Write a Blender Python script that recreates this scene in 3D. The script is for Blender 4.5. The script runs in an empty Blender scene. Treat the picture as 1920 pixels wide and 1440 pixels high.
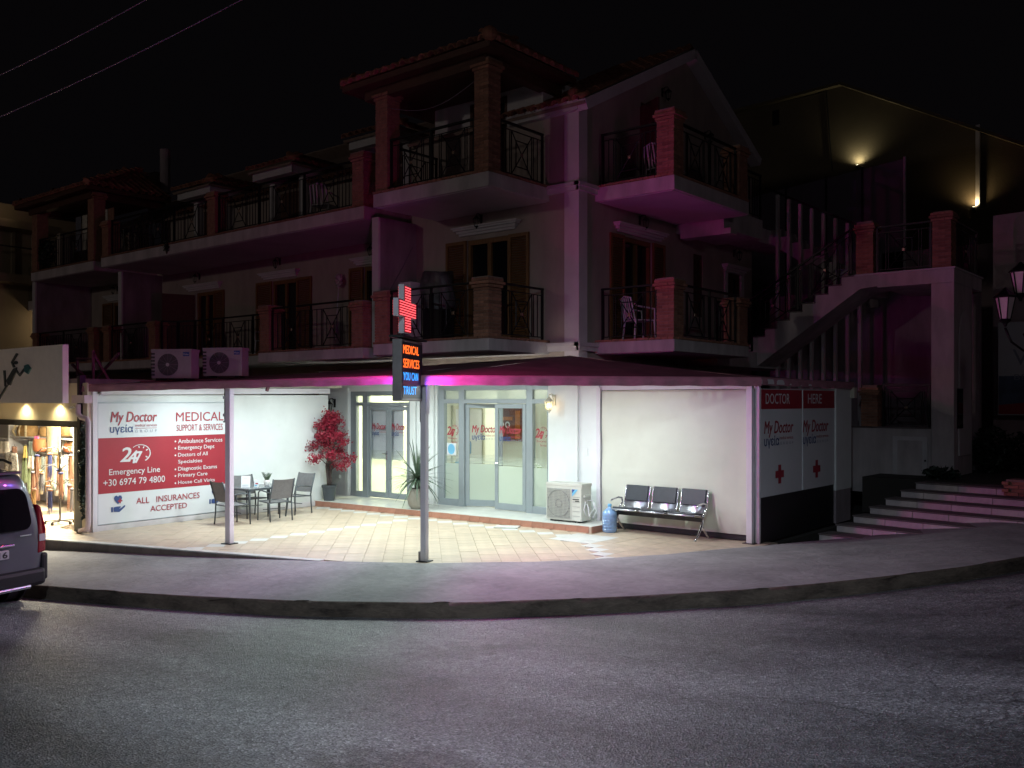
import bpy, math, random
from mathutils import Vector, Matrix
random.seed(7)
S = bpy.context.scene
COL = S.collection
RAD = math.radians

# ------------------------------------------------------------------ camera frame (metres, measured from the photograph)
FPX, HOR, CH = 1745.0, 752.0, 2.3            # focal length and horizon row for a 1920 px wide picture, camera height
RV = Vector((0.7706, 0.6365, 0)); FV = Vector((-0.6373, 0.7713, 0)); CAM = Vector((10.129, -14.213, CH))

def CW(xr, d, z=0.0):
    p = CAM + RV * xr + FV * d
    return Vector((p.x, p.y, z))
def G(px, py, z=0.0):
    d = FPX * (CH - z) / (py - HOR)
    return CW((px - 960) / FPX * d, d, z)
def _ray(px): return FV + RV * ((px - 960) / FPX)
def PY(px, py, Y):
    a = _ray(px); d = (Y - CAM.y) / a.y
    return Vector((CAM.x + a.x * d, Y, CH + (HOR - py) / FPX * d))
def PX(px, py, X):
    a = _ray(px); d = (X - CAM.x) / a.x
    return Vector((X, CAM.y + a.y * d, CH + (HOR - py) / FPX * d))
def PW(px, py, A, B):
    """distance along A->B and height where a sight line meets the upright plane through A and B"""
    a = _ray(px); u = (B - A); u.z = 0; u = u.normalized(); n = Vector((-u.y, u.x, 0))
    d = (A - CAM).dot(n) / a.dot(n)
    p = CAM + a * d
    return (p - A).dot(u), CH + (HOR - py) / FPX * d

cam = bpy.data.cameras.new('camera'); camo = bpy.data.objects.new('camera', cam); COL.objects.link(camo)
camo.location = CAM
camo.rotation_euler = Matrix((RV, Vector((0, 0, 1)), -FV)).transposed().to_euler()
cam.sensor_width = 36; cam.lens = FPX / 1920 * 36; cam.shift_y = (HOR - 720) / 1920
cam.clip_start = .1; cam.clip_end = 600
S.camera = camo

# ------------------------------------------------------------------ night sky, exposure
W = bpy.data.worlds.new('World'); S.world = W; W.use_nodes = True
bgn = W.node_tree.nodes['Background']
bgn.inputs['Color'].default_value = (.10, .085, .105, 1); bgn.inputs['Strength'].default_value = 0.017
S.view_settings.view_transform = 'Standard'; S.view_settings.look = 'None'
S.view_settings.exposure = 0; S.view_settings.gamma = 1
S.view_settings.use_curve_mapping = False
S.render.engine = 'CYCLES'
S.cycles.use_light_tree = True
S.cycles.max_bounces = 6
S.cycles.sample_clamp_indirect = 3.0

# light levels, used by the lamps' builders below
L_TUBE = 64.0      # W, each fluorescent tube under the canopy
L_ROADFILL = 2350.0    # W, unseen lamp added to light the near road
L_FAR = 1150.0      # W, street lamp farther down the street on the left
L_RIGHT = 135.0     # W, unseen lamp added to brighten the right side
L_SHOP = 620.0      # W, clothes shop ceiling
L_CLINIC = 105.0    # W, clinic rooms
L_SCONCE = 5.0
L_LEDR, L_LEDB = 88.0, 78.0   # W, red and blue output of each face of the LED sign

# ------------------------------------------------------------------ materials
def nodes(m):
    m.use_nodes = True; nt = m.node_tree
    return nt, nt.nodes, nt.links, nt.nodes['Principled BSDF']
def mat(name, col, rough=.7, var=.12, scale=2.5, bump=.0, bscale=40, metal=0.0, spec=.5, rnd=0.0, coat=0, stretch=None, col2=None):
    m = bpy.data.materials.new(name); nt, N, K, b = nodes(m)
    b.inputs['Roughness'].default_value = rough; b.inputs['Metallic'].default_value = metal
    b.inputs['Specular IOR Level'].default_value = spec; b.inputs['Coat Weight'].default_value = coat
    tc = N.new('ShaderNodeTexCoord'); src = tc.outputs['Object']
    if stretch:
        mp = N.new('ShaderNodeMapping'); mp.inputs['Scale'].default_value = stretch
        K.new(src, mp.inputs['Vector']); src = mp.outputs['Vector']
    n1 = N.new('ShaderNodeTexNoise'); n1.inputs['Scale'].default_value = scale; n1.inputs['Detail'].default_value = 7
    n1.inputs['Roughness'].default_value = .62
    K.new(src, n1.inputs['Vector'])
    mx = N.new('ShaderNodeMix'); mx.data_type = 'RGBA'
    c2 = col2 if col2 else tuple(min(1, c * (1 + var)) for c in col)
    c1 = tuple(c * (1 - var) for c in col)
    mx.inputs['A'].default_value = (*c1, 1); mx.inputs['B'].default_value = (*c2, 1)
    rp = N.new('ShaderNodeMapRange'); rp.inputs['From Min'].default_value = .32; rp.inputs['From Max'].default_value = .68
    K.new(n1.outputs['Fac'], rp.inputs['Value']); K.new(rp.outputs['Result'], mx.inputs['Factor'])
    out = mx.outputs['Result']
    if rnd:
        oi = N.new('ShaderNodeObjectInfo'); hv = N.new('ShaderNodeHueSaturation')
        mr = N.new('ShaderNodeMapRange'); mr.inputs['To Min'].default_value = 1 - rnd; mr.inputs['To Max'].default_value = 1 + rnd
        K.new(oi.outputs['Random'], mr.inputs['Value']); K.new(mr.outputs['Result'], hv.inputs['Value'])
        K.new(out, hv.inputs['Color']); out = hv.outputs['Color']
    K.new(out, b.inputs['Base Color'])
    if rough > .25:
        rr = N.new('ShaderNodeMapRange'); rr.inputs['To Min'].default_value = rough * .88; rr.inputs['To Max'].default_value = min(1, rough * 1.1)
        K.new(n1.outputs['Fac'], rr.inputs['Value']); K.new(rr.outputs['Result'], b.inputs['Roughness'])
    if bump:
        n2 = N.new('ShaderNodeTexNoise'); n2.inputs['Scale'].default_value = bscale; n2.inputs['Detail'].default_value = 5
        bp = N.new('ShaderNodeBump'); bp.inputs['Strength'].default_value = bump; bp.inputs['Distance'].default_value = .02
        K.new(src, n2.inputs['Vector']); K.new(n2.outputs['Fac'], bp.inputs['Height']); K.new(bp.outputs['Normal'], b.inputs['Normal'])
    return m
def emis(name, col, st):
    m = bpy.data.materials.new(name); nt, N, K, b = nodes(m)
    b.inputs['Base Color'].default_value = (.02, .02, .02, 1)
    b.inputs['Emission Color'].default_value = (*col, 1); b.inputs['Emission Strength'].default_value = st
    return m
def glassmat(name, tint=(.95, .97, .96), refl=.10, film=0.0, filmcol=(.8, .85, .8), rough=.02):
    m = bpy.data.materials.new(name); m.use_nodes = True; nt = m.node_tree; N = nt.nodes; K = nt.links
    N.remove(N['Principled BSDF']); out = N['Material Output']
    tr = N.new('ShaderNodeBsdfTransparent'); tr.inputs['Color'].default_value = (*tint, 1)
    gl = N.new('ShaderNodeBsdfGlossy'); gl.inputs['Roughness'].default_value = rough
    lw = N.new('ShaderNodeLayerWeight'); lw.inputs['Blend'].default_value = .5
    pw = N.new('ShaderNodeMath'); pw.operation = 'POWER'; pw.inputs[1].default_value = 4; K.new(lw.outputs['Facing'], pw.inputs[0])
    ad = N.new('ShaderNodeMath'); ad.operation = 'MULTIPLY_ADD'; ad.inputs[1].default_value = .6; ad.inputs[2].default_value = refl * .4
    K.new(pw.outputs[0], ad.inputs[0])
    base = tr.outputs[0]
    if film:
        tl = N.new('ShaderNodeBsdfTranslucent'); tl.inputs['Color'].default_value = (*filmcol, 1)
        df = N.new('ShaderNodeBsdfDiffuse'); df.inputs['Color'].default_value = (*filmcol, 1)
        m1 = N.new('ShaderNodeMixShader'); m1.inputs[0].default_value = .35
        K.new(tl.outputs[0], m1.inputs[1]); K.new(df.outputs[0], m1.inputs[2])
        m2 = N.new('ShaderNodeMixShader'); m2.inputs[0].default_value = film
        K.new(tr.outputs[0], m2.inputs[1]); K.new(m1.outputs[0], m2.inputs[2]); base = m2.outputs[0]
    ms = N.new('ShaderNodeMixShader'); K.new(ad.outputs[0], ms.inputs[0]); K.new(base, ms.inputs[1]); K.new(gl.outputs[0], ms.inputs[2])
    K.new(ms.outputs[0], out.inputs['Surface'])
    return m

M = {}
M['stucco'] = mat('stucco_beige', (.42, .35, .31), .9, .15, 1.6, .35, 90, stretch=(1, 1, .35))
M['acgrey'] = mat('ac_grey_white', (.36, .34, .35), .6, .12, 3, .05, 40)  # greyer than the case of the porch unit
M['trim'] = mat('trim_white', (.66, .63, .64), .75, .08, 2, .15, 60)
M['slab'] = mat('balcony_plaster', (.55, .50, .50), .85, .22, 2.6, .2, 50, stretch=(1, 1, .3))
M['soffit'] = mat('soffit_plaster', (.58, .52, .54), .9, .12, 1.0, .2, 50)
M['shopwhite'] = mat('plaster_white', (.77, .80, .79), .8, .05, 1.5, .12, 70)
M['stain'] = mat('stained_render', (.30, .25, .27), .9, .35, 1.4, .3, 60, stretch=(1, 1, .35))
M['brick'] = mat('brick_face', (.34, .17, .11), .85, .25, 9, .5, 70, rnd=.28)
M['mortar'] = mat('mortar', (.30, .22, .18), .95, .15, 8, .3, 60)
M['tile_roof'] = mat('terracotta', (.30, .13, .08), .8, .3, 6, .3, 50, rnd=.3)
M['wood'] = mat('varnished_wood', (.22, .105, .035), .5, .25, 5, .15, 30, stretch=(9, 9, 1))
M['darkwood'] = mat('dark_wood', (.10, .045, .03), .6, .25, 4, .15, 30, stretch=(1, 6, 6))
M['iron'] = mat('black_iron', (.012, .012, .013), .45, .2, 8, .1, 60, metal=.3)
M['medal'] = mat('brass_medallion', (.35, .25, .18), .4, .2, 8, 0, 60, metal=.8)
M['darkglass'] = mat('dark_window', (.012, .012, .015), .08, .1, 1, 0, 1, spec=.6)
M['curtain'] = mat('curtain_cloth', (.35, .30, .30), .9, .2, 6, .2, 30, stretch=(8, 8, .3))
M['alu'] = mat('grey_aluminium', (.30, .335, .36), .45, .05, 3, .03, 80, metal=.25)
M['glass'] = glassmat('clear_glass')
M['frost'] = glassmat('frosted_glass', film=.82, filmcol=(.80, .86, .80), rough=.25)
M['frost2'] = glassmat('half_frosted_glass', film=.45, filmcol=(.82, .88, .84), rough=.15)
M['white_metal'] = mat('white_painted_steel', (.72, .70, .74), .4, .06, 3, .04, 60)
M['post_side'] = M['white_metal']
M['canvas'] = mat('awning_canvas', (.15, .06, .08), .8, .25, 2.2, .25, 25, stretch=(1, 1, 2))
M['valance'] = mat('awning_valance', (.44, .20, .26), .7, .16, 5, .15, 40, stretch=(1, 1, 3))
M['beige_metal'] = mat('beige_beam', (.62, .60, .48), .5, .06, 2, 0, 20)
M['board'] = mat('board_white', (.66, .68, .70), .5, .03, 2, .02, 20)
M['red'] = mat('print_red', (.35, .02, .036), .5, .05, 2, 0, 20)
M['redtext'] = mat('print_red_text', (.36, .03, .05), .5, .04, 2, 0, 20)
M['blue'] = mat('print_blue', (.035, .07, .22), .5, .05, 3, 0, 20)
M['greytext'] = mat('print_grey', (.30, .33, .40), .5, .05, 3, 0, 20)
M['whitetext'] = mat('print_white', (.70, .68, .70), .5, .03, 3, 0, 20)
M['tarp'] = mat('pvc_curtain', (.66, .68, .58), .45, .05, 1.3, .05, 6)
M['black'] = mat('black_plastic', (.018, .018, .02), .5, .2, 8, .1, 50)
M['grey_plastic'] = mat('grey_frame', (.075, .085, .095), .45, .1, 6, .03, 50, metal=.2)
M['sling'] = mat('sling_fabric', (.17, .165, .17), .8, .12, 14, .3, 400)
M['tabletop'] = mat('glass_table_top', (.20, .22, .24), .18, .05, 3, 0, 20)
M['chrome'] = mat('chrome', (.70, .71, .73), .16, .03, 3, 0, 20, metal=1)
M['perf'] = mat('perforated_steel', (.55, .56, .60), .35, .06, 3, .1, 200, metal=.8)
M['leather'] = mat('black_leatherette', (.022, .028, .038), .42, .12, 9, .1, 90)
M['acwhite'] = mat('ac_cream', (.55, .55, .50), .5, .06, 2, .04, 40)
M['acgrille'] = mat('ac_grille', (.28, .28, .27), .5, .12, 7, .1, 60)
M['acdark'] = mat('ac_fan_dark', (.05, .045, .05), .6, .2, 6, 0, 40)
M['lightblue'] = mat('print_light_blue', (.16, .45, .68), .5, .05, 3, 0, 20)
M['navylabel'] = mat('label_navy', (.02, .06, .28), .5, .05, 3, 0, 20)
M['pot_dark'] = mat('pot_anthracite', (.05, .058, .065), .6, .08, 4, .05, 50)
M['pot_beige'] = mat('pot_beige', (.30, .28, .24), .8, .15, 4, .2, 30)
M['pot_white'] = mat('pot_white', (.7, .69, .66), .35, .05, 4)
M['soil'] = mat('soil', (.04, .03, .02), .95, .3, 20, .6, 60)
M['bark'] = mat('bark', (.07, .05, .045), .9, .3, 12, .6, 40)
M['redleaf'] = mat('red_leaf', (.28, .012, .035), .6, .4, 7, 0, 20)
M['green'] = mat('leaf_green', (.06, .12, .05), .5, .35, 6, 0, 20)
M['yucca'] = mat('yucca_leaf', (.075, .115, .075), .5, .3, 6, .1, 40, stretch=(1, 1, 4))
M['banana'] = mat('broad_leaf', (.07, .20, .04), .4, .3, 6, .1, 30)
M['darkleaf'] = mat('garland_leaf', (.02, .035, .022), .5, .4, 8, 0, 20)
M['paper'] = mat('paper_white', (.72, .72, .74), .5, .03, 4)
M['waterplastic'] = mat('bottle_blue', (.22, .38, .62), .12, .1, 8, .2, 14, spec=.8)
M['asphalt'] = None
M['terrac'] = mat('step_terracotta', (.40, .19, .13), .6, .12, 8, .1, 60, rnd=.08)
M['beigetile'] = mat('terrace_tile', (.51, .41, .31), .42, .13, 5, .06, 30, rnd=.07)
M['whitetile'] = mat('terrace_tile_white', (.60, .60, .57), .42, .06, 5, .05, 30, rnd=.04)
M['grout'] = mat('grout', (.49, .39, .30), .9, .1, 8, .1, 40)
M['porch'] = mat('porch_marble', (.62, .62, .58), .35, .10, 2.2, .03, 20, rnd=.04)
M['edgetile'] = mat('terrace_edge_tile', (.24, .19, .16), .75, .2, 5, .2, 40, rnd=.14)
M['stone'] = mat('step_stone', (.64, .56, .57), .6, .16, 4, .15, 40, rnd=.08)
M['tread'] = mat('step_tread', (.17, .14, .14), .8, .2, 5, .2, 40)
M['bluegrey_wall'] = mat('retaining_render', (.44, .34, .36), .9, .2, .8, .3, 40)
M['hotel'] = mat('hotel_render', (.33, .27, .19), .9, .12, .6, .2, 40)
M['creamwall'] = mat('cream_wall', (.72, .66, .50), .8, .04, 1.5, .05, 40)
M['signpanel'] = mat('shop_fascia', (.88, .79, .77), .65, .04, 8, .1, 150)
M['figure'] = mat('sign_figure', (.05, .055, .06), .6, .1, 5)
M['teal'] = mat('sign_teal', (.03, .12, .14), .6, .1, 5)
M['pinkpipe'] = mat('drain_pipe', (.60, .50, .53), .5, .08, 5)
M['rubber'] = mat('rubber', (.02, .02, .02), .85, .2, 10, .3, 80)
M['carpaint'] = mat('car_paint', (.12, .13, .15), .32, .03, 3, 0, 10, metal=.25, coat=1)
M['carblack'] = mat('car_trim', (.02, .02, .022), .6, .1, 6, .1, 80)
M['carglass'] = mat('car_glass', (.008, .009, .01), .04, .05, 1, 0, 1, spec=.8)
M['taillight'] = mat('tail_light', (.30, .008, .02), .12, .1, 3, 0, 1, spec=.8)
M['plate'] = mat('number_plate', (.6, .6, .6), .4, .03, 3)
M['plasticwhite'] = mat('white_plastic_chair', (.62, .58, .62), .5, .05, 4)
M['screen'] = mat('screen_fabric', (.24, .20, .25), .9, .12, .8, .2, 30)
M['backwall'] = mat('back_building_render', (.13, .105, .07), .9, .18, .5, .3, 20)
M['canopyleg'] = M['white_metal']
M['ledbox'] = mat('led_board', (.02, .022, .035), .45, .2, 6, .1, 60)
M['steelbox'] = mat('sign_case', (.30, .28, .28), .5, .15, 5, .1, 40, metal=.4)
M['interior'] = mat('clinic_wall', (.80, .80, .70), .8, .03, 1, 0, 20)
M['cabinet'] = mat('grey_partition', (.66, .65, .72), .6, .06, 1.5, 0, 20)
M['led_red'] = emis('led_red', (1.0, .10, .12), 2.0)
M['led_redtext'] = emis('led_orange', (1.0, .14, .02), 2.3)
M['led_halo'] = emis('led_red_halo', (1.0, .0, .02), .22)
M['led_blue'] = emis('led_blue', (.03, .34, 1.0), 2.0)
M['led_bhalo'] = emis('led_blue_halo', (.0, .04, 1.0), .8)
M['tube'] = emis('fluorescent_tube', (.86, .94, 1.0), 14)
M['warmbulb'] = emis('warm_bulb', (1.0, .62, .25), 14)
M['warmpanel'] = emis('warm_downlight', (1.0, .86, .55), 12)
M['coolpanel'] = emis('cool_panel', (.93, 1.0, .86), 5)

def asphalt():
    m = bpy.data.materials.new('asphalt'); nt, N, K, b = nodes(m)
    tc = N.new('ShaderNodeTexCoord'); src = tc.outputs['Object']
    big = N.new('ShaderNodeTexNoise'); big.inputs['Scale'].default_value = .55; big.inputs['Detail'].default_value = 6
    mid = N.new('ShaderNodeTexNoise'); mid.inputs['Scale'].default_value = 7; mid.inputs['Detail'].default_value = 5
    fin = N.new('ShaderNodeTexVoronoi'); fin.inputs['Scale'].default_value = 70
    fin2 = N.new('ShaderNodeTexNoise'); fin2.inputs['Scale'].default_value = 130; fin2.inputs['Detail'].default_value = 3
    mp = N.new('ShaderNodeMapping'); mp.inputs['Rotation'].default_value = (0, 0, RAD(14)); mp.inputs['Scale'].default_value = (.5, 1.6, 1)
    K.new(src, mp.inputs['Vector']); K.new(mp.outputs[0], big.inputs['Vector'])
    for n in (mid, fin, fin2): K.new(src, n.inputs['Vector'])
    cr = N.new('ShaderNodeValToRGB'); cr.color_ramp.elements[0].position = .34; cr.color_ramp.elements[1].position = .68
    cr.color_ramp.elements[0].color = (.045, .044, .049, 1); cr.color_ramp.elements[1].color = (.20, .198, .212, 1)
    K.new(big.outputs['Fac'], cr.inputs['Fac'])
    mx = N.new('ShaderNodeMix'); mx.data_type = 'RGBA'; mx.blend_type = 'OVERLAY'; mx.inputs['Factor'].default_value = .55
    K.new(cr.outputs['Color'], mx.inputs['A']); K.new(mid.outputs['Fac'], mx.inputs['B'])
    # stones: random cell value
    cr2 = N.new('ShaderNodeMapRange'); cr2.inputs['From Min'].default_value = .0; cr2.inputs['From Max'].default_value = 1.0
    cr2.inputs['To Min'].default_value = .35; cr2.inputs['To Max'].default_value = 1.9
    sp = N.new('ShaderNodeSeparateColor'); K.new(fin.outputs['Color'], sp.inputs['Color']); K.new(sp.outputs['Red'], cr2.inputs['Value'])
    gl_ = N.new('ShaderNodeMapRange'); gl_.inputs['From Min'].default_value = .90; gl_.inputs['From Max'].default_value = .96; gl_.inputs['To Max'].default_value = 1.9  # sparse stones brightened in colour as painted glints
    K.new(sp.outputs['Blue'], gl_.inputs['Value']); g2 = N.new('ShaderNodeMath'); g2.operation = 'ADD'; K.new(gl_.outputs['Result'], g2.inputs[0]); K.new(cr2.outputs['Result'], g2.inputs[1])
    ml = N.new('ShaderNodeVectorMath'); ml.operation = 'SCALE'
    K.new(mx.outputs['Result'], ml.inputs[0]); K.new(g2.outputs[0], ml.inputs['Scale'])
    stain = None
    for (x, y, r, sx_) in ((4.31, -9.17, .34, 1.0), (5.0, -8.95, .26, 1.0), (4.44, -7.49, .30, 1.0), (4.2, -7.9, .5, 1), (8.5, -1.0, .6, 1), (6.3, -10.6, .5, 1), (1.4, -8.9, .5, 1)):
        sb_ = N.new('ShaderNodeVectorMath'); sb_.operation = 'SUBTRACT'; sb_.inputs[1].default_value = (x, y, 0); K.new(src, sb_.inputs[0])
        sc_ = N.new('ShaderNodeVectorMath'); sc_.operation = 'MULTIPLY'; sc_.inputs[1].default_value = (1 / r, 1 / r, 0); K.new(sb_.outputs[0], sc_.inputs[0])
        ln = N.new('ShaderNodeVectorMath'); ln.operation = 'LENGTH'; K.new(sc_.outputs[0], ln.inputs[0])
        a1 = N.new('ShaderNodeMath'); a1.operation = 'MULTIPLY_ADD'; a1.inputs[1].default_value = 1.9; K.new(mid.outputs['Fac'], a1.inputs[0]); K.new(ln.outputs['Value'], a1.inputs[2])
        mr = N.new('ShaderNodeMapRange'); mr.inputs['From Min'].default_value = 1.35; mr.inputs['From Max'].default_value = 2.0; mr.inputs['To Min'].default_value = .38; mr.inputs['To Max'].default_value = 1
        K.new(a1.outputs[0], mr.inputs['Value'])
        if stain is None: stain = mr.outputs[0]
        else:
            q = N.new('ShaderNodeMath'); q.operation = 'MULTIPLY'; K.new(stain, q.inputs[0]); K.new(mr.outputs[0], q.inputs[1]); stain = q.outputs[0]
    cv = N.new('ShaderNodeTexVoronoi'); cv.feature = 'DISTANCE_TO_EDGE'; cv.inputs['Scale'].default_value = .42
    wn = N.new('ShaderNodeTexNoise'); wn.inputs['Scale'].default_value = 2.2; wn.inputs['Detail'].default_value = 6; K.new(src, wn.inputs['Vector'])
    wa = N.new('ShaderNodeVectorMath'); wa.operation = 'MULTIPLY_ADD'; wa.inputs[1].default_value = (.7, .7, 0); K.new(wn.outputs['Color'], wa.inputs[0]); K.new(src, wa.inputs[2]); K.new(wa.outputs[0], cv.inputs['Vector'])
    cm_ = N.new('ShaderNodeMapRange'); cm_.inputs['From Min'].default_value = .0; cm_.inputs['From Max'].default_value = .006; cm_.inputs['To Min'].default_value = .45; K.new(cv.outputs['Distance'], cm_.inputs['Value'])
    q = N.new('ShaderNodeMath'); q.operation = 'MULTIPLY'; K.new(stain, q.inputs[0]); K.new(cm_.outputs[0], q.inputs[1])
    ms_ = N.new('ShaderNodeVectorMath'); ms_.operation = 'SCALE'; K.new(ml.outputs['Vector'], ms_.inputs[0]); K.new(q.outputs[0], ms_.inputs['Scale'])
    K.new(ms_.outputs['Vector'], b.inputs['Base Color'])
    rr = N.new('ShaderNodeMapRange'); rr.inputs['To Min'].default_value = .28; rr.inputs['To Max'].default_value = .62
    K.new(sp.outputs['Green'], rr.inputs['Value']); K.new(rr.outputs['Result'], b.inputs['Roughness'])
    b1 = N.new('ShaderNodeBump'); b1.inputs['Strength'].default_value = .85; b1.inputs['Distance'].default_value = .012
    K.new(fin.outputs['Distance'], b1.inputs['Height'])
    b2 = N.new('ShaderNodeBump'); b2.inputs['Strength'].default_value = .6; b2.inputs['Distance'].default_value = .03
    K.new(mid.outputs['Fac'], b2.inputs['Height']); K.new(b1.outputs['Normal'], b2.inputs['Normal'])
    b3 = N.new('ShaderNodeBump'); b3.inputs['Strength'].default_value = .5; b3.inputs['Distance'].default_value = .006
    K.new(fin2.outputs['Fac'], b3.inputs['Height']); K.new(b2.outputs['Normal'], b3.inputs['Normal'])
    K.new(b3.outputs['Normal'], b.inputs['Normal'])
    b.inputs['Specular IOR Level'].default_value = .9
    return m
M['asphalt'] = asphalt()
def grime(m, h0=.03, h1=.42, amt=.45, col=(.33, .30, .26)):
    """splashed dirt on the lowest hand's breadth of a wall"""
    nt, N, K, b = nodes(m); src = b.inputs['Base Color'].links[0].from_socket
    tc = N.new('ShaderNodeTexCoord'); sx = N.new('ShaderNodeSeparateXYZ'); K.new(tc.outputs['Object'], sx.inputs[0])
    n = N.new('ShaderNodeTexNoise'); n.inputs['Scale'].default_value = 3.5; n.inputs['Detail'].default_value = 8; K.new(tc.outputs['Object'], n.inputs['Vector'])
    mr = N.new('ShaderNodeMapRange'); mr.inputs['From Min'].default_value = h1; mr.inputs['From Max'].default_value = h0; K.new(sx.outputs['Z'], mr.inputs['Value'])
    mu = N.new('ShaderNodeMath'); mu.operation = 'MULTIPLY'; K.new(mr.outputs[0], mu.inputs[0]); K.new(n.outputs['Fac'], mu.inputs[1])
    n2 = N.new('ShaderNodeTexNoise'); n2.inputs['Scale'].default_value = 1.1; n2.inputs['Detail'].default_value = 9; K.new(tc.outputs['Object'], n2.inputs['Vector'])
    r2 = N.new('ShaderNodeMapRange'); r2.inputs['From Min'].default_value = .56; r2.inputs['From Max'].default_value = .75; r2.inputs['To Max'].default_value = .16; K.new(n2.outputs['Fac'], r2.inputs['Value'])
    ad = N.new('ShaderNodeMath'); ad.operation = 'MULTIPLY_ADD'; ad.inputs[1].default_value = amt * 2; K.new(mu.outputs[0], ad.inputs[0]); K.new(r2.outputs[0], ad.inputs[2])
    mx = N.new('ShaderNodeMix'); mx.data_type = 'RGBA'; K.new(ad.outputs[0], mx.inputs['Factor']); K.new(src, mx.inputs['A']); mx.inputs['B'].default_value = (*col, 1); K.new(mx.outputs['Result'], b.inputs['Base Color'])
grime(M['shopwhite']); grime(M['tarp'], .1, .5, .4); grime(M['white_metal'], .0, .25, .5)

def concrete(name, lo, hi, st=(1, 1, 1)):
    m = bpy.data.materials.new(name); nt, N, K, b = nodes(m)
    tc = N.new('ShaderNodeTexCoord'); mp = N.new('ShaderNodeMapping'); mp.inputs['Scale'].default_value = st
    K.new(tc.outputs['Object'], mp.inputs['Vector']); src = mp.outputs['Vector']
    a = N.new('ShaderNodeTexNoise'); a.inputs['Scale'].default_value = .9; a.inputs['Detail'].default_value = 9; a.inputs['Roughness'].default_value = .65
    c = N.new('ShaderNodeTexNoise'); c.inputs['Scale'].default_value = 6; c.inputs['Detail'].default_value = 6; c.inputs['Distortion'].default_value = 1.2
    f = N.new('ShaderNodeTexNoise'); f.inputs['Scale'].default_value = 120; f.inputs['Detail'].default_value = 3
    for n in (a, c, f): K.new(src, n.inputs['Vector'])
    ad = N.new('ShaderNodeMath'); ad.operation = 'MULTIPLY_ADD'; ad.inputs[1].default_value = .45
    K.new(c.outputs['Fac'], ad.inputs[0]); K.new(a.outputs['Fac'], ad.inputs[2])
    cr = N.new('ShaderNodeValToRGB'); cr.color_ramp.elements[0].position = .52; cr.color_ramp.elements[1].position = .92
    cr.color_ramp.elements[0].color = (*lo, 1); cr.color_ramp.elements[1].color = (*hi, 1)
    K.new(ad.outputs[0], cr.inputs['Fac']); K.new(cr.outputs['Color'], b.inputs['Base Color'])
    b.inputs['Roughness'].default_value = .8
    b1 = N.new('ShaderNodeBump'); b1.inputs['Strength'].default_value = .35; b1.inputs['Distance'].default_value = .01
    K.new(f.outputs['Fac'], b1.inputs['Height'])
    b2 = N.new('ShaderNodeBump'); b2.inputs['Strength'].default_value = .4; b2.inputs['Distance'].default_value = .03
    K.new(c.outputs['Fac'], b2.inputs['Height']); K.new(b1.outputs['Normal'], b2.inputs['Normal'])
    K.new(b2.outputs['Normal'], b.inputs['Normal'])
    return m
M['pavement'] = concrete('pavement_concrete', (.19, .185, .19), (.33, .32, .325), (1, 1, 1))
M['kerb'] = concrete('kerb_concrete', (.026, .018, .015), (.15, .115, .09), (1.5, 1.5, 4))  # brown concrete, darkened to carry the shade on the kerb face
M['earth'] = mat('dark_ground', (.05, .045, .04), .95, .3, .6, .3, 20)

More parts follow.
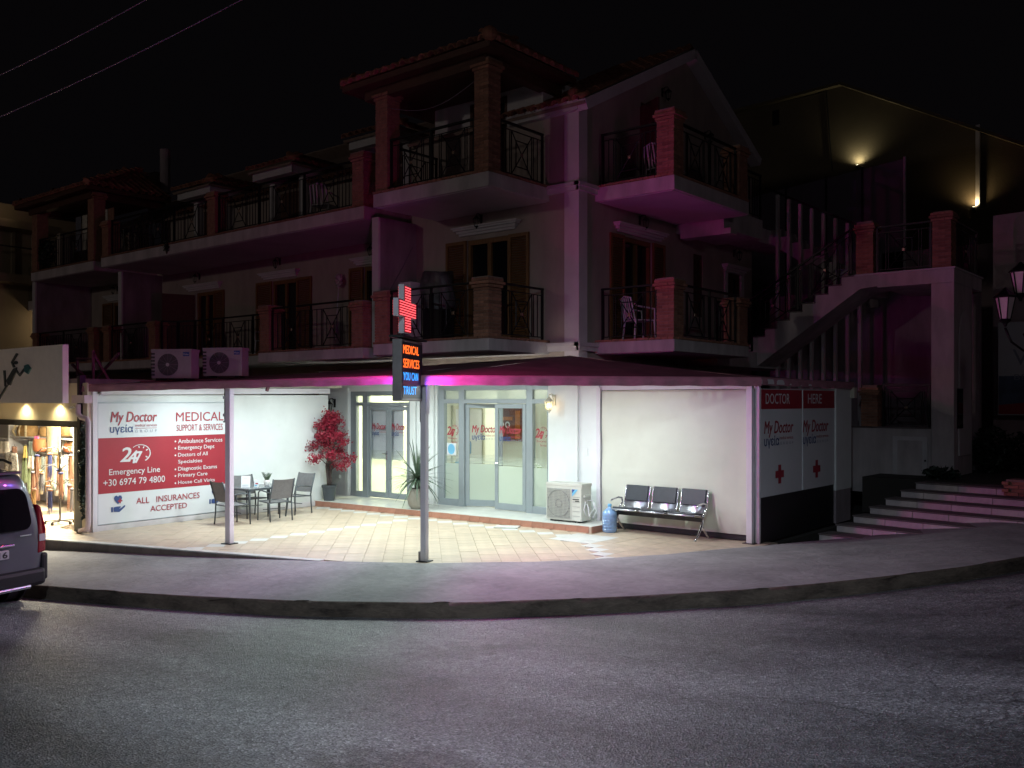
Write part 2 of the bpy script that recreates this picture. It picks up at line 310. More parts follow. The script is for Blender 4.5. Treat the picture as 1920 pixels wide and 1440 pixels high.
# ------------------------------------------------------------------ mesh helpers
class MB:
    def __init__(s): s.v = []; s.f = []
    def add(s, vs, fs):
        o = len(s.v); s.v += [tuple(p) for p in vs]; s.f += [tuple(i + o for i in f) for f in fs]; return s
    def box(s, x0, x1, y0, y1, z0, z1):
        return s.add([(x0, y0, z0), (x1, y0, z0), (x1, y1, z0), (x0, y1, z0), (x0, y0, z1), (x1, y0, z1), (x1, y1, z1), (x0, y1, z1)],
                     [(0, 3, 2, 1), (4, 5, 6, 7), (0, 1, 5, 4), (1, 2, 6, 5), (2, 3, 7, 6), (3, 0, 4, 7)])
    def obox(s, c, ux, uy, uz):
        """box about c with half extents along three vectors"""
        c, ux, uy, uz = map(Vector, (c, ux, uy, uz)); vs = []
        for k in (-1, 1):
            for (a, b) in ((-1, -1), (1, -1), (1, 1), (-1, 1)): vs.append(c + ux * a + uy * b + uz * k)
        fs = [(0, 3, 2, 1), (4, 5, 6, 7), (0, 1, 5, 4), (1, 2, 6, 5), (2, 3, 7, 6), (3, 0, 4, 7)]
        if ux.cross(uy).dot(uz) < 0: fs = [f[::-1] for f in fs]
        return s.add(vs, fs)
    def bar(s, p, q, w, h, up=(0, 0, 1)):
        p, q, up = Vector(p), Vector(q), Vector(up); d = q - p; L = d.length; d.normalize()
        a = d.cross(up)
        if a.length < 1e-4: a = d.cross(Vector((1, 0, 0)))
        a.normalize(); b = a.cross(d)
        return s.obox((p + q) / 2, d * L / 2, a * w / 2, b * h / 2)
    def tube(s, pts, r, n=8, cap=True):
        pts = [Vector(p) for p in pts]; rs = r if isinstance(r, (list, tuple)) else [r] * len(pts); o = len(s.v)
        t = (pts[1] - pts[0]).normalized(); a = t.cross(Vector((0, 0, 1)))
        if a.length < 1e-3: a = t.cross(Vector((1, 0, 0)))
        a.normalize()
        for i, p in enumerate(pts):
            t = (pts[min(i + 1, len(pts) - 1)] - pts[max(i - 1, 0)]).normalized()
            a = (a - t * a.dot(t)).normalized(); b = t.cross(a)
            for k in range(n):
                th = 2 * math.pi * k / n; s.v.append(tuple(p + (a * math.cos(th) + b * math.sin(th)) * rs[i]))
        for i in range(len(pts) - 1):
            for k in range(n):
                k2 = (k + 1) % n; s.f.append((o + i * n + k, o + i * n + k2, o + (i + 1) * n + k2, o + (i + 1) * n + k))
        if cap: s.f.append(tuple(o + k for k in range(n))[::-1]); s.f.append(tuple(o + (len(pts) - 1) * n + k for k in range(n)))
        return s
    def lathe(s, prof, n=20, c=(0, 0, 0), sx=1, sy=1):
        o = len(s.v); c = Vector(c)
        for (r, z) in prof:
            for k in range(n):
                th = 2 * math.pi * k / n; s.v.append((c.x + r * math.cos(th) * sx, c.y + r * math.sin(th) * sy, c.z + z))
        for i in range(len(prof) - 1):
            for k in range(n):
                k2 = (k + 1) % n; s.f.append((o + i * n + k, o + i * n + k2, o + (i + 1) * n + k2, o + (i + 1) * n + k))
        s.f.append(tuple(o + k for k in range(n))[::-1]); s.f.append(tuple(o + (len(prof) - 1) * n + k for k in range(n)))
        return s
    def prism(s, pts, O, U, V, N, t):
        """flat outline pts (a,b) on plane O,U,V with thickness t along N"""
        O, U, V, N = map(Vector, (O, U, V, N)); n = len(pts)
        area = sum(pts[i][0] * pts[(i + 1) % n][1] - pts[(i + 1) % n][0] * pts[i][1] for i in range(n))
        if (area < 0) != (U.cross(V).dot(N) < 0): pts = pts[::-1]
        b = [O + U * a + V * c for a, c in pts]; tp = [p + N * t for p in b]
        fs = [tuple(range(n))[::-1], tuple(range(n, 2 * n))] + [(i, (i + 1) % n, n + (i + 1) % n, n + i) for i in range(n)]
        return s.add(b + tp, fs)
    def ball(s, c, rx, ry=None, rz=None, n=12, m=8):
        ry = ry or rx; rz = rz or rx; c = Vector(c); o = len(s.v)
        for i in range(1, m):
            ph = math.pi * i / m
            for k in range(n):
                th = 2 * math.pi * k / n
                s.v.append((c.x + rx * math.sin(ph) * math.cos(th), c.y + ry * math.sin(ph) * math.sin(th), c.z - rz * math.cos(ph)))
        s.v.append((c.x, c.y, c.z - rz)); s.v.append((c.x, c.y, c.z + rz)); b = len(s.v) - 2
        for i in range(m - 2):
            for k in range(n):
                k2 = (k + 1) % n; s.f.append((o + i * n + k, o + i * n + k2, o + (i + 1) * n + k2, o + (i + 1) * n + k))
        for k in range(n):
            k2 = (k + 1) % n; s.f.append((b, o + k2, o + k)); s.f.append((b + 1, o + (m - 2) * n + k, o + (m - 2) * n + k2))
        return s
    def text(s, body, O, U, V, x0, x1, z0, z1, shear=0.0, bold=0.0, sp=1.0):
        vs, fs = glyphs(body, shear, 0.0, sp)
        mnx = min(p[0] for p in vs); mxx = max(p[0] for p in vs); mny = min(p[1] for p in vs); mxy = max(p[1] for p in vs)
        O, U, V = Vector(O), Vector(U), Vector(V)
        P = [O + U * (x0 + (p[0] - mnx) / (mxx - mnx) * (x1 - x0)) + V * (z0 + (p[1] - mny) / (mxy - mny) * (z1 - z0)) for p in vs]
        if not bold: return s.add(P, fs)
        N_ = U.cross(V); b = bold * 2.4 * abs(z1 - z0)
        for k, (dx, dz) in enumerate(((0, 0), (b, 0), (-b, 0), (0, b * .6), (0, -b * .6))): s.add([p + U * dx + V * dz + N_ * (k * .0004) for p in P], fs)
        return s
    def mesh(s, name, m, smooth=False):
        me = bpy.data.meshes.new(name); me.from_pydata(s.v, [], s.f); me.materials.append(m)
        if smooth: me.shade_smooth() if hasattr(me, 'shade_smooth') else me.polygons.foreach_set('use_smooth', [True] * len(me.polygons))
        me.update(); return me
    def build(s, name, m, parent=None, smooth=False, bevel=0, **kw):
        o = bpy.data.objects.new(name, s.mesh(name, m, smooth)); COL.objects.link(o)
        if parent: o.parent = parent
        if bevel:
            b = o.modifiers.new('bevel', 'BEVEL'); b.width = bevel; b.segments = 2; b.limit_method = 'ANGLE'
        for k, v in kw.items(): o[k] = v
        return o
def islands(s):
    """the separate closed shapes held in a builder"""
    par = list(range(len(s.v)))
    def find(i):
        while par[i] != i: par[i] = par[par[i]]; i = par[i]
        return i
    for f in s.f:
        for i in f[1:]: par[find(i)] = find(f[0])
    grp = {}
    for f in s.f: grp.setdefault(find(f[0]), []).append(f)
    out = []
    for fs in grp.values():
        ids = sorted({i for f in fs for i in f}); ix = {a: b for b, a in enumerate(ids)}; m = MB(); m.v = [s.v[i] for i in ids]; m.f = [tuple(ix[i] for i in f) for f in fs]; out.append(m)
    return out
def each(s, *a, **k): return [m.build(*a, **k) for m in islands(s)]
MB.each = each
_gc = {}
def glyphs(body, shear, bold, sp):
    key = (body, shear, bold, sp)
    if key not in _gc:
        c = bpy.data.curves.new('t', 'FONT'); c.body = body; c.resolution_u = 3; c.shear = shear; c.offset = bold; c.space_character = sp
        o = bpy.data.objects.new('t', c); COL.objects.link(o)
        me = bpy.data.meshes.new_from_object(o.evaluated_get(bpy.context.evaluated_depsgraph_get()))
        _gc[key] = ([tuple(v.co) for v in me.vertices], [tuple(p.vertices) for p in me.polygons])
        bpy.data.objects.remove(o); bpy.data.curves.remove(c); bpy.data.meshes.remove(me)
    return _gc[key]

def thing(name, label, cat, loc=(0, 0, 0), rz=0.0, group=None):
    o = bpy.data.objects.new(name, None); COL.objects.link(o); o.empty_display_size = .2
    o.location = loc; o.rotation_euler = (0, 0, rz); o['label'] = label; o['category'] = cat
    if group: o['group'] = group
    return o
def tag(o, label, cat, group=None):
    o['label'] = label; o['category'] = cat
    if group: o['group'] = group
    return o
def link(name, me, parent, loc=(0, 0, 0), rz=0.0, **kw):
    o = bpy.data.objects.new(name, me); COL.objects.link(o); o.parent = parent; o.location = loc; o.rotation_euler = (0, 0, rz)
    for k, v in kw.items(): o[k] = v
    return o
def dup(root, loc, rz=0.0, label=None, group=None, scale=None):
    r = root.copy(); COL.objects.link(r); r.location = loc; r.rotation_euler = (0, 0, rz)
    if label: r['label'] = label
    if group: r['group'] = group
    if scale: r.scale = scale
    for ch in list(root.children):
        c = ch.copy(); COL.objects.link(c); c.parent = r
        for g in ch.children:
            d = g.copy(); COL.objects.link(d); d.parent = c
    return r
def area(name, parent, loc, sx, sy, power, col, direction=(0, 0, -1), spread=180):
    l = bpy.data.lights.new(name, 'AREA'); l.shape = 'RECTANGLE'; l.size = sx; l.size_y = sy; l.energy = power; l.color = col
    l.spread = RAD(spread)
    o = bpy.data.objects.new(name, l); COL.objects.link(o); o.parent = parent; o.location = loc
    o.rotation_euler = Vector(direction).to_track_quat('-Z', 'Y').to_euler(); return o
def clip(poly, a, b):
    """keep the part of poly left of the line a->b"""
    out = []; n = len(poly)
    side = lambda p: (b[0] - a[0]) * (p[1] - a[1]) - (b[1] - a[1]) * (p[0] - a[0])
    for i in range(n):
        p, q = poly[i], poly[(i + 1) % n]; sp, sq = side(p), side(q)
        if sp >= 0: out.append(p)
        if (sp > 0 > sq) or (sp < 0 < sq):
            t = sp / (sp - sq); out.append((p[0] + (q[0] - p[0]) * t, p[1] + (q[1] - p[1]) * t))
    return out
def polyarea(p): return abs(sum(p[i][0] * p[(i + 1) % len(p)][1] - p[(i + 1) % len(p)][0] * p[i][1] for i in range(len(p)))) / 2
X3, Y3, Z3 = Vector((1, 0, 0)), Vector((0, 1, 0)), Vector((0, 0, 1))

# ================================================================== SETTING
def struct(o): o['kind'] = 'structure'; return o

def cpt(px, py, z):
    d = FPX * (CH - z) / (py - HOR); return ((px - 960) / FPX * d, d, z)
KERB = [(-70, 22, -1.0), (-25, 20.5, -.75), (-13, 15.4, -.42), (-9, 13.7, -.30), cpt(70, 1100, -.20), cpt(280, 1117, -.15), cpt(550, 1130, -.08), cpt(850, 1134, -.03),
        cpt(1150, 1123, 0), cpt(1450, 1106, .06), cpt(1700, 1080, .14), cpt(1920, 1050, .25), (12, 14.2, .55), (25, 18, 1.0), (70, 25, 1.6)]
FAR = [(-70, 26, -.9), (-25, 25, -.7), (-14, 18.3, -.36), cpt(0, 1027, -.17), cpt(85, 1033, -.15), cpt(300, 1041, -.10), cpt(500, 1049, -.03), cpt(600, 1052.5, .004), cpt(793, 1057, .004), cpt(1000, 1054, .004),
       cpt(1100, 1050, .004), cpt(1250, 1040, .004), cpt(1430, 1024, .004), (5.5, 15.31, .04), (6.14, 15.29, .11), (6.74, 15.3, .20), (7.37, 15.28, .30), (7.83, 15.46, .37), (8.25, 15.69, .43),
       (8.62, 15.9, .47), (10.5, 16.5, .62), (14, 17.5, .9), (25, 22, 1.3), (70, 30, 1.9)]
def polar(tab):
    t = sorted((math.atan2(x, d), math.hypot(x, d), z) for x, d, z in tab)
    def f(th):
        if th <= t[0][0]: return t[0][1:]
        for a, b in zip(t, t[1:]):
            if th <= b[0]:
                k = (th - a[0]) / (b[0] - a[0]); return (a[1] + (b[1] - a[1]) * k, a[2] + (b[2] - a[2]) * k)
        return t[-1][1:]
    return f
fk, ff = polar(KERB), polar(FAR)
def pol(th, R, z): return CW(R * math.sin(th), R * math.cos(th), z)
TH0, TH1 = math.atan2(-70, 22), math.atan2(70, 25)
NA = 420
ths = [TH0 + (TH1 - TH0) * i / NA for i in range(NA + 1)]
def chip(th, k=0): return .010 * math.sin(th * 91 + k) + .012 * math.sin(th * 37.3 + 2 * k) + .008 * math.sin(th * 171 + k)
# smooth the kerb polyline a little
def sm(f, th, w=.05):
    a = [f(th + w * q) for q in (-1, -.5, 0, .5, 1)]; return (sum(p[0] for p in a) / 5, sum(p[1] for p in a) / 5)
KH = .17
# pavement sheet
mb = MB(); NR = 7
for i, th in enumerate(ths):
    R0, z0 = sm(fk, th); R1, z1 = ff(th)
    for j in range(NR + 1):
        t = j / NR; R = R0 + .045 + (R1 + .02 - R0 - .045) * t; zz = z0 + (z1 - z0) * t + (.006 * math.sin(th * 40 + j) if 0 < j < NR else 0)
        mb.v.append(tuple(pol(th, R, zz)))
for i in range(NA):
    for j in range(NR):
        a = i * (NR + 1) + j; mb.f.append((a, a + NR + 1, a + NR + 2, a + 1)[::-1])
struct(mb.build('pavement', M['pavement'], smooth=True))
# kerb: top strip, rounded nose, worn face with its shade put into the colour
mb = MB()
prof = [(.05, .003), (.03, .004), (.012, -.004), (-.004, -.03), (-.018, -.09), (-.028, -.19)]
for th in ths:
    R0, z0 = sm(fk, th)
    for j, (dr, dz) in enumerate(prof):
        c = chip(th, j) * (1.3 if j in (2, 3, 4) else .15)
        mb.v.append(tuple(pol(th, R0 + dr + c, z0 + dz + (c * .5 if j in (2, 3) else 0))))
n = len(prof)
for i in range(NA):
    for j in range(n - 1):
        a = i * n + j; mb.f.append((a, a + n, a + n + 1, a + 1))
struct(mb.build('kerb', M['kerb'], smooth=True))
# road: polar sheet rising from the kerb foot towards the camera and on behind it
mb = MB(); NRR = 14; NB = 520
def roadedge(th):
    if TH0 <= th <= TH1:
        R, z = sm(fk, th); return R - .012, z - KH
    k = min(abs(th - TH0), abs(th - TH1), abs(th - TH0 - 2 * math.pi)); e = min(1, k / .5)
    a = (70, -1.17) if (th < TH0 or th > math.pi) else (70, 1.43)
    return a[0] + (16 - a[0]) * e, a[1] + (.7 - a[1]) * e
for i in range(NB):
    th = TH0 + 2 * math.pi * i / NB; R, z = roadedge(th)
    for j in range(1, NRR + 1):
        t = (j / NRR) ** .8; mb.v.append(tuple(pol(th, R * t, .7 + (z - .7) * t)))
mb.v.append(tuple(CW(0, 0, .7))); ctr = len(mb.v) - 1
for i in range(NB):
    i2 = (i + 1) % NB
    mb.f.append((ctr, i2 * NRR, i * NRR))
    for j in range(NRR - 1):
        a = i * NRR + j; b = i2 * NRR + j; mb.f.append((a, b, b + 1, a + 1))
struct(mb.build('road', M['asphalt'], smooth=True))
mb = MB().box(-250, 250, -250, 250, -2.2, -1.6)
struct(mb.build('ground', M['earth']))
# ground under and behind the buildings
mb = MB().box(-60, 3.75, .02, 60, -.6, -.04)
mb.box(-60, -6.2, -6.35, .02, -.6, -.04)
struct(mb.build('building_plot', M['earth']))

# ------------------------------------------------------------------ terrace with its tiles
TF = [(-9.9, -8.55), (-6.71, -7.53), (-5.67, -7.21), (-3.38, -6.50), (-.52, -5.65), (.77, -4.87), (1.89, -3.77), (2.38, -3.14), (3.03, -1.99), (3.79, -.3), (3.80, .25)]
TERR = TF + [(-9.9, .25)]
mb = MB()
mb.prism(TERR, (0, 0, -.5), X3, Y3, Z3, .488)
terrace = struct(mb.build('terrace', M['grout']))
s_ = .284; O0 = (-2.95, -1.36)
def regionB(x, y): return (x > .70) if y > -1.85 else ((x - 1.55) + (y + 1.85) > 0 and x > .70)
tiles = []
def clip_terrace(p):
    for a, b in zip(TF, TF[1:]):
        p = clip(p, a, b)
        if len(p) < 3: return p
    return p
h = s_ / 2 - .0024
for i in range(-60, 60):
    for j in range(-60, 60):
        cx = O0[0] + (i - j) * .7071 * s_; cy = O0[1] + (i + j) * .7071 * s_
        if not (-9.6 < cx < 4 and -8.6 < cy < -.88 + .048 * (cx - .88)): continue
        if cx < -6.0 and cy > -6.42: continue
        if regionB(cx, cy): continue
        q = [(cx + h * 1.41421, cy), (cx, cy + h * 1.41421), (cx - h * 1.41421, cy), (cx, cy - h * 1.41421)]
        q = clip_terrace(q)
        if len(q) < 3 or polyarea(q) < .004: continue
        white = (i + j == 0 and cx < .8) or (i == j and cy < O0[1])
        tiles.append(((cx, cy), q, white, 0))
for i in range(-2, 14):
    for j in range(-24, 7):
        cx = .70 + (i + .5) * s_; cy = -1.85 + (j + .5) * s_
        if not regionB(cx, cy) or cy > .1: continue
        if cx < .95 and cy > -.9: continue
        q = clip_terrace([(cx - h, cy - h), (cx + h, cy - h), (cx + h, cy + h), (cx - h, cy + h)])
        if len(q) < 3 or polyarea(q) < .004: continue
        white = (0 <= i <= 2 and 0 <= j <= 2) or (j < 0 and i == 2 - j)
        tiles.append(((cx, cy), q, white, 1))
tiles.sort(key=lambda t: (Vector((*t[0], 0)) - Vector((CAM.x, CAM.y, 0))).length)
bulk = {True: MB(), False: MB()}
for k, ((cx, cy), q, wh, zone) in enumerate(tiles):
    zt = (.0 if zone == 0 else .0028) + random.uniform(-.0012, .0012)
    if k < 300:
        b = MB().prism([(x - cx, y - cy) for x, y in q], (0, 0, -.014), X3, Y3, Z3, .014)
        link('tile', b.mesh('tile', M['whitetile'] if wh else M['beigetile']), terrace, (cx, cy, zt))
    else:
        bulk[wh].prism(q, (0, 0, -.014 + zt), X3, Y3, Z3, .014)
bulk[False].build('tile', M['beigetile'], terrace, kind='stuff')
bulk[True].build('white_tile', M['whitetile'], terrace, kind='stuff')
# riser tiles and pale nosing along the street edge (left half)
A = Vector((-9.9, -8.55, 0)); E = [Vector((x, y, 0)) for x, y in TF[:5]]
for a, b in zip(E, E[1:]):
    u = (b - a).normalized(); nrm = Vector((u.y, -u.x, 0)); L = (b - a).length; n = max(1, round(L / .36))
    for k in range(n):
        w = L / n; c = a + u * (w * (k + .5)); x = c.x
        dep = max(.02, min(.17, (-.55 - x) * .055)) + .03
        mb = MB().obox((0, 0, -dep / 2 - .012), u * (w / 2 - .003), nrm * .008, (0, 0, dep / 2))
        link('riser_tile', mb.mesh('riser_tile', M['edgetile']), terrace, c + nrm * .009)
        mb = MB().obox((0, 0, -.003), u * (w / 2 - .002), nrm * .07, (0, 0, .009))
        link('nosing_tile', mb.mesh('nosing_tile', M['porch']), terrace, c - nrm * .052)

# porch step in front of the doors (its front runs slightly askew)
def porchy(x): return -.85 - .048 * (.88 - x)
porch = MB().prism([(-7.2, porchy(-7.2)), (.88, porchy(.88)), (.88, 0), (-7.2, 0)], (0, 0, -.03), X3, Y3, Z3, .128).build('porch_step', M['grout'])
struct(porch)
pa = math.atan(.048); rt = MB().box(-.119, .119, -.009, .0, -.055, .055).mesh('riser', M['terrac'])
k = 0; xs = -7.2
while xs < .88 - .1:
    link('riser_tile', rt, porch, (xs + .1205, porchy(xs + .12) - .002, .055), pa); xs += .2435
for y in (-.72, -.48, -.24): link('riser_tile', rt, porch, (.884, y, .055), RAD(90))
pt = MB().box(-.198, .198, -.208, .208, 0, .012).mesh('porch_tile', M['porch'])
for i in range(20):
    for j in range(3):
        x = .68 - i * .4; y = -.215 - j * .42
        q = [(x - .198, y - .208), (x + .198, y - .208), (x + .198, y + .208), (x - .198, y + .208)]
        q = clip(q, (-7.2, porchy(-7.2)), (.88, porchy(.88)))
        if len(q) < 3 or polyarea(q) < .005: continue
        if len(q) == 4 and polyarea(q) > .16: link('porch_tile', pt, porch, (x, y, .099))
        else: link('porch_tile', MB().prism([(a - x, b - y) for a, b in q], (0, 0, 0), X3, Y3, Z3, .012).mesh('porch_tile', M['porch']), porch, (x, y, .099))

# ------------------------------------------------------------------ stone steps on the right
ev, nv = Vector((.984, -.187, 0)).normalized(), Vector((.187, .984, 0)).normalized()
p0 = Vector((4.13, 1.2, 0))
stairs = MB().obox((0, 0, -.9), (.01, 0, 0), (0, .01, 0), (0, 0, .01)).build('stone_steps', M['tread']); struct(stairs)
NST = 7
for k in range(NST):
    a = p0 + Vector((.129, .453, 0)) * k; zt = .063 + .12 * k
    L = 3.6; c = a + ev * (L / 2)
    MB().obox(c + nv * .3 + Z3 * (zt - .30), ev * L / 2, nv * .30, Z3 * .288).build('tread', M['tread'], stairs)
    x = 0
    lens = [.42, .78, .66, .58, .62, .60]
    random.shuffle(lens)
    for w in lens:
        if x + w > L: w = L - x
        if w < .05: break
        MB().obox((0, 0, 0), ev * (w / 2 - .004), nv * .012, Z3 * .0555).build('step_block', M['stone'], stairs, bevel=.006).location = a + ev * (x + w / 2) - nv * .010 + Z3 * (zt - .062)
        x += w
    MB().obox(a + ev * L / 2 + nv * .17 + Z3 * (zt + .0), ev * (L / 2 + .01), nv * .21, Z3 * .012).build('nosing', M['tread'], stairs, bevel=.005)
# upper yard reached by the steps
up = p0 + Vector((.129, .453, 0)) * 7
mb = MB().prism([(up.x, up.y), (up.x + 8, up.y - 1.52), (up.x + 14, up.y + 1.0), (up.x + 14, 12), (3.72, 12), (3.72, up.y + .1)], (0, 0, .1), X3, Y3, Z3, .70)
struct(mb.build('yard', M['earth']))

# ================================================================== MAIN BUILDING
bld = thing('apartment_building', 'long three storey corner apartment house with brick pillars and iron balcony railings', 'building')
def wallh(mb, O, u, n, U0, U1, Z0, Z1, holes, th):
    """wall from O along u, thickness th towards n, split round rectangular holes"""
    us = sorted({U0, U1, *[v for h in holes for v in h[:2]]}); zs = sorted({Z0, Z1, *[v for h in holes for v in h[2:]]})
    us = [v for v in us if U0 <= v <= U1]; zs = [v for v in zs if Z0 <= v <= Z1]
    for a, b in zip(us, us[1:]):
        zz = None
        for c, d in zip(zs, zs[1:]):
            inside = any(h[0] <= (a + b) / 2 <= h[1] and h[2] <= (c + d) / 2 <= h[3] for h in holes)
            if not inside:
                if zz is None: zz = [c, d]
                else: zz[1] = d
            if inside or d == zs[-1]:
                if zz:
                    mb.obox(O + u * (a + b) / 2 + n * th / 2 + Z3 * (zz[0] + zz[1]) / 2, u * (b - a) / 2, n * th / 2, Z3 * (zz[1] - zz[0]) / 2); zz = None
    return mb
O = Vector((0, 0, 0))
H1 = [(-6.49, -4.5, .11, 2.52), (-3.67, -.71, .11, 2.62), (-2.80, -1.68, 3.42, 5.60)]
# tower section, ground floor plastered white up to the canopy
mb = wallh(MB(), O, X3, Y3, -7.6, .46, -.05, 3.0, H1[:2], .28); mb.build('ground_floor_wall', M['shopwhite'], bld)
mb = wallh(MB(), O, X3, Y3, -4.45, 0, 3.0, 7.85, H1[2:] + [(-2.75, -1.75, 6.40, 7.86)], .28); mb.build('wall', M['stucco'], bld)
HW = [(-7.0, -6.05, 3.42, 5.55), (-10.65, -9.6, 3.42, 5.5), (-14.3, -13.4, 3.42, 5.45), (-19.2, -18.15, 3.42, 5.5)]
mb = wallh(MB(), Vector((0, .9, 0)), X3, Y3, -21, -4.45, 2.95, 6.4, HW, .28); mb.build('wing_wall', M['stucco'], bld)
HF = [(1.55, 2.62, 3.42, 5.6), (4.42, 4.85, 4.2, 5.6), (6.05, 6.75, 3.42, 5.35), (2.2, 3.0, 6.4, 8.45)]
g = wallh(MB(), O, Y3, -X3, .28, 7.2, -.05, 7.85, HF[:3] + [(2.2, 3.0, 6.4, 7.86)], .28)
g.prism([(.28, 7.85), (2.2, 7.85), (2.2, 8.93)], O, Y3, Z3, -X3, .28)
g.prism([(2.2, 8.45), (3.0, 8.45), (3.0, 9.37), (2.2, 8.93)], O, Y3, Z3, -X3, .28)
g.prism([(3.0, 7.85), (7.15, 7.85), (7.15, 8.29), (4.04, 9.90), (3.0, 9.37)], O, Y3, Z3, -X3, .28)
g.build('gable_wall', M['stucco'], bld)
MB().box(-4.45, -4.15, .28, .9, 3.2, 7.85).build('return_wall', M['stucco'], bld)
# floors (close the rooms)
MB().box(-21, -.28, 1.18, 7.2, 3.15, 3.4).build('floor_slab', M['slab'], bld)
MB().box(-21, -.28, 1.18, 7.2, 6.15, 6.39).build('floor_slab', M['slab'], bld)
MB().box(-21, 0, 7.2, 7.4, 0, 7.85).box(-21.2, -21, 0, 8.2, 0, 7.85).each('rear_wall', M['stucco'], bld)
# corner pilaster and string courses
MB().box(-.30, .025, -.035, 0, 2.9, 7.80).box(0, .035, -.033, .24, 2.9, 7.80).each('corner_pilaster', M['trim'], bld)
def course(parts): 
    mb = MB()
    for (x0, x1, y0, y1, z, hh) in parts: 
        mb.box(x0, x1, y0, y1, z, z + hh * .55); 
        e = .03; mb.box(x0 - e, x1 + e, y0 - e, y1 + e, z + hh * .55, z + hh)
    return mb
course([(-.95, .05, -.07, 0, 6.24, .16), (.0, .07, -.07, .62, 6.241, .158)]).build('string_course', M['trim'], bld)
course([(-.95, .05, -.07, 0, 3.24, .16), (.0, .07, -.07, .62, 3.241, .158)]).build('string_course', M['trim'], bld)
course([(-1.62, .06, -.13, 0, 7.72, .18)]).build('eave_cornice', M['trim'], bld)
# raking cornice of the gable
for s, (a, b) in enumerate((((.14, -.12, 7.78), (.14, 4.04, 9.90)), ((.14, 4.04, 9.90), (.14, 7.35, 8.18)))):
    MB().bar(a, b, .26, .20).build('raking_cornice', M['trim'], bld)

# fins between the flats
for (x, y0, z0, z1) in ((-4.38, -1.06, 3.42, 6.12), (-16.3, -.35, 3.42, 6.12), (-20.75, -.9, 3.42, 6.12)):
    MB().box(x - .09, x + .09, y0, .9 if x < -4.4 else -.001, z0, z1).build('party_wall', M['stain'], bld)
    MB().box(x - .10, x + .10, y0 - .05, y0, z0, z1).build('party_wall_edge', M['trim'], bld)

# ---- shuttered doors
def shuttered(O, u, n, u0, u1, z0, z1, left=.5, right=.5, cur=0, kind='wood'):
    """door set in a hole: frame, two panes, slatted shutters folded flat on the wall; n points outwards"""
    W_ = MB(); f = .07; y = -.10
    def bx(a, b, c, d, p, q, mb=W_): mb.obox(O + u * (a + b) / 2 + n * (p + q) / 2 + Z3 * (c + d) / 2, u * (b - a) / 2, n * abs(q - p) / 2, Z3 * (d - c) / 2)
    bx(u0, u0 + f, z0, z1, -.14, -.02); bx(u1 - f, u1, z0, z1, -.14, -.02); bx(u0 + f, u1 - f, z1 - f * 1.4, z1, -.14, -.02)
    bx((u0 + u1) / 2 - .05, (u0 + u1) / 2 + .05, z0, z1 - f * 1.4, -.13, -.04)
    bx(u0 + f, u1 - f, z0, z0 + .22, -.12, -.05)
    d = W_.build('door', M[kind], bld)
    for a, b in ((u0 + f, (u0 + u1) / 2 - .05), ((u0 + u1) / 2 + .05, u1 - f)):
        p = MB(); bx(a, b, z0 + .22, z1 - f * 1.4, -.10, -.09, p); p.build('pane', M['darkglass'], d)
    if cur:
        p = MB(); a, b = u0 + .1, u1 - .1; m_ = 14
        vs = []
        for k in range(m_ + 1):
            t = a + (b - a) * k / m_; w = .03 * math.sin(k * 2.1)
            vs += [O + u * t + n * (-.24 + w) + Z3 * z0, O + u * t + n * (-.24 + w) + Z3 * z1]
        p.add(vs, [(2 * k, 2 * k + 2, 2 * k + 3, 2 * k + 1) for k in range(m_)]); p.build('curtain', M['curtain'], d)
    for (a, b) in ((u0 - left, u0 - .01) if left else (0, 0), (u1 + .01, u1 + right) if right else (0, 0)):
        if a == b: continue
        s = MB(); bx(a, a + .06, z0, z1, .01, .05, s); bx(b - .06, b, z0, z1, .01, .05, s); bx(a + .06, b - .06, z1 - .07, z1, .01, .05, s); bx(a + .06, b - .06, z0, z0 + .09, .01, .05, s)
        sh = s.build('shutter', M[kind], bld)
        s = MB(); zz = z0 + .10
        while zz < z1 - .09:
            s.obox(O + u * (a + b) / 2 + n * .03 + Z3 * (zz + .02), u * (b - a - .13) / 2, (n * .7 - Z3 * .7) * .022, (n * .7 + Z3 * .7) * .004); zz += .048
        s.build('louvres', M[kind], sh, kind='stuff')
def pediment(O, u, n, u0, u1, z):
    mb = MB()
    for i, (o, hh, e) in enumerate(((.05, .05, 0), (.09, .05, .04), (.14, .04, .09), (.17, .03, .12))):
        zz = z + [0, .05, .10, .14][i]
        mb.obox(O + u * (u0 + u1) / 2 + n * o / 2 + Z3 * (zz + hh / 2), u * ((u1 - u0) / 2 + e), n * o / 2, Z3 * hh / 2)
    mb.build('door_hood', M['trim'], bld)
    
shuttered(O, X3, -Y3, -2.80, -1.68, 3.42, 5.60, .58, .52); pediment(O, X3, -Y3, -3.0, -1.5, 5.70)
shuttered(O, X3, -Y3, -2.75, -1.75, 6.42, 8.38, 0, 0, kind='darkwood')
OW = Vector((0, .9, 0))
shuttered(OW, X3, -Y3, -7.0, -6.05, 3.42, 5.55, .52, .5); pediment(OW, X3, -Y3, -7.25, -5.9, 5.60)
shuttered(OW, X3, -Y3, -10.65, -9.6, 3.42, 5.5, .70, .62, 1); pediment(OW, X3, -Y3, -11.0, -9.6, 5.56)
shuttered(OW, X3, -Y3, -14.3, -13.4, 3.42, 5.45, 0, .52, 1); pediment(OW, X3, -Y3, -14.7, -13.1, 5.52)
shuttered(OW, X3, -Y3, -19.2, -18.15, 3.42, 5.5, .65, .62); pediment(OW, X3, -Y3, -19.5, -18.0, 5.56)
MB().obox((-14.55, .45, 4.4), (.16, .42, 0), (.02, -.008, 0), (0, 0, 1.0)).build('shutter', M['darkwood'], bld)
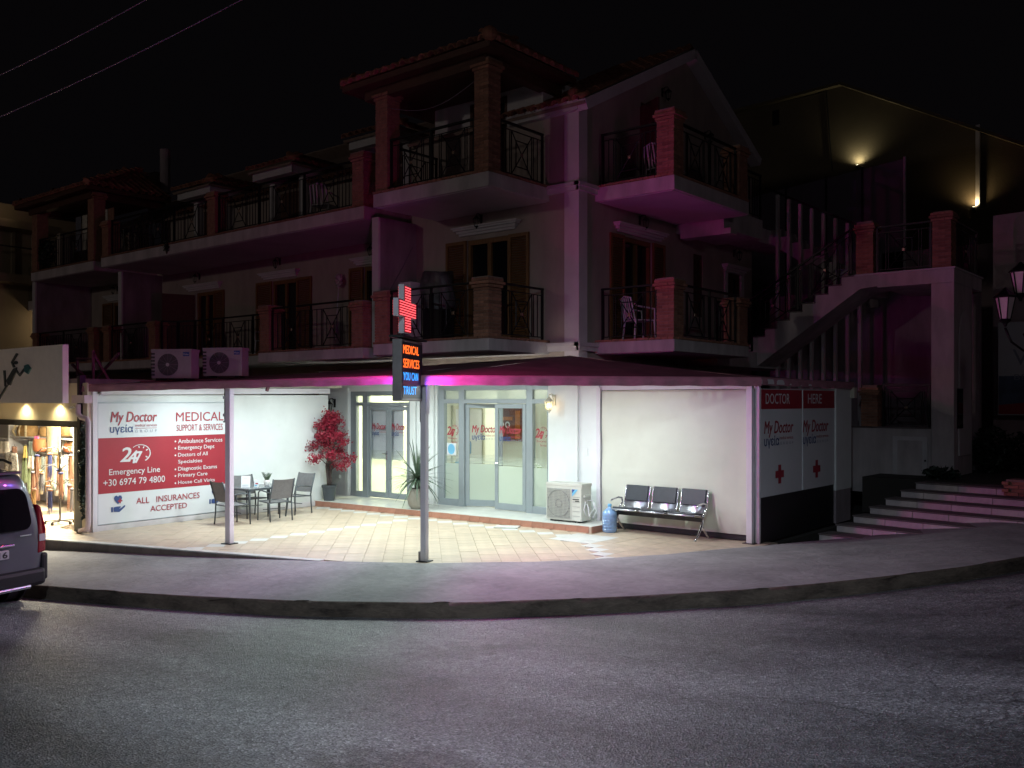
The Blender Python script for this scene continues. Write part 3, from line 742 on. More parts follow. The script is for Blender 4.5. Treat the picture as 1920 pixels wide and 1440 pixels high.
shuttered(O, Y3, X3, 1.55, 2.62, 3.42, 5.6, .52, .5); pediment(O, Y3, X3, 1.3, 2.95, 5.66)
shuttered(O, Y3, X3, 2.2, 3.0, 6.42, 8.45, 0, 0, kind='darkwood')
shuttered(O, Y3, X3, 4.42, 4.85, 4.2, 5.6, 0, 0, kind='darkwood')
shuttered(O, Y3, X3, 6.05, 6.75, 3.42, 5.35, 0, 0, kind='darkwood')
mb = MB(); 
for a in ((5.9, 6.04, 3.42, 5.35), (6.76, 6.9, 3.42, 5.35)): mb.box(0, .04, a[0], a[1], a[2], a[3])
mb.each('door_surround', M['trim'], bld); pediment(O, Y3, X3, 5.9, 6.9, 5.36)
MB().obox((.32, 2.02, 7.35), (.30, -.16, 0), (.012, .022, 0), (0, 0, .98)).build('shutter', M['darkwood'], bld)

# ---- balconies
def slab(x0, x1, y0, y1, z0, z1, lip=True):
    b = MB().box(x0, x1, y0, y1, z0, z1).build('balcony_slab', M['slab'], bld, bevel=.01)
    MB().box(x0 + .05, x1 - .05, y0 + .05, y1 - .02, z0 - .012, z0 - .002).build('soffit', M['soffit'], b)
    if lip:
        mb = MB(); w = .115; n = int((x1 - x0) / .125)
        def put(cx, cy, dx, dy):
            mb.obox((cx, cy, z1 + .022 + random.uniform(-.003, .003)), (dx, 0, 0), (0, dy, 0), (0, 0, .020))
        for k in range(n): put(x0 + (k + .5) * (x1 - x0) / n, y0 + .06, (x1 - x0) / n / 2 - .006, .075)
        n = int((y1 - y0) / .125)
        for side in (x0, x1):
            for k in range(1, n): put(side - .06 * (1 if side == x1 else -1), y0 + (k + .5) * (y1 - y0) / n, .075, (y1 - y0) / n / 2 - .006)
        mb.build('brick_edging', M['brick'], b, kind='stuff')
    return b
TX0, TX1, TY = -3.70, -.68, -1.78
slab(TX0, TX1, TY, 0, 6.12, 6.38); slab(TX0, TX1, TY, 0, 3.20, 3.42)
slab(-15.85, -4.63, -1.20, .9, 6.12, 6.38)
slab(-8.3, -4.63, -1.22, .9, 3.20, 3.42)
slab(-13.2, -8.32, -.55, .9, 3.20, 3.42)
slab(-16.1, -13.22, -1.05, .9, 3.20, 3.42)
slab(-20.6, -16.5, -1.1, .9, 6.12, 6.38); slab(-20.6, -16.5, -1.1, .9, 3.2, 3.42)
slab(0, 1.72, .55, 3.60, 3.20, 3.42); slab(0, 1.72, .55, 3.60, 6.12, 6.38)
MB().box(.02, 1.15, 3.62, 5.5, 5.92, 6.36).build('gallery_slab', M['slab'], bld); MB().box(.02, 1.0, 3.62, 7.6, 3.05, 3.40).build('gallery_slab', M['slab'], bld)
MB().box(.02, .75, 5.5, 8.1, 6.02, 6.36).build('gallery_slab', M['slab'], bld)
MB().box(.12, 1.3, 3.62, 3.9, 5.80, 5.92).build('gallery_beam', M['slab'], bld)

# ---- brick pillars (near bricks are objects, the rest one mesh)
bricks = []; bulkb = MB(); NBR = [0]
def pillar(x, y, z0, hh, s=.35, near=False):
    core = MB().box(x - s / 2 + .012, x + s / 2 - .012, y - s / 2 + .012, y + s / 2 - .012, z0, z0 + hh - .02).build('brick_pillar', M['mortar'], bld)
    ch = .058; n = int(hh / ch); cap = n - 3
    for k in range(n):
        e = 0 if k < cap else (.025, .055, .03)[min(2, k - cap)]
        S_ = s + 2 * e; w = .115 if k < cap else S_ / 3; Ln = S_ - w
        for q in range(4):
            a = q * math.pi / 2 + (math.pi / 2 if k % 2 else 0)
            # pinwheel: brick lies along one side, its end covered by the next
            sgn = 1 if k % 2 else -1
            lx, ly = (-sgn * w / 2, S_ / 2 - w / 2)
            ca, sa = math.cos(a), math.sin(a)
            cx, cy = x + lx * ca - ly * sa, y + lx * sa + ly * ca
            L_ = Ln / 2 - .005
            jit = random.uniform(-.003, .003)
            bricks.append((near, (cx, cy, z0 + (k + .5) * ch), a, L_, w / 2 + jit, core))
    if True:
        MB().box(x - s / 2 - .02, x + s / 2 + .02, y - s / 2 - .02, y + s / 2 + .02, z0 + n * ch, z0 + n * ch + .02).build('cap', M['mortar'], core)
PZ = 6.42; QZ = 3.46
px_ = TX1 - .20; py_ = TY + .20
pillar(px_, py_, PZ, 2.02, .34, True); pillar(TX0 + .20, py_, PZ, 2.02, .34, True)
pillar(px_, py_, QZ, 1.08, .36, True); pillar(TX0 + .20, py_, QZ, 1.02, .36, True)
pillar(1.72 - .20, .55 + .20, PZ, 1.18, .36, True); pillar(1.72 - .2, 3.6 - .2, PZ, 1.1, .36); pillar(1.72 - .2, .55 + .2, QZ, 1.1, .36, True); pillar(1.72 - .2, 3.4, QZ, .95, .36)
pillar(-4.85, -1.0, PZ, 1.15, .36); pillar(-4.85, -1.02, QZ, .98, .36); pillar(-8.1, -1.02, QZ, 1.05, .36)
pillar(-10.3, -1.02, PZ, 1.05, .34); pillar(-15.65, -1.0, PZ, 1.0, .36); pillar(-13.4, -.85, QZ, 1.0, .34); pillar(-15.9, -.85, QZ, 1.0, .34)
pillar(-16.7, -.9, PZ, 2.0, .36); pillar(-20.4, -.9, PZ, 2.0, .36); pillar(-16.7, -.9, QZ, 1.0, .34); pillar(-20.4, -.9, QZ, 1.0, .34)
def brick_budget():
    cache = {}
    c = 0
    for near, loc, a, L_, w, core in sorted(bricks, key=lambda b: (not b[0], (Vector(b[1]) - CAM).length)):
        key = (round(L_, 3), round(w, 3))
        if c < 300:
            if key not in cache: cache[key] = MB().box(-key[0], key[0], -key[1], key[1], -.0245, .0245).mesh('brick', M['brick'])
            link('brick', cache[key], core, loc, a); c += 1
        else:
            ca, sa = math.cos(a), math.sin(a)
            bulkb.obox(loc, (ca * L_, sa * L_, 0), (-sa * w, ca * w, 0), (0, 0, .0245))
    bulkb.build('brick_courses', M['brick'], bld, kind='stuff')

# ---- iron railings
def railing(p0, p1, hh=.98, parent=None, motif=True, steps=None, lift=.06, seg=1.45):
    p0, p1 = Vector(p0), Vector(p1); d = p1 - p0; L = math.hypot(d.x, d.y); u = d / L; uh = Vector((d.x, d.y, 0)).normalized()
    r = MB()
    up = lambda t, z: p0 + u * t + Z3 * z
    r.bar(up(0, hh), up(L, hh), .055, .035); r.bar(up(0, hh - .12), up(L, hh - .12), .016, .016); r.bar(up(0, lift), up(L, lift), .03, .016)
    n = max(1, round(L / seg))
    for k in range(n + 1):
        t = min(max(k * L / n, .02), L - .02); r.bar(up(t, 0), up(t, hh), .04, .04)
    rail = r.build('railing', M['iron'], parent or bld)
    for k in range(n):
        a, b = k * L / n, (k + 1) * L / n; w = b - a; m0, m1 = (a + b) / 2 - .30, (a + b) / 2 + .30
        if motif and w > .8:
            q = MB(); zt, zb = hh - .12, lift; zm = (zt + zb) / 2
            tt = .0115
            q.tube([up(m0, zb), up(m1, zt)], tt, 5); q.tube([up(m0, zt), up(m1, zb)], tt, 5)
            q.tube([up(m0, zb), up(m0, zt)], tt, 5); q.tube([up(m1, zb), up(m1, zt)], tt, 5)
            i0, i1, j0, j1 = m0 + .13, m1 - .13, zb + .16, zt - .16
            for s1, s2 in (((i0, j0), (i1, j0)), ((i1, j0), (i1, j1)), ((i1, j1), (i0, j1)), ((i0, j1), (i0, j0))): q.tube([up(*s1), up(*s2)], tt, 5)
            q.build('star_panel', M['iron'], rail)
            MB().obox(up((m0 + m1) / 2, zm), uh * .035, Vector((-uh.y, uh.x, 0)) * .012, Z3 * .035).build('medallion', M['medal'], rail, bevel=.012)
            rng = [(a + .05, m0 - .05), (m1 + .05, b - .05)]
        else: rng = [(a + .05, b - .05)]
        bm_ = MB()
        cnt = 0
        for (s, e) in rng:
            c = max(1, int((e - s) / .11))
            for i in range(c + 1):
                t = s + (e - s) * i / c if e > s else s
                slope = d.z / L
                b_ = MB().tube([(0, 0, lift), (0, 0, hh - .12)], .0075, 5)
                link('baluster', _bal(hh, lift), rail, up(t, 0))
    return rail
_bc = {}
def _bal(hh, lift):
    k = (round(hh, 2), round(lift, 2))
    if k not in _bc: _bc[k] = MB().tube([(0, 0, k[1]), (0, 0, k[0] - .12)], .0105, 5).mesh('baluster', M['iron'])
    return _bc[k]
for z, far in ((PZ, 0), (QZ, 1)):
    railing((TX0 + .40, TY + .1, z), (TX1 - .40, TY + .1, z)); railing((TX1 - .1, TY + .42, z), (TX1 - .1, -.08, z)); railing((TX0 + .1, TY + .42, z), (TX0 + .1, -.08, z))
    railing((.08, .66, z), (1.72 - .4, .66, z)); railing((1.62, .95, z), (1.62, 3.2, z))
railing((-10.1, -1.1, PZ), (-5.05, -1.1, PZ)); railing((-15.4, -1.1, PZ), (-10.5, -1.1, PZ))
railing((-7.9, -1.12, QZ), (-5.05, -1.12, QZ))
# bowed railing in front of the second flat
pts = [Vector((-8.35 - .9 * (1 - math.cos(t)) - 4.0 * t / 1.571 * .0, -1.02 + .0, 0)) for t in (0,)]
arc = [(-8.32, -.45), (-12.2, -.45), (-12.75, -.62), (-13.05, -.95)]
for a, b in zip(arc, arc[1:]): railing((*a, QZ), (*b, QZ), motif=math.dist(a, b) > 1.2)
railing((-15.7, -.95, QZ), (-13.6, -.95, QZ)); railing((-20.2, -1.0, PZ), (-16.95, -1.0, PZ)); railing((-20.2, -1.0, QZ), (-16.95, -1.0, QZ))
railing((-16.6, -.7, PZ), (-16.6, .85, PZ)); railing((-16.6, -.7, QZ), (-16.6, .85, QZ))
railing((1.1, 3.7, 6.38), (1.1, 5.5, 6.38)); railing((.95, 3.7, 3.42), (.95, 5.4, 3.42))

# ---- roofs
def tile_mesh(L=.42, r=.10):
    mb = MB(); n = 7; vs = []
    for y, rr in ((0, r), (L, r * .82)):
        for k in range(n):
            th = math.pi * k / (n - 1); vs.append((rr * math.cos(th), y, rr * math.sin(th)))
        for k in range(n):
            th = math.pi * k / (n - 1); vs.append(((rr - .014) * math.cos(th), y, (rr - .014) * math.sin(th)))
    fs = []
    for k in range(n - 1):
        fs.append((k, k + 1, 2 * n + k + 1, 2 * n + k)); fs.append((n + k + 1, n + k, 3 * n + k, 3 * n + k + 1)); fs.append((k, n + k, n + k + 1, k + 1))
    return mb.add(vs, fs)
_tm = tile_mesh(); TMESH = _tm.mesh('roof_tile', M['tile_roof'], True)
roofbulk = MB()
def tilefield(origin, u, s, width, length, limit, rows_single=1, lenfun=None):
    """columns of barrel tiles: u along the eave, s up the slope; first rows are single objects"""
    u = Vector(u).normalized(); s = Vector(s).normalized(); nrm = u.cross(s); 
    if nrm.z < 0: nrm = -nrm
    ncol = int(width / .235)
    R = Matrix((u, s, nrm)).transposed()
    if R.determinant() < 0: R = Matrix((-u, s, nrm)).transposed()
    for i in range(ncol):
        x = (i + .5) * width / ncol; Lc = length if lenfun is None else lenfun(x)
        for j in range(int(Lc / .36) + 1):
            p = Vector(origin) + u * x + s * (j * .36 + random.uniform(-.012, .012)) + nrm * (.02 + .012 * random.random())
            if j < rows_single:
                o = bpy.data.objects.new('roof_tile', TMESH); COL.objects.link(o); o.parent = limit; o.matrix_local = Matrix.Translation(p) @ R.to_4x4()
            elif j <= 12:
                base = len(roofbulk.v)
                roofbulk.v += [tuple(p + R @ Vector(v)) for v in _tm.v]; roofbulk.f += [tuple(k + base for k in f) for f in _tm.f]
def plane_roof(name, pts, m, th=.06):
    pts = [Vector(p) for p in pts]; n = (pts[1] - pts[0]).cross(pts[2] - pts[0]).normalized()
    if n.z < 0: pts = pts[::-1]; n = -n
    k = len(pts); return MB().add([p - n * th for p in pts] + pts, [tuple(range(k))[::-1], tuple(range(k, 2 * k))] + [(i, (i + 1) % k, k + (i + 1) % k, k + i) for i in range(k)]).build(name, m, bld)
# corner tower roof (hip, open loggia under it)
def loggia_roof(x0, x1, y0, y1, z, rise):
    px, py = (x0 + x1) / 2, y1 - .1
    ap = Vector(((x0 + x1) / 2, y1 + .3, z + rise)); A_, B_, C_, D_ = Vector((x0, y0, z)), Vector((x1, y0, z)), Vector((x1, y1, z)), Vector((x0, y1, z))
    rf = plane_roof('roof', [A_, B_, ap], M['darkwood']); plane_roof('roof', [B_, C_, ap], M['darkwood']); plane_roof('roof', [D_, A_, ap], M['darkwood'])
    w = x1 - x0; m = (A_ + B_) / 2; s = ap - m; sl = s.length
    tilefield(A_ - s.normalized() * .06, (1, 0, 0), s, w, sl, rf, 1, lambda x: sl * (1 - abs(x / w * 2 - 1)))
    w2 = y1 - y0; sr = Vector((ap.x - x1, 0, rise)); 
    tilefield(B_ - sr.normalized() * .06, (0, 1, 0), sr, w2, sr.length, rf, 1, lambda x: sr.length * min(1, x / w2 * .95))
    sl2 = Vector((ap.x - x0, 0, rise)); tilefield(A_ - sl2.normalized() * .06, (0, 1, 0), sl2, w2, sl2.length, rf, 1, lambda x: sl2.length * min(1, x / w2 * .95))
    # hip ridges and end knob
    for q in (A_, B_):
        L = (ap - q).length; n = int(L / .34)
        mb = MB()
        for k in range(n):
            a = q + (ap - q) * (k / n); b = q + (ap - q) * ((k + 1.15) / n); mb.tube([a + Z3 * .07, b + Z3 * .06], [.105, .085], 8)
        mb.build('hip_tiles', M['tile_roof'], rf, kind='stuff')
    # beams and purlins of the ceiling
    zb = z - .28
    bm = MB().box(x0 + .35, x1 - .35, y0 + .30, y0 + .50, zb, zb + .20).box(x1 - .55, x1 - .35, y0 + .50, y1, zb, zb + .20).box(x0 + .35, x0 + .55, y0 + .50, y1, zb, zb + .20)
    bm.each('roof_beam', M['darkwood'], bld)
    MB().box(x0 + .05, x1 - .05, y0 + .05, y1, z - .075, z - .05).build('roof_boarding', M['darkwood'], bld)
    fb = MB().bar(A_ + Vector((.02, .02, -.06)), B_ + Vector((-.02, .02, -.06)), .03, .10).bar(B_ + Vector((-.02, .02, -.06)), C_ + Vector((-.02, 0, -.06)), .03, .10).bar(A_ + Vector((.02, .02, -.06)), D_ + Vector((.02, 0, -.06)), .03, .10)
    fb.each('fascia', M['darkwood'], bld)
loggia_roof(-4.30, -.40, -2.08, .5, 8.55, 1.25)
loggia_roof(-21.0, -16.2, -1.45, 1.2, 8.5, 1.3)
# dormer wall behind the corner loggia, main roofs
wallh(MB(), Vector((0, .02, 0)), X3, Y3, -3.75, -.85, 7.86, 8.62, [(-2.75, -1.75, 7.86, 8.4)], .22).each('dormer_wall', M['trim'], bld)
MB().box(-1.05, -.85, .24, 1.5, 7.86, 8.6).box(-3.75, -3.55, .24, 1.5, 7.86, 8.6).each('dormer_cheek', M['trim'], bld)
r1 = plane_roof('roof', [(-4.4, -.18, 7.83), (.26, -.18, 7.83), (.26, 4.04, 10.0), (-4.4, 4.04, 10.0)], M['mortar'])
plane_roof('roof', [(.26, 4.04, 10.0), (.26, 7.45, 8.2), (-20, 7.45, 8.2), (-20, 4.04, 10.0)], M['mortar'])
sv = Vector((0, 4.22, 2.17)); tilefield((-1.7, -.24, 7.82), (1, 0, 0), sv, 1.95, sv.length, r1, 1)
sv2 = Vector((0, -3.41, 1.8)); tilefield((-1.5, 7.5, 8.16), (1, 0, 0), sv2, 1.75, sv2.length, r1, 0)
wallh(MB(), Vector((0, 1.6, 0)), X3, Y3, -20.8, -4.45, 6.38, 8.15, [(a, a + 1.1, 6.38, 8.15) for a in (-7.2, -10.9, -14.7, -18.6)], .2).build('upper_wall', M['stucco'], bld)
r2 = plane_roof('roof', [(-20.8, 1.35, 8.0), (-4.4, 1.35, 8.0), (-4.4, 4.04, 9.6), (-20.8, 4.04, 9.6)], M['mortar'])
sv = Vector((0, 2.7, 1.6)); tilefield((-16.2, 1.29, 8.0), (1, 0, 0), sv, 11.8, .1, r2, 0)
for k, xc in enumerate((-6.5, -10.45, -14.2)):
    w = .85; zt = (8.62, 8.45, 8.45)[k]
    d = MB().box(xc - w, xc + w, .72, .95, zt - .22, zt).box(xc + w - .22, xc + w, .95, 2.6, zt - .22, zt).box(xc - w, xc - w + .22, .95, 2.6, zt - .22, zt).build('dormer_fascia', M['trim'], bld)
    MB().box(xc - w + .1, xc - w + .32, 1.2, 1.6, 6.4, zt - .23).box(xc + w - .32, xc + w - .1, 1.2, 2.6, 6.4, zt - .23).each('dormer_wall', M['trim'], bld)
    MB().box(xc - w + .32, xc + w - .32, 1.4, 1.45, 6.4, zt - .3).build('dormer_door', M['darkwood'], bld)
    rr = plane_roof('dormer_roof', [(xc - w - .1, .62, zt + .01), (xc + w + .1, .62, zt + .01), (xc, 1.6, zt + .42)], M['mortar'])
    plane_roof('dormer_roof', [(xc + w + .1, .62, zt + .01), (xc + w + .1, 2.9, zt + .01), (xc, 2.9, zt + .42), (xc, 1.6, zt + .42)], M['mortar'])
    plane_roof('dormer_roof', [(xc - w - .1, .62, zt + .01), (xc - w - .1, 2.9, zt + .01), (xc, 2.9, zt + .42), (xc, 1.6, zt + .42)], M['mortar'])
    s = Vector((0, .98, .41)); W2 = 2 * w + .2
    tilefield((xc - w - .1, .56, zt + .02), (1, 0, 0), s, W2, 1.06, rr, 1, lambda x: 1.06 * (1 - abs(x / W2 * 2 - 1)))
    s = Vector((-1, 0, .44)); tilefield((xc + w + .16, .66, zt + .02), (0, 1, 0), s, 2.2, 1.0, rr, 1, lambda x: min(1.0, x + .2))
    MB().ball((xc, 1.55, zt + .52), .12, .12, .10).each('ridge_cap', M['tile_roof'], rr)
MB().ball((.0, -.12, 8.02), .13, .13, .12).ball((-.42, -2.05, 8.66), .14, .14, .13).each('ridge_cap', M['tile_roof'], bld)
roofbulk.build('tile_field', M['tile_roof'], bld, kind='stuff')
ch = MB().box(-19.0, -18.6, 2.0, 2.4, 8.4, 9.9).build('chimney', M['stucco'], bld); MB().tube([(-17.6, 1.8, 9.0), (-17.6, 1.8, 10.4)], .16, 12).build('flue', M['stain'], bld)
MB().box(-19.9, -18.9, 1.5, 2.4, 9.78, 9.9).build('chimney_cap', M['mortar'], bld)
brick_budget()

# ================================================================== CLINIC SHOPFRONTS
def XP(px): return PY(px, 900, 0).x
def bars(mb, rects, y0=.03, y1=.13):
    for (a, b, c, d) in rects: mb.box(a, b, y0, y1, c, d)
    return mb
def logo(mbs, O, U, V, x0, x1, zt, zb, small=True):
    """two-line clinic logo inside x0..x1, top zt, bottom zb"""
    w = x1 - x0; h = zt - zb
    mbs['r'].text('My Doctor', O, U, V, x0, x1, zt - .60 * h, zt, shear=.22, bold=0.0077)
    mbs['b'].text('υγεία', O, U, V, x0, x0 + .50 * w, zb, zb + .46 * h, bold=0.0063)
    mbs['r'].text('medical services', O, U, V, x0 + .52 * w, x1, zb + .30 * h, zb + .42 * h)
    mbs['g'].text('GROUP', O, U, V, x0 + .54 * w, x1, zb + .10 * h, zb + .20 * h, sp=1.9)
def clock247(mb, O, U, V, x0, x1, z0, z1):
    w, h = x1 - x0, z1 - z0
    mb.text('2', O, U, V, x0, x0 + .36 * w, z0 + .12 * h, z0 + .86 * h, shear=.2, bold=0.0140)
    mb.text('4', O, U, V, x0 + .28 * w, x0 + .56 * w, z0 + .02 * h, z0 + .68 * h, shear=.2, bold=0.0140)
    mb.text('7', O, U, V, x0 + .50 * w, x0 + .74 * w, z0 + .02 * h, z0 + .62 * h, shear=.2, bold=0.0175)
    c = (x0 + .68 * w, z0 + .52 * h); r = .36 * w; O, U, V = Vector(O), Vector(U), Vector(V)
    ry = .48 * h
    for k in range(16):
        a0, a1 = RAD(135 - k * 12.2), RAD(135 - (k + 1) * 12.2); t = .06 + .06 * k / 16
        q = []
        for a, s_ in ((a0, 1), (a1, 1), (a1, 1 - t), (a0, 1 - t)): q.append(O + U * (c[0] + r * s_ * math.cos(a)) + V * (c[1] + ry * s_ * math.sin(a)))
        mb.add(q, [(3, 2, 1, 0)])
    for a in (100, 65, 30, -35):
        a = RAD(a); d = (U * math.cos(a) * r + V * math.sin(a) * ry); t = (U * -math.sin(a) + V * math.cos(a)) * .018 * w; p = O + U * c[0] + V * c[1]
        mb.add([p + d * .62 - t, p + d * .84 - t, p + d * .84 + t, p + d * .62 + t], [(0, 1, 2, 3)])
YG = .08
# right-hand shopfront
sf = bars(MB(), [(-3.67, -3.50, .11, 2.62), (-3.08, -2.93, .11, 2.62), (-1.28, -1.12, .11, 2.62), (-.76, -.71, .11, 2.62), (-3.50, -3.08, 2.52, 2.62), (-2.93, -1.28, 2.52, 2.62), (-1.12, -.76, 2.52, 2.62),
                 (-3.50, -3.08, 2.25, 2.34), (-2.93, -1.28, 2.25, 2.34), (-1.12, -.76, 2.25, 2.34), (-3.50, -3.08, .11, .25), (-1.12, -.76, .11, .25)]).build('shopfront', M['alu'], bld, bevel=.006)
for (a, b, c, d) in ((-3.50, -3.08, .25, 2.25), (-1.12, -.76, .25, 2.25)):
    MB().box(a, b, YG, YG + .006, c, d).build('pane', M['glass'], sf)
    MB().box(a, b, YG - .006, YG - .003, c, 1.0).build('frosted_film', M['frost'], sf)
for (a, b) in ((-3.50, -3.08), (-2.93, -1.28), (-1.12, -.76)): MB().box(a, b, YG, YG + .006, 2.34, 2.52).build('transom_pane', M['frost2'], sf)
def stripes(parent, fn, a, b):
    mb = MB()
    for k in range(6):
        z = 1.02 + k * .030; mb.obox(*fn(a, b, z, z + .004 + .002 * (6 - k)))
    mb.build('film_stripe', M['frost'], parent)
def flat(a, b, z0, z1, y=YG - .0045): return ((a + b) / 2, y, (z0 + z1) / 2), ((b - a) / 2, 0, 0), (0, .001, 0), (0, 0, (z1 - z0) / 2)
stripes(sf, flat, -3.50, -3.08); stripes(sf, flat, -1.12, -.76)
MB().box(-3.46, -3.20, YG - .004, YG - .002, 1.16, 1.42).build('sticker', M['paper'], sf); MB().prism([(-3.33 + .10 * math.cos(a * .314), 1.29 + .11 * math.sin(a * .314)) for a in range(20)], (0, YG - .0045, 0), X3, Z3, -Y3, .002).build('sticker_disc', M['lightblue'], sf)
# two door leaves: the left one stands open inwards, the right one is shut
def leaf(name, w, z0, z1, loc, rz, lab=None):
    """hinge at the origin, leaf along +x"""
    f = MB(); s_ = .085
    f.box(0, s_, -.022, .022, z0, z1).box(w - s_, w, -.022, .022, z0, z1).box(s_, w - s_, -.022, .022, z1 - s_, z1).box(s_, w - s_, -.022, .022, z0, z0 + .13)
    o = f.build(name, M['alu'], bld, bevel=.004); o.location = loc; o.rotation_euler = (0, 0, rz)
    return o, s_
d1, s_ = leaf('door_leaf', .80, .125, 2.24, (-2.93, .09, 0), RAD(24)); d2, _ = leaf('door_leaf', .80, .125, 2.24, (-1.285, .05, 0), RAD(180))
if 1: d1['label'] = 'glass door leaf standing open inwards'
for dl, w in ((d1, .80), (d2, .80)):
    MB().box(.085, w - .085, -.003, .003, .255, 2.155).build('pane', M['glass'], dl)
    sg = -1 if dl is d1 else 1
    MB().box(.085, w - .085, sg * .006 - .001, sg * .006 + .001, .255, 1.0).build('frosted_film', M['frost'], dl)
    mb = MB()
    for k in range(6): mb.box(.085, w - .085, sg * .006 - .001, sg * .006 + .001, 1.02 + k * .03, 1.026 + k * .03 + .002 * (5 - k))
    mb.build('film_stripe', M['frost'], dl)
    MB().tube([(w - .04, sg * .03, 1.05), (w - .04, sg * .075, 1.05), (w - .13, sg * .075, 1.05)], .011, 8).build('handle', M['chrome'], dl)
    g_ = {'r': MB(), 'b': MB(), 'g': MB()}
    if dl is d1: logo(g_, (0, -.010, 0), X3, Z3, .14, .70, 1.80, 1.47)
    else: logo(g_, (w, .010, 0), -X3, Z3, .12, .68, 1.80, 1.47)
    g_['r'].build('lettering', M['redtext'], dl); g_['b'].build('lettering', M['blue'], dl); g_['g'].build('lettering', M['greytext'], dl)
g_ = {'r': MB(), 'g': MB()}
for (a, b) in ((-3.45, -3.14), (-1.08, -.79)):
    clock247(g_['r'], (0, YG - .008, 0), X3, Z3, a, b, 1.56, 1.80)
    g_['g'].text('Emergency', (0, YG - .008, 0), X3, Z3, a + .04, b - .02, 1.49, 1.54); g_['g'].text('Service', (0, YG - .008, 0), X3, Z3, a + .12, b - .02, 1.42, 1.465)
g_['r'].build('lettering', M['redtext'], sf); g_['g'].build('lettering', M['redtext'], sf)

# left-hand shopfront
sf2 = bars(MB(), [(-6.49, -6.30, .11, 2.52), (-6.08, -5.90, .11, 2.52), (-4.56, -4.50, .11, 2.52), (-6.30, -6.08, 2.42, 2.52), (-5.90, -4.56, 2.42, 2.52), (-6.30, -6.08, 2.19, 2.27), (-5.90, -4.56, 2.19, 2.27), (-6.30, -6.08, .11, .24)]).build('shopfront', M['alu'], bld, bevel=.006)
MB().box(-6.30, -6.08, YG, YG + .006, .24, 2.19).build('pane', M['glass'], sf2)
for a, b in ((-6.30, -6.08), (-5.90, -4.56)): MB().box(a, b, YG, YG + .006, 2.27, 2.42).build('transom_pane', M['frost2'], sf2)
for (x, rz, sg) in ((-5.90, 0, -1), (-4.56, RAD(180), 1)):
    dl, _ = leaf('door_leaf', .668, .125, 2.18, (x, .07, 0), rz); w = .668
    MB().box(.085, w - .085, -.003, .003, .255, 2.095).build('pane', M['glass'], dl)
    mb = MB()
    for k in range(7): mb.box(.085, w - .085, sg * .006 - .001, sg * .006 + .001, 1.0 + k * .03, 1.008 + k * .03 + .001 * (6 - k))
    mb.box(.085, w - .085, sg * .006 - .001, sg * .006 + .001, .255, .985)
    mb.build('frosted_film', M['frost2'], dl)
    if sg < 0: MB().tube([(w - .04, sg * .03, 1.12), (w - .04, sg * .07, 1.12), (w - .15, sg * .07, 1.12)], .012, 8).box(w - .055, w - .025, -.03, -.022, .98, 1.18).build('handle', M['chrome'], dl)
    g_ = {'r': MB(), 'b': MB(), 'g': MB()}
    if sg < 0: logo(g_, (0, -.012, 0), X3, Z3, .13, .57, 1.80, 1.50)
    else: logo(g_, (w, .012, 0), -X3, Z3, .10, .54, 1.80, 1.50)
    g_['r'].build('lettering', M['redtext'], dl); g_['b'].build('lettering', M['blue'], dl); g_['g'].build('lettering', M['greytext'], dl)
# plaster pilasters between the shopfronts
MB().box(-4.44, -4.28, -.05, -.001, .11, 2.95).box(-3.93, -3.73, -.05, -.001, .11, 2.95).box(-.28, .015, -.05, -.001, .11, 2.88).each('pilaster', M['shopwhite'], bld, bevel=.008)
MB().box(-6.60, -6.50, -.04, -.001, .11, 2.6).each('pilaster', M['shopwhite'], bld)
MB().box(.14, .22, -.012, -.001, 1.28, 1.42).build('wall_socket', M['shopwhite'], bld, bevel=.004)
MB().box(-6.42 - .45, -6.36 - .45, -.03, -.001, .50, .58).build('wall_socket', M['shopwhite'], bld, bevel=.004)
# rooms
r = MB()
for (x0, x1, y1) in ((-6.9, -4.32, 3.2), (-4.2, -.32, 4.6)):
    r.box(x0 - .04, x0, .29, y1, .05, 2.85).box(x1, x1 + .04, .29, y1, .05, 2.85).box(x0, x1, y1, y1 + .05, .05, 2.85).box(x0, x1, .29, y1, 2.80, 2.85)
r.each('room_wall', M['interior'], bld)
MB().box(-6.9, -4.32, .285, 3.2, .06, .10).box(-4.2, -.32, .285, 4.6, .06, .10).each('room_floor', M['porch'], bld)
# partition and corridor door in the rooms
MB().box(-6.22, -4.86, .15, .17, .98, 2.22).box(-4.76, -4.45, .15, .17, .98, 2.22).each('room_screen', M['cabinet'], bld)
MB().box(-3.75, -1.9, 2.05, 2.12, .1, 2.79).build('room_partition', M['interior'], bld)
MB().box(-4.20, -4.14, 1.0, 1.08, .1, 2.2).box(-4.20, -4.14, 2.0, 2.08, .1, 2.2).box(-4.20, -4.14, 1.08, 2.0, 2.12, 2.2).each('inner_door_frame', M['beige_metal'], bld)
MB().box(-4.195, -4.17, 1.08, 2.0, .1, 2.12).build('inner_door', M['paper'], bld)
for (x, y, sx, sy) in ((-5.6, 1.7, 1.4, .6), (-2.2, 2.2, 2.2, .5)):
    cl = MB().box(x - sx / 2, x + sx / 2, y - sy / 2, y + sy / 2, 2.775, 2.795).build('ceiling_panel', M['coolpanel'], bld)
    area('ceiling_lamp', cl, (x, y, 2.765), sx, sy, L_CLINIC * (1.5 if x < -4 else 1.05), (1.0, .98, .66) if x < -4 else (.97, 1.0, .88))
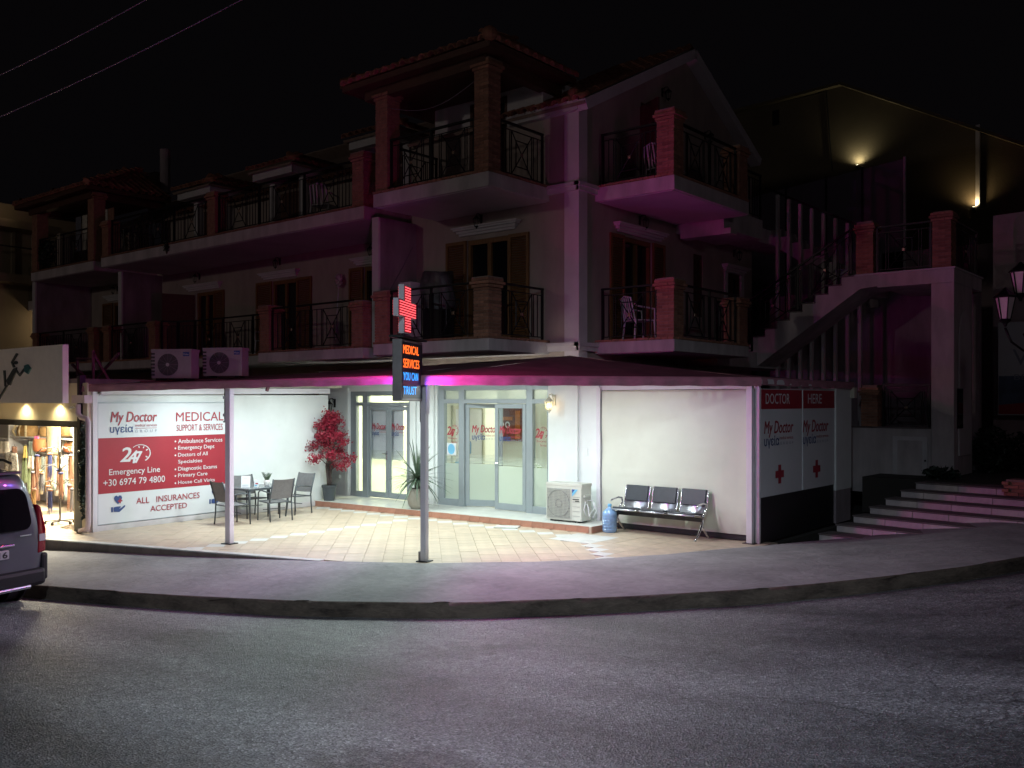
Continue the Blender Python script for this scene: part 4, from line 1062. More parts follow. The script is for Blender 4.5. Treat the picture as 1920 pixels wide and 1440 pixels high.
# painting, cooler, broad-leaved plant seen through the glass
pp = thing('painting', 'brown and orange abstract painting hanging on the far wall behind the clinic door', 'painting', PY(968, 790, 2.0))
MB().box(-.62, .52, 0, .04, -.45, .30).build('canvas', mat('painting_brown', (.16, .05, .03), .7, .4, 3), pp)
MB().box(-.02, .12, -.012, -.002, -.40, .24).box(-.58, -.1, -.012, -.002, .02, .10).each('orange_patch', mat('painting_orange', (.5, .16, .03), .7, .3, 5), pp)
mb = MB()
for x, z in ((-.42, -.1), (-.25, -.1), (.30, .05)): mb.lathe([(.075, 0), (.075, .012), (.045, .012), (.045, 0)], 14)
mb = MB()
for x, z in ((-.42, -.08), (-.24, -.08), (.30, .02)):
    for k in range(14):
        a0, a1 = 2 * math.pi * k / 14, 2 * math.pi * (k + 1) / 14
        mb.add([(x + .075 * math.cos(a0), -.016, z + .075 * math.sin(a0)), (x + .075 * math.cos(a1), -.016, z + .075 * math.sin(a1)), (x + .04 * math.cos(a1), -.016, z + .04 * math.sin(a1)), (x + .04 * math.cos(a0), -.016, z + .04 * math.sin(a0))], [(0, 1, 2, 3)])
mb.each('painted_ring', M['paper'], pp)
wc = thing('water_cooler', 'white water cooler with a blue bottle behind the narrow left pane of the clinic door', 'water cooler', (-3.32, .50, .10))
MB().box(-.15, .15, -.14, .14, 0, .98).build('cabinet', M['paper'], wc, bevel=.02)
MB().lathe([(.03, 0), (.05, .05), (.13, .10), (.135, .30), (.12, .36)], 16, (0, 0, .98)).build('bottle', M['waterplastic'], wc, True)
MB().box(-.14, .14, -.165, -.15, .55, .92).build('tap_panel', M['lightblue'], wc)
bp_ = thing('broad_leaved_plant', 'green broad leaved houseplant behind the rightmost pane of the clinic front', 'plant', (-.80, .38, .10))
MB().lathe([(.10, 0), (.14, .25)], 14).build('pot', M['pot_dark'], bp_)
def blade(mb, p0, d, L, w, droop, n=8, fold=.12):
    p = Vector(p0); d = Vector(d).normalized(); side = d.cross(Z3)
    if side.length < .05: side = Vector((1, 0, 0))
    side.normalize(); base = len(mb.v)
    for i in range(n + 1):
        t = i / n; ww = w * (math.sin(math.pi * min(1, t * .92 + .08)) ** .7 if w > .06 else (1 - t) ** .6 * min(1, t * 6 + .4))
        mb.v += [tuple(p - side * ww / 2), tuple(p + Z3 * -fold * ww), tuple(p + side * ww / 2)]
        d = (d - Z3 * droop / n).normalized(); p = p + d * L / n
    for i in range(n):
        a = base + i * 3; mb.f += [(a, a + 1, a + 4, a + 3), (a + 1, a + 2, a + 5, a + 4)]
mb = MB()
for (d, L, dr) in (((-.45, -.05, 1), 1.05, .9), ((.2, .3, 1), 1.2, .6), ((-.3, .2, 1), .9, 1.2), ((-.6, 0, .7), .8, 1.4), ((.1, -.1, 1), 1.35, .5)): 
    blade(mb, (0, 0, .35), d, L * .9, .20, dr)
mb.build('leaves', M['banana'], bp_, True)
MB().tube([(0, 0, .2), (0, 0, .6)], .03, 8).build('stem', M['banana'], bp_)

# ================================================================== CANOPY
A_, B_, C_, D_ = Vector((-6.15, -6.42, 0)), Vector((.68, -4.86, 0)), Vector((3.70, -.16, 0)), Vector((3.72, 3.98, 0))
cano = thing('canopy', 'wide dark red fabric canopy on white posts over the clinic terrace', 'canopy', (0, -2.5, 0)); OFF = Vector((0, 2.5, 0))
zA, zB, zC, zD = 2.575, 2.66, 2.675, 2.655
I0, I1, I2 = Vector((-6.25, -.42, 2.98)), Vector((.10, -.42, 3.13)), Vector((.22, 3.98, 2.98))
def sheet(a, b, c, d, n, m, sag):
    """bilinear cloth patch a-b (outer) to d-c (inner) sagging between its ribs"""
    mb = MB()
    for j in range(m + 1):
        for i in range(n + 1):
            u, v = i / n, j / m; p = (a * (1 - u) + b * u) * (1 - v) + (d * (1 - u) + c * u) * v
            w = sag * math.sin(math.pi * v) * (.4 + .6 * abs(math.sin(math.pi * u * 3)))
            mb.v.append(tuple(p - Z3 * (w - .004 * math.sin(u * 47 + v * 9)) + OFF))
    for j in range(m):
        for i in range(n):
            k = j * (n + 1) + i; mb.f.append((k, k + 1, k + n + 2, k + n + 1))
    return mb
def zz(v, z): return Vector((v.x, v.y, z))
sheet(zz(A_, zA), zz(B_, zB), I1, I0, 36, 10, .035).build('canvas_panel', M['canvas'], cano, True)
sheet(zz(B_, zB), zz(C_, zC), I1 + Vector((.001, 0, 0)), I1, 24, 8, .03).build('canvas_panel', M['canvas'], cano, True)
sheet(zz(C_, zC), zz(D_, zD), I2, I1 + Vector((.002, 0, 0)), 16, 8, .03).build('canvas_panel', M['canvas'], cano, True)
def valance(p, q, z0, z1, h=.135):
    u = (q - p); L = u.length; u = u.normalized(); nrm = Vector((u.y, -u.x, 0)); n = int(L / .06); mb = MB()
    for i in range(n + 1):
        t = i / n; base = p + u * (L * t); z = z0 + (z1 - z0) * t
        wv = .006 * math.sin(i * .9) + .005 * math.sin(i * .31 + 1)
        for (o, dz) in ((-.02, .012), (.012, .010), (.022 + wv * .3, -.02), (.020 + wv, -.07), (.018 + wv * 1.6, -h + .004 * math.sin(i * .55))): mb.v.append(tuple(base + nrm * o + Z3 * (z + dz) + OFF))
    for i in range(n):
        for j in range(4): a = i * 5 + j; mb.f.append((a, a + 1, a + 6, a + 5))
    mb.build('valance', M['valance'], cano, True)
valance(A_, B_, zA, zB, .115); valance(B_, C_, zB, zC); valance(C_, D_, zC, zD, .12)
# frame: edge beams, rafters
fr = MB(); 
for p, q, a, b in ((A_, B_, zA, zB), (B_, C_, zB, zC), (C_, D_, zC, zD)):
    fr.bar(zz(p, a - .06) + OFF + Vector((0, .08, 0)), zz(q, b - .06) + OFF + Vector((-.03, .06, 0)), .05, .08)
fr.build('edge_beam', M['white_metal'], cano)
for t in (0, .2, .4, .6, .8, .985):
    p = A_ + (B_ - A_) * t; q = I0 + (I1 - I0) * t
    MB().bar(zz(p, zA - .07 + (zB - zA) * t) + OFF, q - Z3 * .07 + OFF, .05, .07).build('rafter', M['white_metal'], cano)
MB().bar(Vector((-6.12, -.9, 2.52)) + OFF, Vector((-5.88, -6.2, 2.47)) + OFF, .06, .11).build('wall_beam', M['white_metal'], cano)
MB().bar(Vector((-6.20, -.5, 2.62)) + OFF, Vector((-5.98, -6.2, 2.56)) + OFF, .04, .06).build('wall_beam', M['beige_metal'], cano)
def post(x, y, w, d, z1, rz, name='post'):
    o = MB().box(-w / 2, w / 2, -d / 2, d / 2, 0, z1).build(name, M['white_metal'], cano, bevel=.006); o.location = Vector((x, y, 0)) + OFF; o.rotation_euler = (0, 0, rz)
    MB().box(-w / 2 - .05, w / 2 + .05, -d / 2 - .04, d / 2 + .04, 0, .014).build('base_plate', M['black'], o)
    return o
pr = math.atan2(.236, .97)
pC = post(.66, -4.72, .085, .095, 2.56, pr); pL = post(-2.93, -5.55, .10, .10, 2.50, pr)
MB().box(-.085, -.045, -.03, .03, 0.014, .14).build('bracket', M['steelbox'], pC)
MB().box(.045, .06, -.04, .04, 2.12, 2.56).build('guide_rail', M['white_metal'], pC); MB().box(-.06, -.044, -.03, .03, 2.0, 2.30).build('bracket', M['black'], pC)
MB().box(-.075, -.058, -.04, .04, 1.98, 2.50).build('bracket', M['black'], pL); MB().box(-.10, -.06, -.045, .045, 2.05, 2.10).box(-.10, -.06, -.045, .045, 2.33, 2.38).each('clamp', M['white_metal'], pL)
MB().box(-.11, -.06, -.03, .03, 1.955, 1.975).each('clamp', M['black'], pL)
pR = post(3.535, -.20, .10, .09, 2.60, 0)
# fluorescent battens hung from the rafters
for k, (x, y, rz) in enumerate(((-4.6, -4.4, 12), (-4.3, -2.1, 12), (-2.2, -3.9, 12), (-1.9, -1.6, 8), (.2, -3.5, 30), (1.2, -1.9, 40))):
    z = (2.63, 2.78, 2.66, 2.84, 2.70, 2.71)[k]
    b = MB().box(-.62, .62, -.035, .035, 0, .04).build('light_batten', M['white_metal'], cano); b.location = Vector((x, y, z)) + OFF; b.rotation_euler = (0, 0, RAD(rz))
    MB().tube([(-.60, 0, -.02), (.60, 0, -.02)], .014, 10).build('tube', M['tube'], b)
    area('tube_lamp', b, (0, 0, -.037), 1.2, .04, L_TUBE * (1.0, 1.05, 1.1, 1.0, 1.15, 1.0)[k], (.84, 1.0, .97))

# ================================================================== PROMOTIONAL WALL
PA, PB = Vector((-5.95, -6.30, 0)), Vector((-6.26, -.80, 0)); PU = (PB - PA).normalized(); PN = Vector((PU.y, -PU.x, 0)); LP = (PB - PA).length
pw = thing('promotional_wall', 'long white side wall with a big red and white medical services board', 'wall', PA, math.atan2(PU.y, PU.x))
# local frame: x along the wall, y = -normal side
MB().box(0, LP, .02, .14, -.04, 2.43).build('panel', M['shopwhite'], pw)
MB().box(-.03, .06, -.05, .15, -.04, 2.48).build('end_post', M['white_metal'], pw, bevel=.006)
MB().box(.06, LP, -.008, .018, .0, .10).build('skirting', M['white_metal'], pw)
def wp(px, py): return PW(px, py, PA, PB)
def zoom(x, y): return wp(160 + x / 5.3321, 730 + y / 5.3321)
u0, zt = zoom(120, 140); _, zb = zoom(120, 1355); u1, _ = zoom(1430, 130)
MB().box(u0, u1, -.012, .018, zb, zt).build('board', M['board'], pw)
_, r1 = zoom(120, 490); _, r2 = zoom(120, 1050)
MB().box(u0 + .004, u1 - .004, -.015, -.012, r2, r1).build('red_band', M['red'], pw)
mb = MB().box(u0 - .02, u1 + .02, -.016, .015, zt, zt + .015).box(u0 - .02, u1 + .02, -.016, .015, zb - .012, zb).box(u0 - .02, u0, -.0155, .015, zb, zt).box(u1, u1 + .02, -.0155, .015, zb, zt)
mb.build('board_trim', M['alu'], pw)
OW_ = Vector((0, -.0185, 0)); OT = Vector((0, -.0145, 0))
def tx(mb, s, xl, xr, yt, yb, **k):
    a, t = zoom(xl, yt); _, b = zoom(xl, yb); c, _ = zoom(xr, yb); mb.text(s, OW_, X3, Z3, a, c, b, t, **k)
R_, B_2, G_, W_ = MB(), MB(), MB(), MB()
tx(R_, 'My Doctor', 245, 708, 226, 362, shear=.2, bold=0.0070); tx(R_, 'medical services', 490, 708, 346, 373, shear=.1); tx(B_2, 'υγεία', 240, 470, 356, 455, bold=0.0049); tx(G_, 'GROUP', 490, 708, 404, 432, sp=1.9)
a, z_ = zoom(490, 390); c, _ = zoom(708, 390); R_.add([(a, -.0185, z_ - .003), (c, -.0185, z_ - .003), (c, -.0185, z_ + .003), (a, -.0185, z_ + .003)], [(0, 1, 2, 3)])
tx(R_, 'MEDICAL', 900, 1374, 229, 321, bold=0.0028); tx(R_, 'SUPPORT & SERVICES', 905, 1366, 353, 419, bold=0.0021)
tx(R_, 'ALL   INSURANCES', 502, 1135, 1085, 1146, bold=0.0028); tx(R_, 'ACCEPTED', 643, 1008, 1166, 1222, bold=0.0028)
a, t = zoom(340, 575); _, b = zoom(340, 748); c, _ = zoom(635, 700); clock247(W_, OW_, X3, Z3, a, c, b, t + .03)
tx(W_, 'Emergency Line', 230, 738, 800, 878, bold=0.0042); tx(W_, '+30 6974 79 4800', 172, 788, 905, 972, bold=0.0042)
for s, xr, y0, y1 in (('Ambulance Services', 1362, 497, 540), ('Emergency Dept', 1283, 566, 616), ('Doctors of All', 1215, 636, 674), ('Specialties', 1160, 706, 752), ('Diagnostic Exams', 1308, 776, 826), ('Primary Care', 1212, 842, 890), ('House Call Visits', 1286, 914, 948)):
    tx(W_, s, 920, xr, y0, y1, bold=0.0063)
    if s != 'Specialties':
        a, z_ = zoom(893, y0 + 24); W_.lathe([(.001, 0), (.001, .0001)], 4, (0, 0, 0)) if 0 else None
        W_.add([(a + .018 * math.cos(q * .785), -.0185, z_ + .018 * math.sin(q * .785)) for q in range(8)], [tuple(range(8))])
def icon(cx, cz, s, bl, rd):
    P = lambda pts: [(cx + x * s, -.0185, cz + z * s) for x, z in pts]
    heart = [(0, -.32), (-.30, .02), (-.36, .20), (-.28, .36), (-.12, .40), (0, .30), (.12, .40), (.28, .36), (.36, .20), (.30, .02)]
    heart = [(x - .02, z + .30) for x, z in heart]
    v = P(heart); k = len(v); bl.add(v + [(cx - .02 * s, -.0185, cz + .40 * s)], [(i, (i + 1) % k, k) for i in range(k)])
    for a in ((-.06, .06, -.20, .20), (-.20, -.06, -.06, .06), (.06, .20, -.06, .06)):
        x0, x1, z0, z1 = a; rd.add([(cx + (.16 + q[0]) * s, -.0200, cz + (.24 + q[1]) * s) for q in ((x0, z0), (x1, z0), (x1, z1), (x0, z1))], [(0, 1, 2, 3)])
    bl.add(P([(-.62, -.62), (-.46, -.62), (-.46, -.22), (-.62, -.22)]), [(0, 1, 2, 3)])
    bl.add(P([(-.40, -.60), (.10, -.66), (.58, -.30), (.62, -.14), (.50, -.16), (.24, -.36), (.06, -.38), (.24, -.28), (.20, -.20), (-.10, -.20), (-.40, -.24)]), [(0, 1, 2), (0, 2, 6), (2, 3, 4, 5), (2, 5, 6), (0, 6, 9), (6, 7, 8, 9), (0, 9, 10)])
for xl, xr, y0, y1 in ((250, 392, 1085, 1243), (1232, 1350, 1035, 1135)):
    a, t = zoom(xl, y0); _, b = zoom(xl, y1); c, _ = zoom(xr, y1); icon((a + c) / 2, (t + b) / 2 + .02, (c - a) / 1.24, B_2, R_)
R_.build('lettering', M['redtext'], pw); B_2.build('lettering', M['blue'], pw); G_.build('lettering', M['greytext'], pw); W_.build('lettering', M['whitetext'], pw)

# ================================================================== LED SIGN
N0 = Vector((1.13, -5.62, 0)); SU = Vector((-.478, .877, 0)).normalized(); SN = Vector((SU.y, -SU.x, 0))
ls = thing('led_sign', 'lit LED sign box topped by a red cross, on the middle canopy post', 'sign', N0, math.atan2(SU.y, SU.x))
def sp_(px, py): return PW(px, py, N0, N0 + SU)
sw = .98; th = .13
MB().box(0, sw, 0, th, 2.30, 3.13).build('case', M['steelbox'], ls, bevel=.008)
for s, y in ((-1, -.006), (1, th + .001)):
    MB().box(.035, sw - .035, y, y + .005, 2.335, 3.095).build('screen', M['ledbox'], ls)
MB().box(-.04, sw + .12, -.03, th + .03, 3.15, 3.18).box(.75, .79, .03, .09, 3.13, 3.15).box(.15, .19, .03, .09, 3.13, 3.15).build('mounting_plate', M['black'], ls)
cu0, cz0 = sp_(757.4, 535); cu1, _ = sp_(768.5, 540); hu0, hz0 = sp_(748.6, 561); hu1, _ = sp_(779.4, 570); _, hz1 = sp_(748.6, 588.6); _, cz1 = sp_(759.5, 622)
cc = (hu0 + hu1) / 2; cw = .17; hw = .40; zc = 3.58; cz = .45; chh = .145
cw, hw = (cu1 - cu0) / 2, (hu1 - hu0) / 2
print('cross', cu0, cu1, hu0, hu1, cz0, cz1, hz0, hz1)
zc = (hz0 + hz1) / 2; chh = abs(hz0 - hz1) / 2
zt_, zb_ = cz0, max(cz1, 3.2)
body = MB().box(cc - cw - .02, cc + cw + .02, .005, .080, zb_ - .02, zt_ + .02).box(cc - hw - .02, cc + hw + .02, .008, .077, zc - chh - .02, zc + chh + .02).build('cross_case', M['white_metal'], ls)
rows = 18
for y, nm in ((-.004, 1), (.089, -1)):
    mb = MB(); bk = MB()
    bk.box(cc - cw, cc + cw, min(y, y + .002 * nm), max(y, y + .002 * nm), zb_, zt_).box(cc - hw, cc - cw, min(y, y + .002 * nm), max(y, y + .002 * nm), zc - chh, zc + chh).box(cc + cw, cc + hw, min(y, y + .002 * nm), max(y, y + .002 * nm), zc - chh, zc + chh)
    bk.build('cross_face', M['led_halo'], ls)
    step = (zt_ - zb_) / rows
    for k in range(rows):
        z = zb_ + (k + .5) * step; w = hw if abs(z - zc) < chh else cw
        mb.box(cc - w + .01, cc + w - .01, min(y, y - .005 * nm), max(y, y - .005 * nm), z - step * .21, z + step * .21)
    mb.build('diode_rows', M['led_red'], ls)
for side in (0, 1):
    O_ = Vector((0, -.009, 0)) if side == 0 else Vector((sw, th + .009, 0)); U_ = X3 if side == 0 else -X3
    rt_, bt_, rh, bh = MB(), MB(), MB(), MB()
    for s, x0, x1, y0, y1, m_ in (('MEDICAL', 751, 784, 645, 661.5, 'r'), ('SERVICES', 748.6, 785, 671, 688, 'r'), ('YOU CAN', 750.2, 782.7, 696.8, 712, 'b'), ('TRUST', 755.4, 779.8, 724, 739.5, 'b')):
        a, t = sp_(x0, y0); _, b = sp_(x0, y1); c, _ = sp_(x1, y1)
        a, c = max(a, .05), min(c, sw - .05)
        (rt_ if m_ == 'r' else bt_).text(s, O_, U_, Z3, a, c, b, t, bold=0.0042, sp=1.06)
        pass
    rt_.build('lettering', M['led_redtext'], ls); bt_.build('lettering', M['led_blue'], ls)
for side, y in ((-1, -.035), (1, th + .035)):
    for (u, z, pw_, c) in ((.35, 3.55, .55, (1, .03, .50)), (.65, 3.72, .45, (1, .03, .50)), (.5, 2.92, .25, (1, .05, .02)), (.3, 2.60, .5, (.40, .05, 1)), (.7, 2.5, .5, (.14, .10, 1)), (.5, 2.42, 1.15 if side < 0 else .2, (1, .06, .42))):  # unseen spots carry the sign's glow; the last is added to redden the steps
        l = bpy.data.lights.new('sign_glow_spot', 'SPOT'); l.energy = pw_ * (L_LEDB if c[2] == 1 else L_LEDR); l.color = c; l.spot_size = RAD(176); l.spot_blend = .5; l.shadow_soft_size = 0
        o = bpy.data.objects.new('sign_glow_spot', l); COL.objects.link(o); o.parent = ls; o.location = (u, y, z); o.rotation_euler = Vector((0, side, 0)).to_track_quat('-Z', 'Y').to_euler()
MB().bar((cc + .1, th / 2, 3.62), (cc + .62, th / 2, 3.16), .012, .012).build('stay', M['black'], ls)

# ================================================================== KIOSK WITH PVC CURTAIN
ki = thing('kiosk', 'white side booth with a pale PVC roll-down front and printed doctor panels', 'kiosk', (2.0, 0, 0)); KO = Vector((-2.0, 0, 0))
def kb(name, m, *bs, **k):
    mb = MB()
    for b in bs: mb.box(b[0] - 2.0, b[1] - 2.0, *b[2:])
    return mb.each(name, M[m], ki, **k)[0]
nx, nz = 60, 44; mb = MB()
xa, xb, za, zb = .56, 3.46, .11, 2.46
for j in range(nz + 1):
    for i in range(nx + 1):
        u, v = i / nx, j / nz; x = xa + (xb - xa) * u; z = za + (zb - za) * v
        y = -.05 + .010 * math.sin(u * 5 + 1) * math.sin(v * 3)
        for c, s0, s1 in ((.38, .12, .8), (.60, .1, .78), (.83, .08, .8)):       # horizontal pressed folds
            if s0 < u < s1: y -= .006 * math.exp(-((v - c + .02 * (u - .5)) / .012) ** 2)
        for c in (.37, .62, .83): y -= .003 * math.exp(-((u - c) / .006) ** 2)
        if v > .9: y += .010 * math.sin(u * 62 + 3 * math.sin(u * 17)) * (v - .9) / .1 * .8
        dg = (u - .80) + (v - .12) * .6                                           # diagonal creases in the lower right corner
        if v < .42 and u > .70: y -= .014 * math.exp(-(dg / .025) ** 2) * (1 - v / .42) + .012 * math.exp(-((dg - .14) / .02) ** 2) * (1 - v / .42)
        if u < .1: y += .010 * math.sin(v * 14) * (1 - u / .1)
        mb.v.append((x - 2.0, y, z))
for j in range(nz):
    for i in range(nx): k = j * (nx + 1) + i; mb.f.append((k, k + 1, k + nx + 2, k + nx + 1))
mb.build('pvc_curtain', M['tarp'], ki, True)
kb('gap_strip', 'black', (.56, 3.46, -.03, .03, .015, .10)); kb('frame_post', 'white_metal', (.46, .54, -.08, .02, 0, 2.55), (3.49, 3.55, -.10, .0, 0.0, 2.45)); kb('top_beam', 'white_metal', (.50, 3.55, -.03, .06, 2.50, 2.58))  # black strip stands in for the dark gap under the curtain
kb('curtain_roll', 'beige_metal', (.56, 3.5, -.03, .05, 2.44, 2.49))
kb('latch', 'white_metal', (.60, .64, -.10, -.07, .0, .16)); kb('latch', 'white_metal', (3.42, 3.46, -.10, -.07, .0, .18)); kb('latch', 'black', (3.47, 3.50, -.085, -.05, .30, .45))
kb('back_wall', 'shopwhite', (.47, 3.6, 3.88, 3.94, 0, 2.55)); kb('floor', 'tread', (.47, 3.6, .06, 3.88, -.035, .004))
# side wall: posts, black sheet below the panels, two printed panels, plain end panel
kb('corner_post', 'white_metal', (3.605, 3.674, -.16, -.105, 0, 2.6), bevel=.005)
kb('black_base', 'black', (3.60, 3.66, -.10, 3.10, .0, .74)); kb('end_panel', 'shopwhite', (3.60, 3.70, 3.12, 3.92, .62, 2.56)); kb('end_panel', 'stain', (3.62, 3.69, 3.14, 3.9, 0, .62))
KA, KB_ = Vector((3.672, 0, 0)), Vector((3.672, 3.9, 0))
def kz(x, y): return PW(1380 + x / 3.5556, 680 + y / 3.5556, KA, KB_)
for (a, b, word, wx0, wx1, wy0, wy1, lx0, lx1, ly0, ly1, cx0, cx1, cy0, cy1) in (
    (-.095, 1.56, 'DOCTOR', 198, 358, 205, 275, 188, 382, 392, 575, 263, 320, 684, 810), (1.62, 3.10, 'HERE', 480, 572, 208, 272, 447, 616, 385, 560, 514, 563, 652, 770)):
    p = MB().box(1.60, 1.672, a, b, .74, 2.50).build('printed_panel', M['board'], ki)
    MB().box(1.673, 1.676, a, b, 2.17, 2.49).build('red_header', M['red'], p)
    OK = Vector((1.6795, 0, 0)); ws = MB(); g_ = {'r': MB(), 'b': MB(), 'g': MB()}
    y0, t = kz(wx0, wy0); _, bb = kz(wx0, wy1); y1, _ = kz(wx1, wy1); ws.text(word, OK, Y3, Z3, y0, y1, bb, t, bold=0.0042)
    y0, t = kz(lx0, ly0); _, bb = kz(lx0, ly1); y1, _ = kz(lx1, ly1); logo(g_, OK, Y3, Z3, y0, y1, t, bb)
    y0, t = kz(cx0, cy0); _, bb = kz(cx0, cy1); y1, _ = kz(cx1, cy1); w = (y1 - y0); hh = t - bb; yc = (y0 + y1) / 2; zc_ = (t + bb) / 2
    g_['r'].add([(1.6795, yc - w * .17, bb), (1.6795, yc + w * .17, bb), (1.6795, yc + w * .17, t), (1.6795, yc - w * .17, t)], [(0, 1, 2, 3)])
    for q in ((y0, yc - w * .17), (yc + w * .17, y1)): g_['r'].add([(1.6795, q[0], zc_ - hh * .19), (1.6795, q[1], zc_ - hh * .19), (1.6795, q[1], zc_ + hh * .19), (1.6795, q[0], zc_ + hh * .19)], [(0, 1, 2, 3)])
    ws.build('lettering', M['whitetext'], p); g_['r'].build('lettering', M['redtext'], p); g_['b'].build('lettering', M['blue'], p); g_['g'].build('lettering', M['greytext'], p)
MB().box(-2.0 + 3.70, -2.0 + 3.78, 3.86, 3.99, 2.36, 2.56).build('beam_end', M['beige_metal'], ki)

# ================================================================== FURNITURE ON THE TERRACE
FS = .88
def make_chair(label):
    t = thing('garden_chair', label, 'chair', group='sling chairs round the terrace table'); m = M['grey_plastic']
    w = .27
    for s in (-1, 1):
        MB().tube([(s * w, .26, 0), (s * w, .235, .25), (s * w, .23, .42)], .016, 8).build('leg', m, t, True)
        MB().tube([(s * w, -.27, 0), (s * w, -.26, .40), (s * w, -.24, .60), (s * w, -.20, .65), (s * w, -.12, .665), (s * w, .22, .63)], .015, 8).build('armrest', m, t, True)
        MB().tube([(s * w * .98, .22, .40), (s * w * .98, .25, .55), (s * w * .96, .37, .93)], .016, 8).build('back_post', m, t, True)
    MB().tube([(-w, -.24, .425), (-w * .96, .22, .405)], .013, 6).tube([(w, -.24, .425), (w * .96, .22, .405)], .013, 6).tube([(-w, -.24, .425), (w, -.24, .425)], .013, 6).tube([(-w, .22, .41), (w, .22, .41)], .013, 6).tube([(-w, -.05, .25), (w, -.05, .25)], .009, 6).build('seat_frame', m, t, True)
    def sling(pts, wd):
        mb = MB(); n = 8
        for (y, z) in pts:
            for i in range(n + 1):
                x = -wd + 2 * wd * i / n; sag = .012 * (1 - (x / wd) ** 2); mb.v.append((x, y + sag * .6, z - sag))
        for j in range(len(pts) - 1):
            for i in range(n): k = j * (n + 1) + i; mb.f.append((k, k + 1, k + n + 2, k + n + 1))
        return mb
    sling([(-.25, .43), (-.20, .435), (0, .42), (.20, .41)], .255).build('seat', M['sling'], t, True)
    sling([(.235, .50), (.27, .62), (.31, .76), (.355, .90), (.372, .925)], .25).build('backrest', M['sling'], t, True)
    return t
c0 = make_chair('grey sling chair nearest the middle post, its back towards the street'); c0.scale = (FS,) * 3
c0.location = (-4.84, -3.27, 0); c0.rotation_euler = (0, 0, RAD(-96))
gp = 'sling chairs round the terrace table'
dup(c0, (-4.97, -4.14, 0), RAD(176), 'grey sling chair at the board end of the table, partly behind the left post', gp)
dup(c0, (-5.42, -2.35, 0), RAD(6), 'grey sling chair at the far end of the table, nearest the red tree', gp)
dup(c0, (-5.66, -3.25, 0), RAD(88), 'grey sling chair on the wall side of the table', gp)
tb = thing('terrace_table', 'rectangular grey terrace table with a smoky top beside the medical board', 'table', (-5.42, -3.22, 0), RAD(3)); ZT = .62
MB().box(-.33, .33, -.52, .52, ZT - .012, ZT).build('tabletop', M['tabletop'], tb, bevel=.004)
MB().box(-.33, .33, -.52, -.49, ZT - .045, ZT - .013).box(-.33, .33, .49, .52, ZT - .045, ZT - .013).box(-.33, -.30, -.49, .49, ZT - .045, ZT - .013).box(.30, .33, -.49, .49, ZT - .045, ZT - .013).build('apron', M['grey_plastic'], tb)
for sx in (-1, 1):
    for sy in (-1, 1): MB().tube([(sx * .27, sy * .43, 0), (sx * .29, sy * .46, .3), (sx * .30, sy * .48, ZT - .02)], [.016, .022, .030], 8).build('leg', M['grey_plastic'], tb, True)
# things on the table
def facing(loc): d = CAM - Vector(loc); return math.atan2(d.y, d.x) + math.pi / 2
ms = thing('menu_stand', 'white price sheet in a clear upright stand on the terrace table', 'menu stand', (-5.33, -3.60, ZT), facing((-5.3, -3.6, 0)) - .1)
MB().obox((0, .02, .115), (.085, 0, 0), (0, .0015, 0), (0, .03, .112)).build('sheet', M['paper'], ms); MB().box(-.085, .085, -.03, .05, 0, .004).build('foot', M['glass'], ms)
mb = MB().text('PRICE', (0, -.012, 0), X3, Z3, -.03, .03, .175, .187); mb.v = [(x, y - .004 + (z - .115) * .27, z) for x, y, z in mb.v]
for k in range(3): z = .06 - k * .011; mb.add([(-.06, -.004 + (z - .115) * .27 - .003, z), (.06, -.004 + (z - .115) * .27 - .003, z), (.06, -.004 + (z + .004 - .115) * .27 - .003, z + .004), (-.06, -.004 + (z + .004 - .115) * .27 - .003, z + .004)], [(0, 1, 2, 3)])
mb.each('print', M['greytext'], ms)
ch_ = thing('card_holder', 'small clear holder with red and white cards between price sheet and plant pot', 'card holder', (-5.32, -3.36, ZT), facing((-5.3, -3.4, 0)))
MB().obox((0, 0, .075), (.045, 0, 0), (0, .012, 0), (0, .006, .075)).build('cards', M['paper'], ch_); MB().box(-.05, .05, -.03, .02, 0, .05).build('holder', M['glass'], ch_)
MB().box(-.02, .03, -.0165, -.015, .055, .08).each('print', M['redtext'], ch_); MB().box(-.035, .01, -.0195, -.018, .02, .045).each('print', M['lightblue'], ch_)
pl = thing('potted_plant', 'small green plant in a white pot on the terrace table', 'plant', (-5.30, -3.13, ZT))
MB().lathe([(.035, 0), (.055, .03), (.062, .09), (.055, .125), (.048, .125), (.046, .10)], 18).build('pot', M['pot_white'], pl, True); MB().lathe([(.045, .105), (.03, .11)], 12).build('soil', M['soil'], pl)
def leaves(n, centre, r, size, m, parent, name='foliage', shape=None, stuff=True):
    mb = MB(); c = Vector(centre)
    for _ in range(n):
        while True:
            p = Vector((random.uniform(-1, 1), random.uniform(-1, 1), random.uniform(-1, 1)))
            if p.length < 1: break
        q = c + Vector((p.x * r[0], p.y * r[1], p.z * r[2]))
        if shape: q = shape(q)
        a = Vector((random.gauss(0, 1), random.gauss(0, 1), random.gauss(0, .7))).normalized(); b = a.cross(Vector((random.gauss(0, 1), random.gauss(0, 1), random.gauss(0, 1)))).normalized()
        s = size * random.uniform(.6, 1.3); mb.add([q - a * s, q + b * s * .45, q + a * s, q - b * s * .45 + a.cross(b) * s * .25], [(0, 1, 2), (0, 2, 3)])
    o = mb.build(name, m, parent)
    return o
mb = MB()
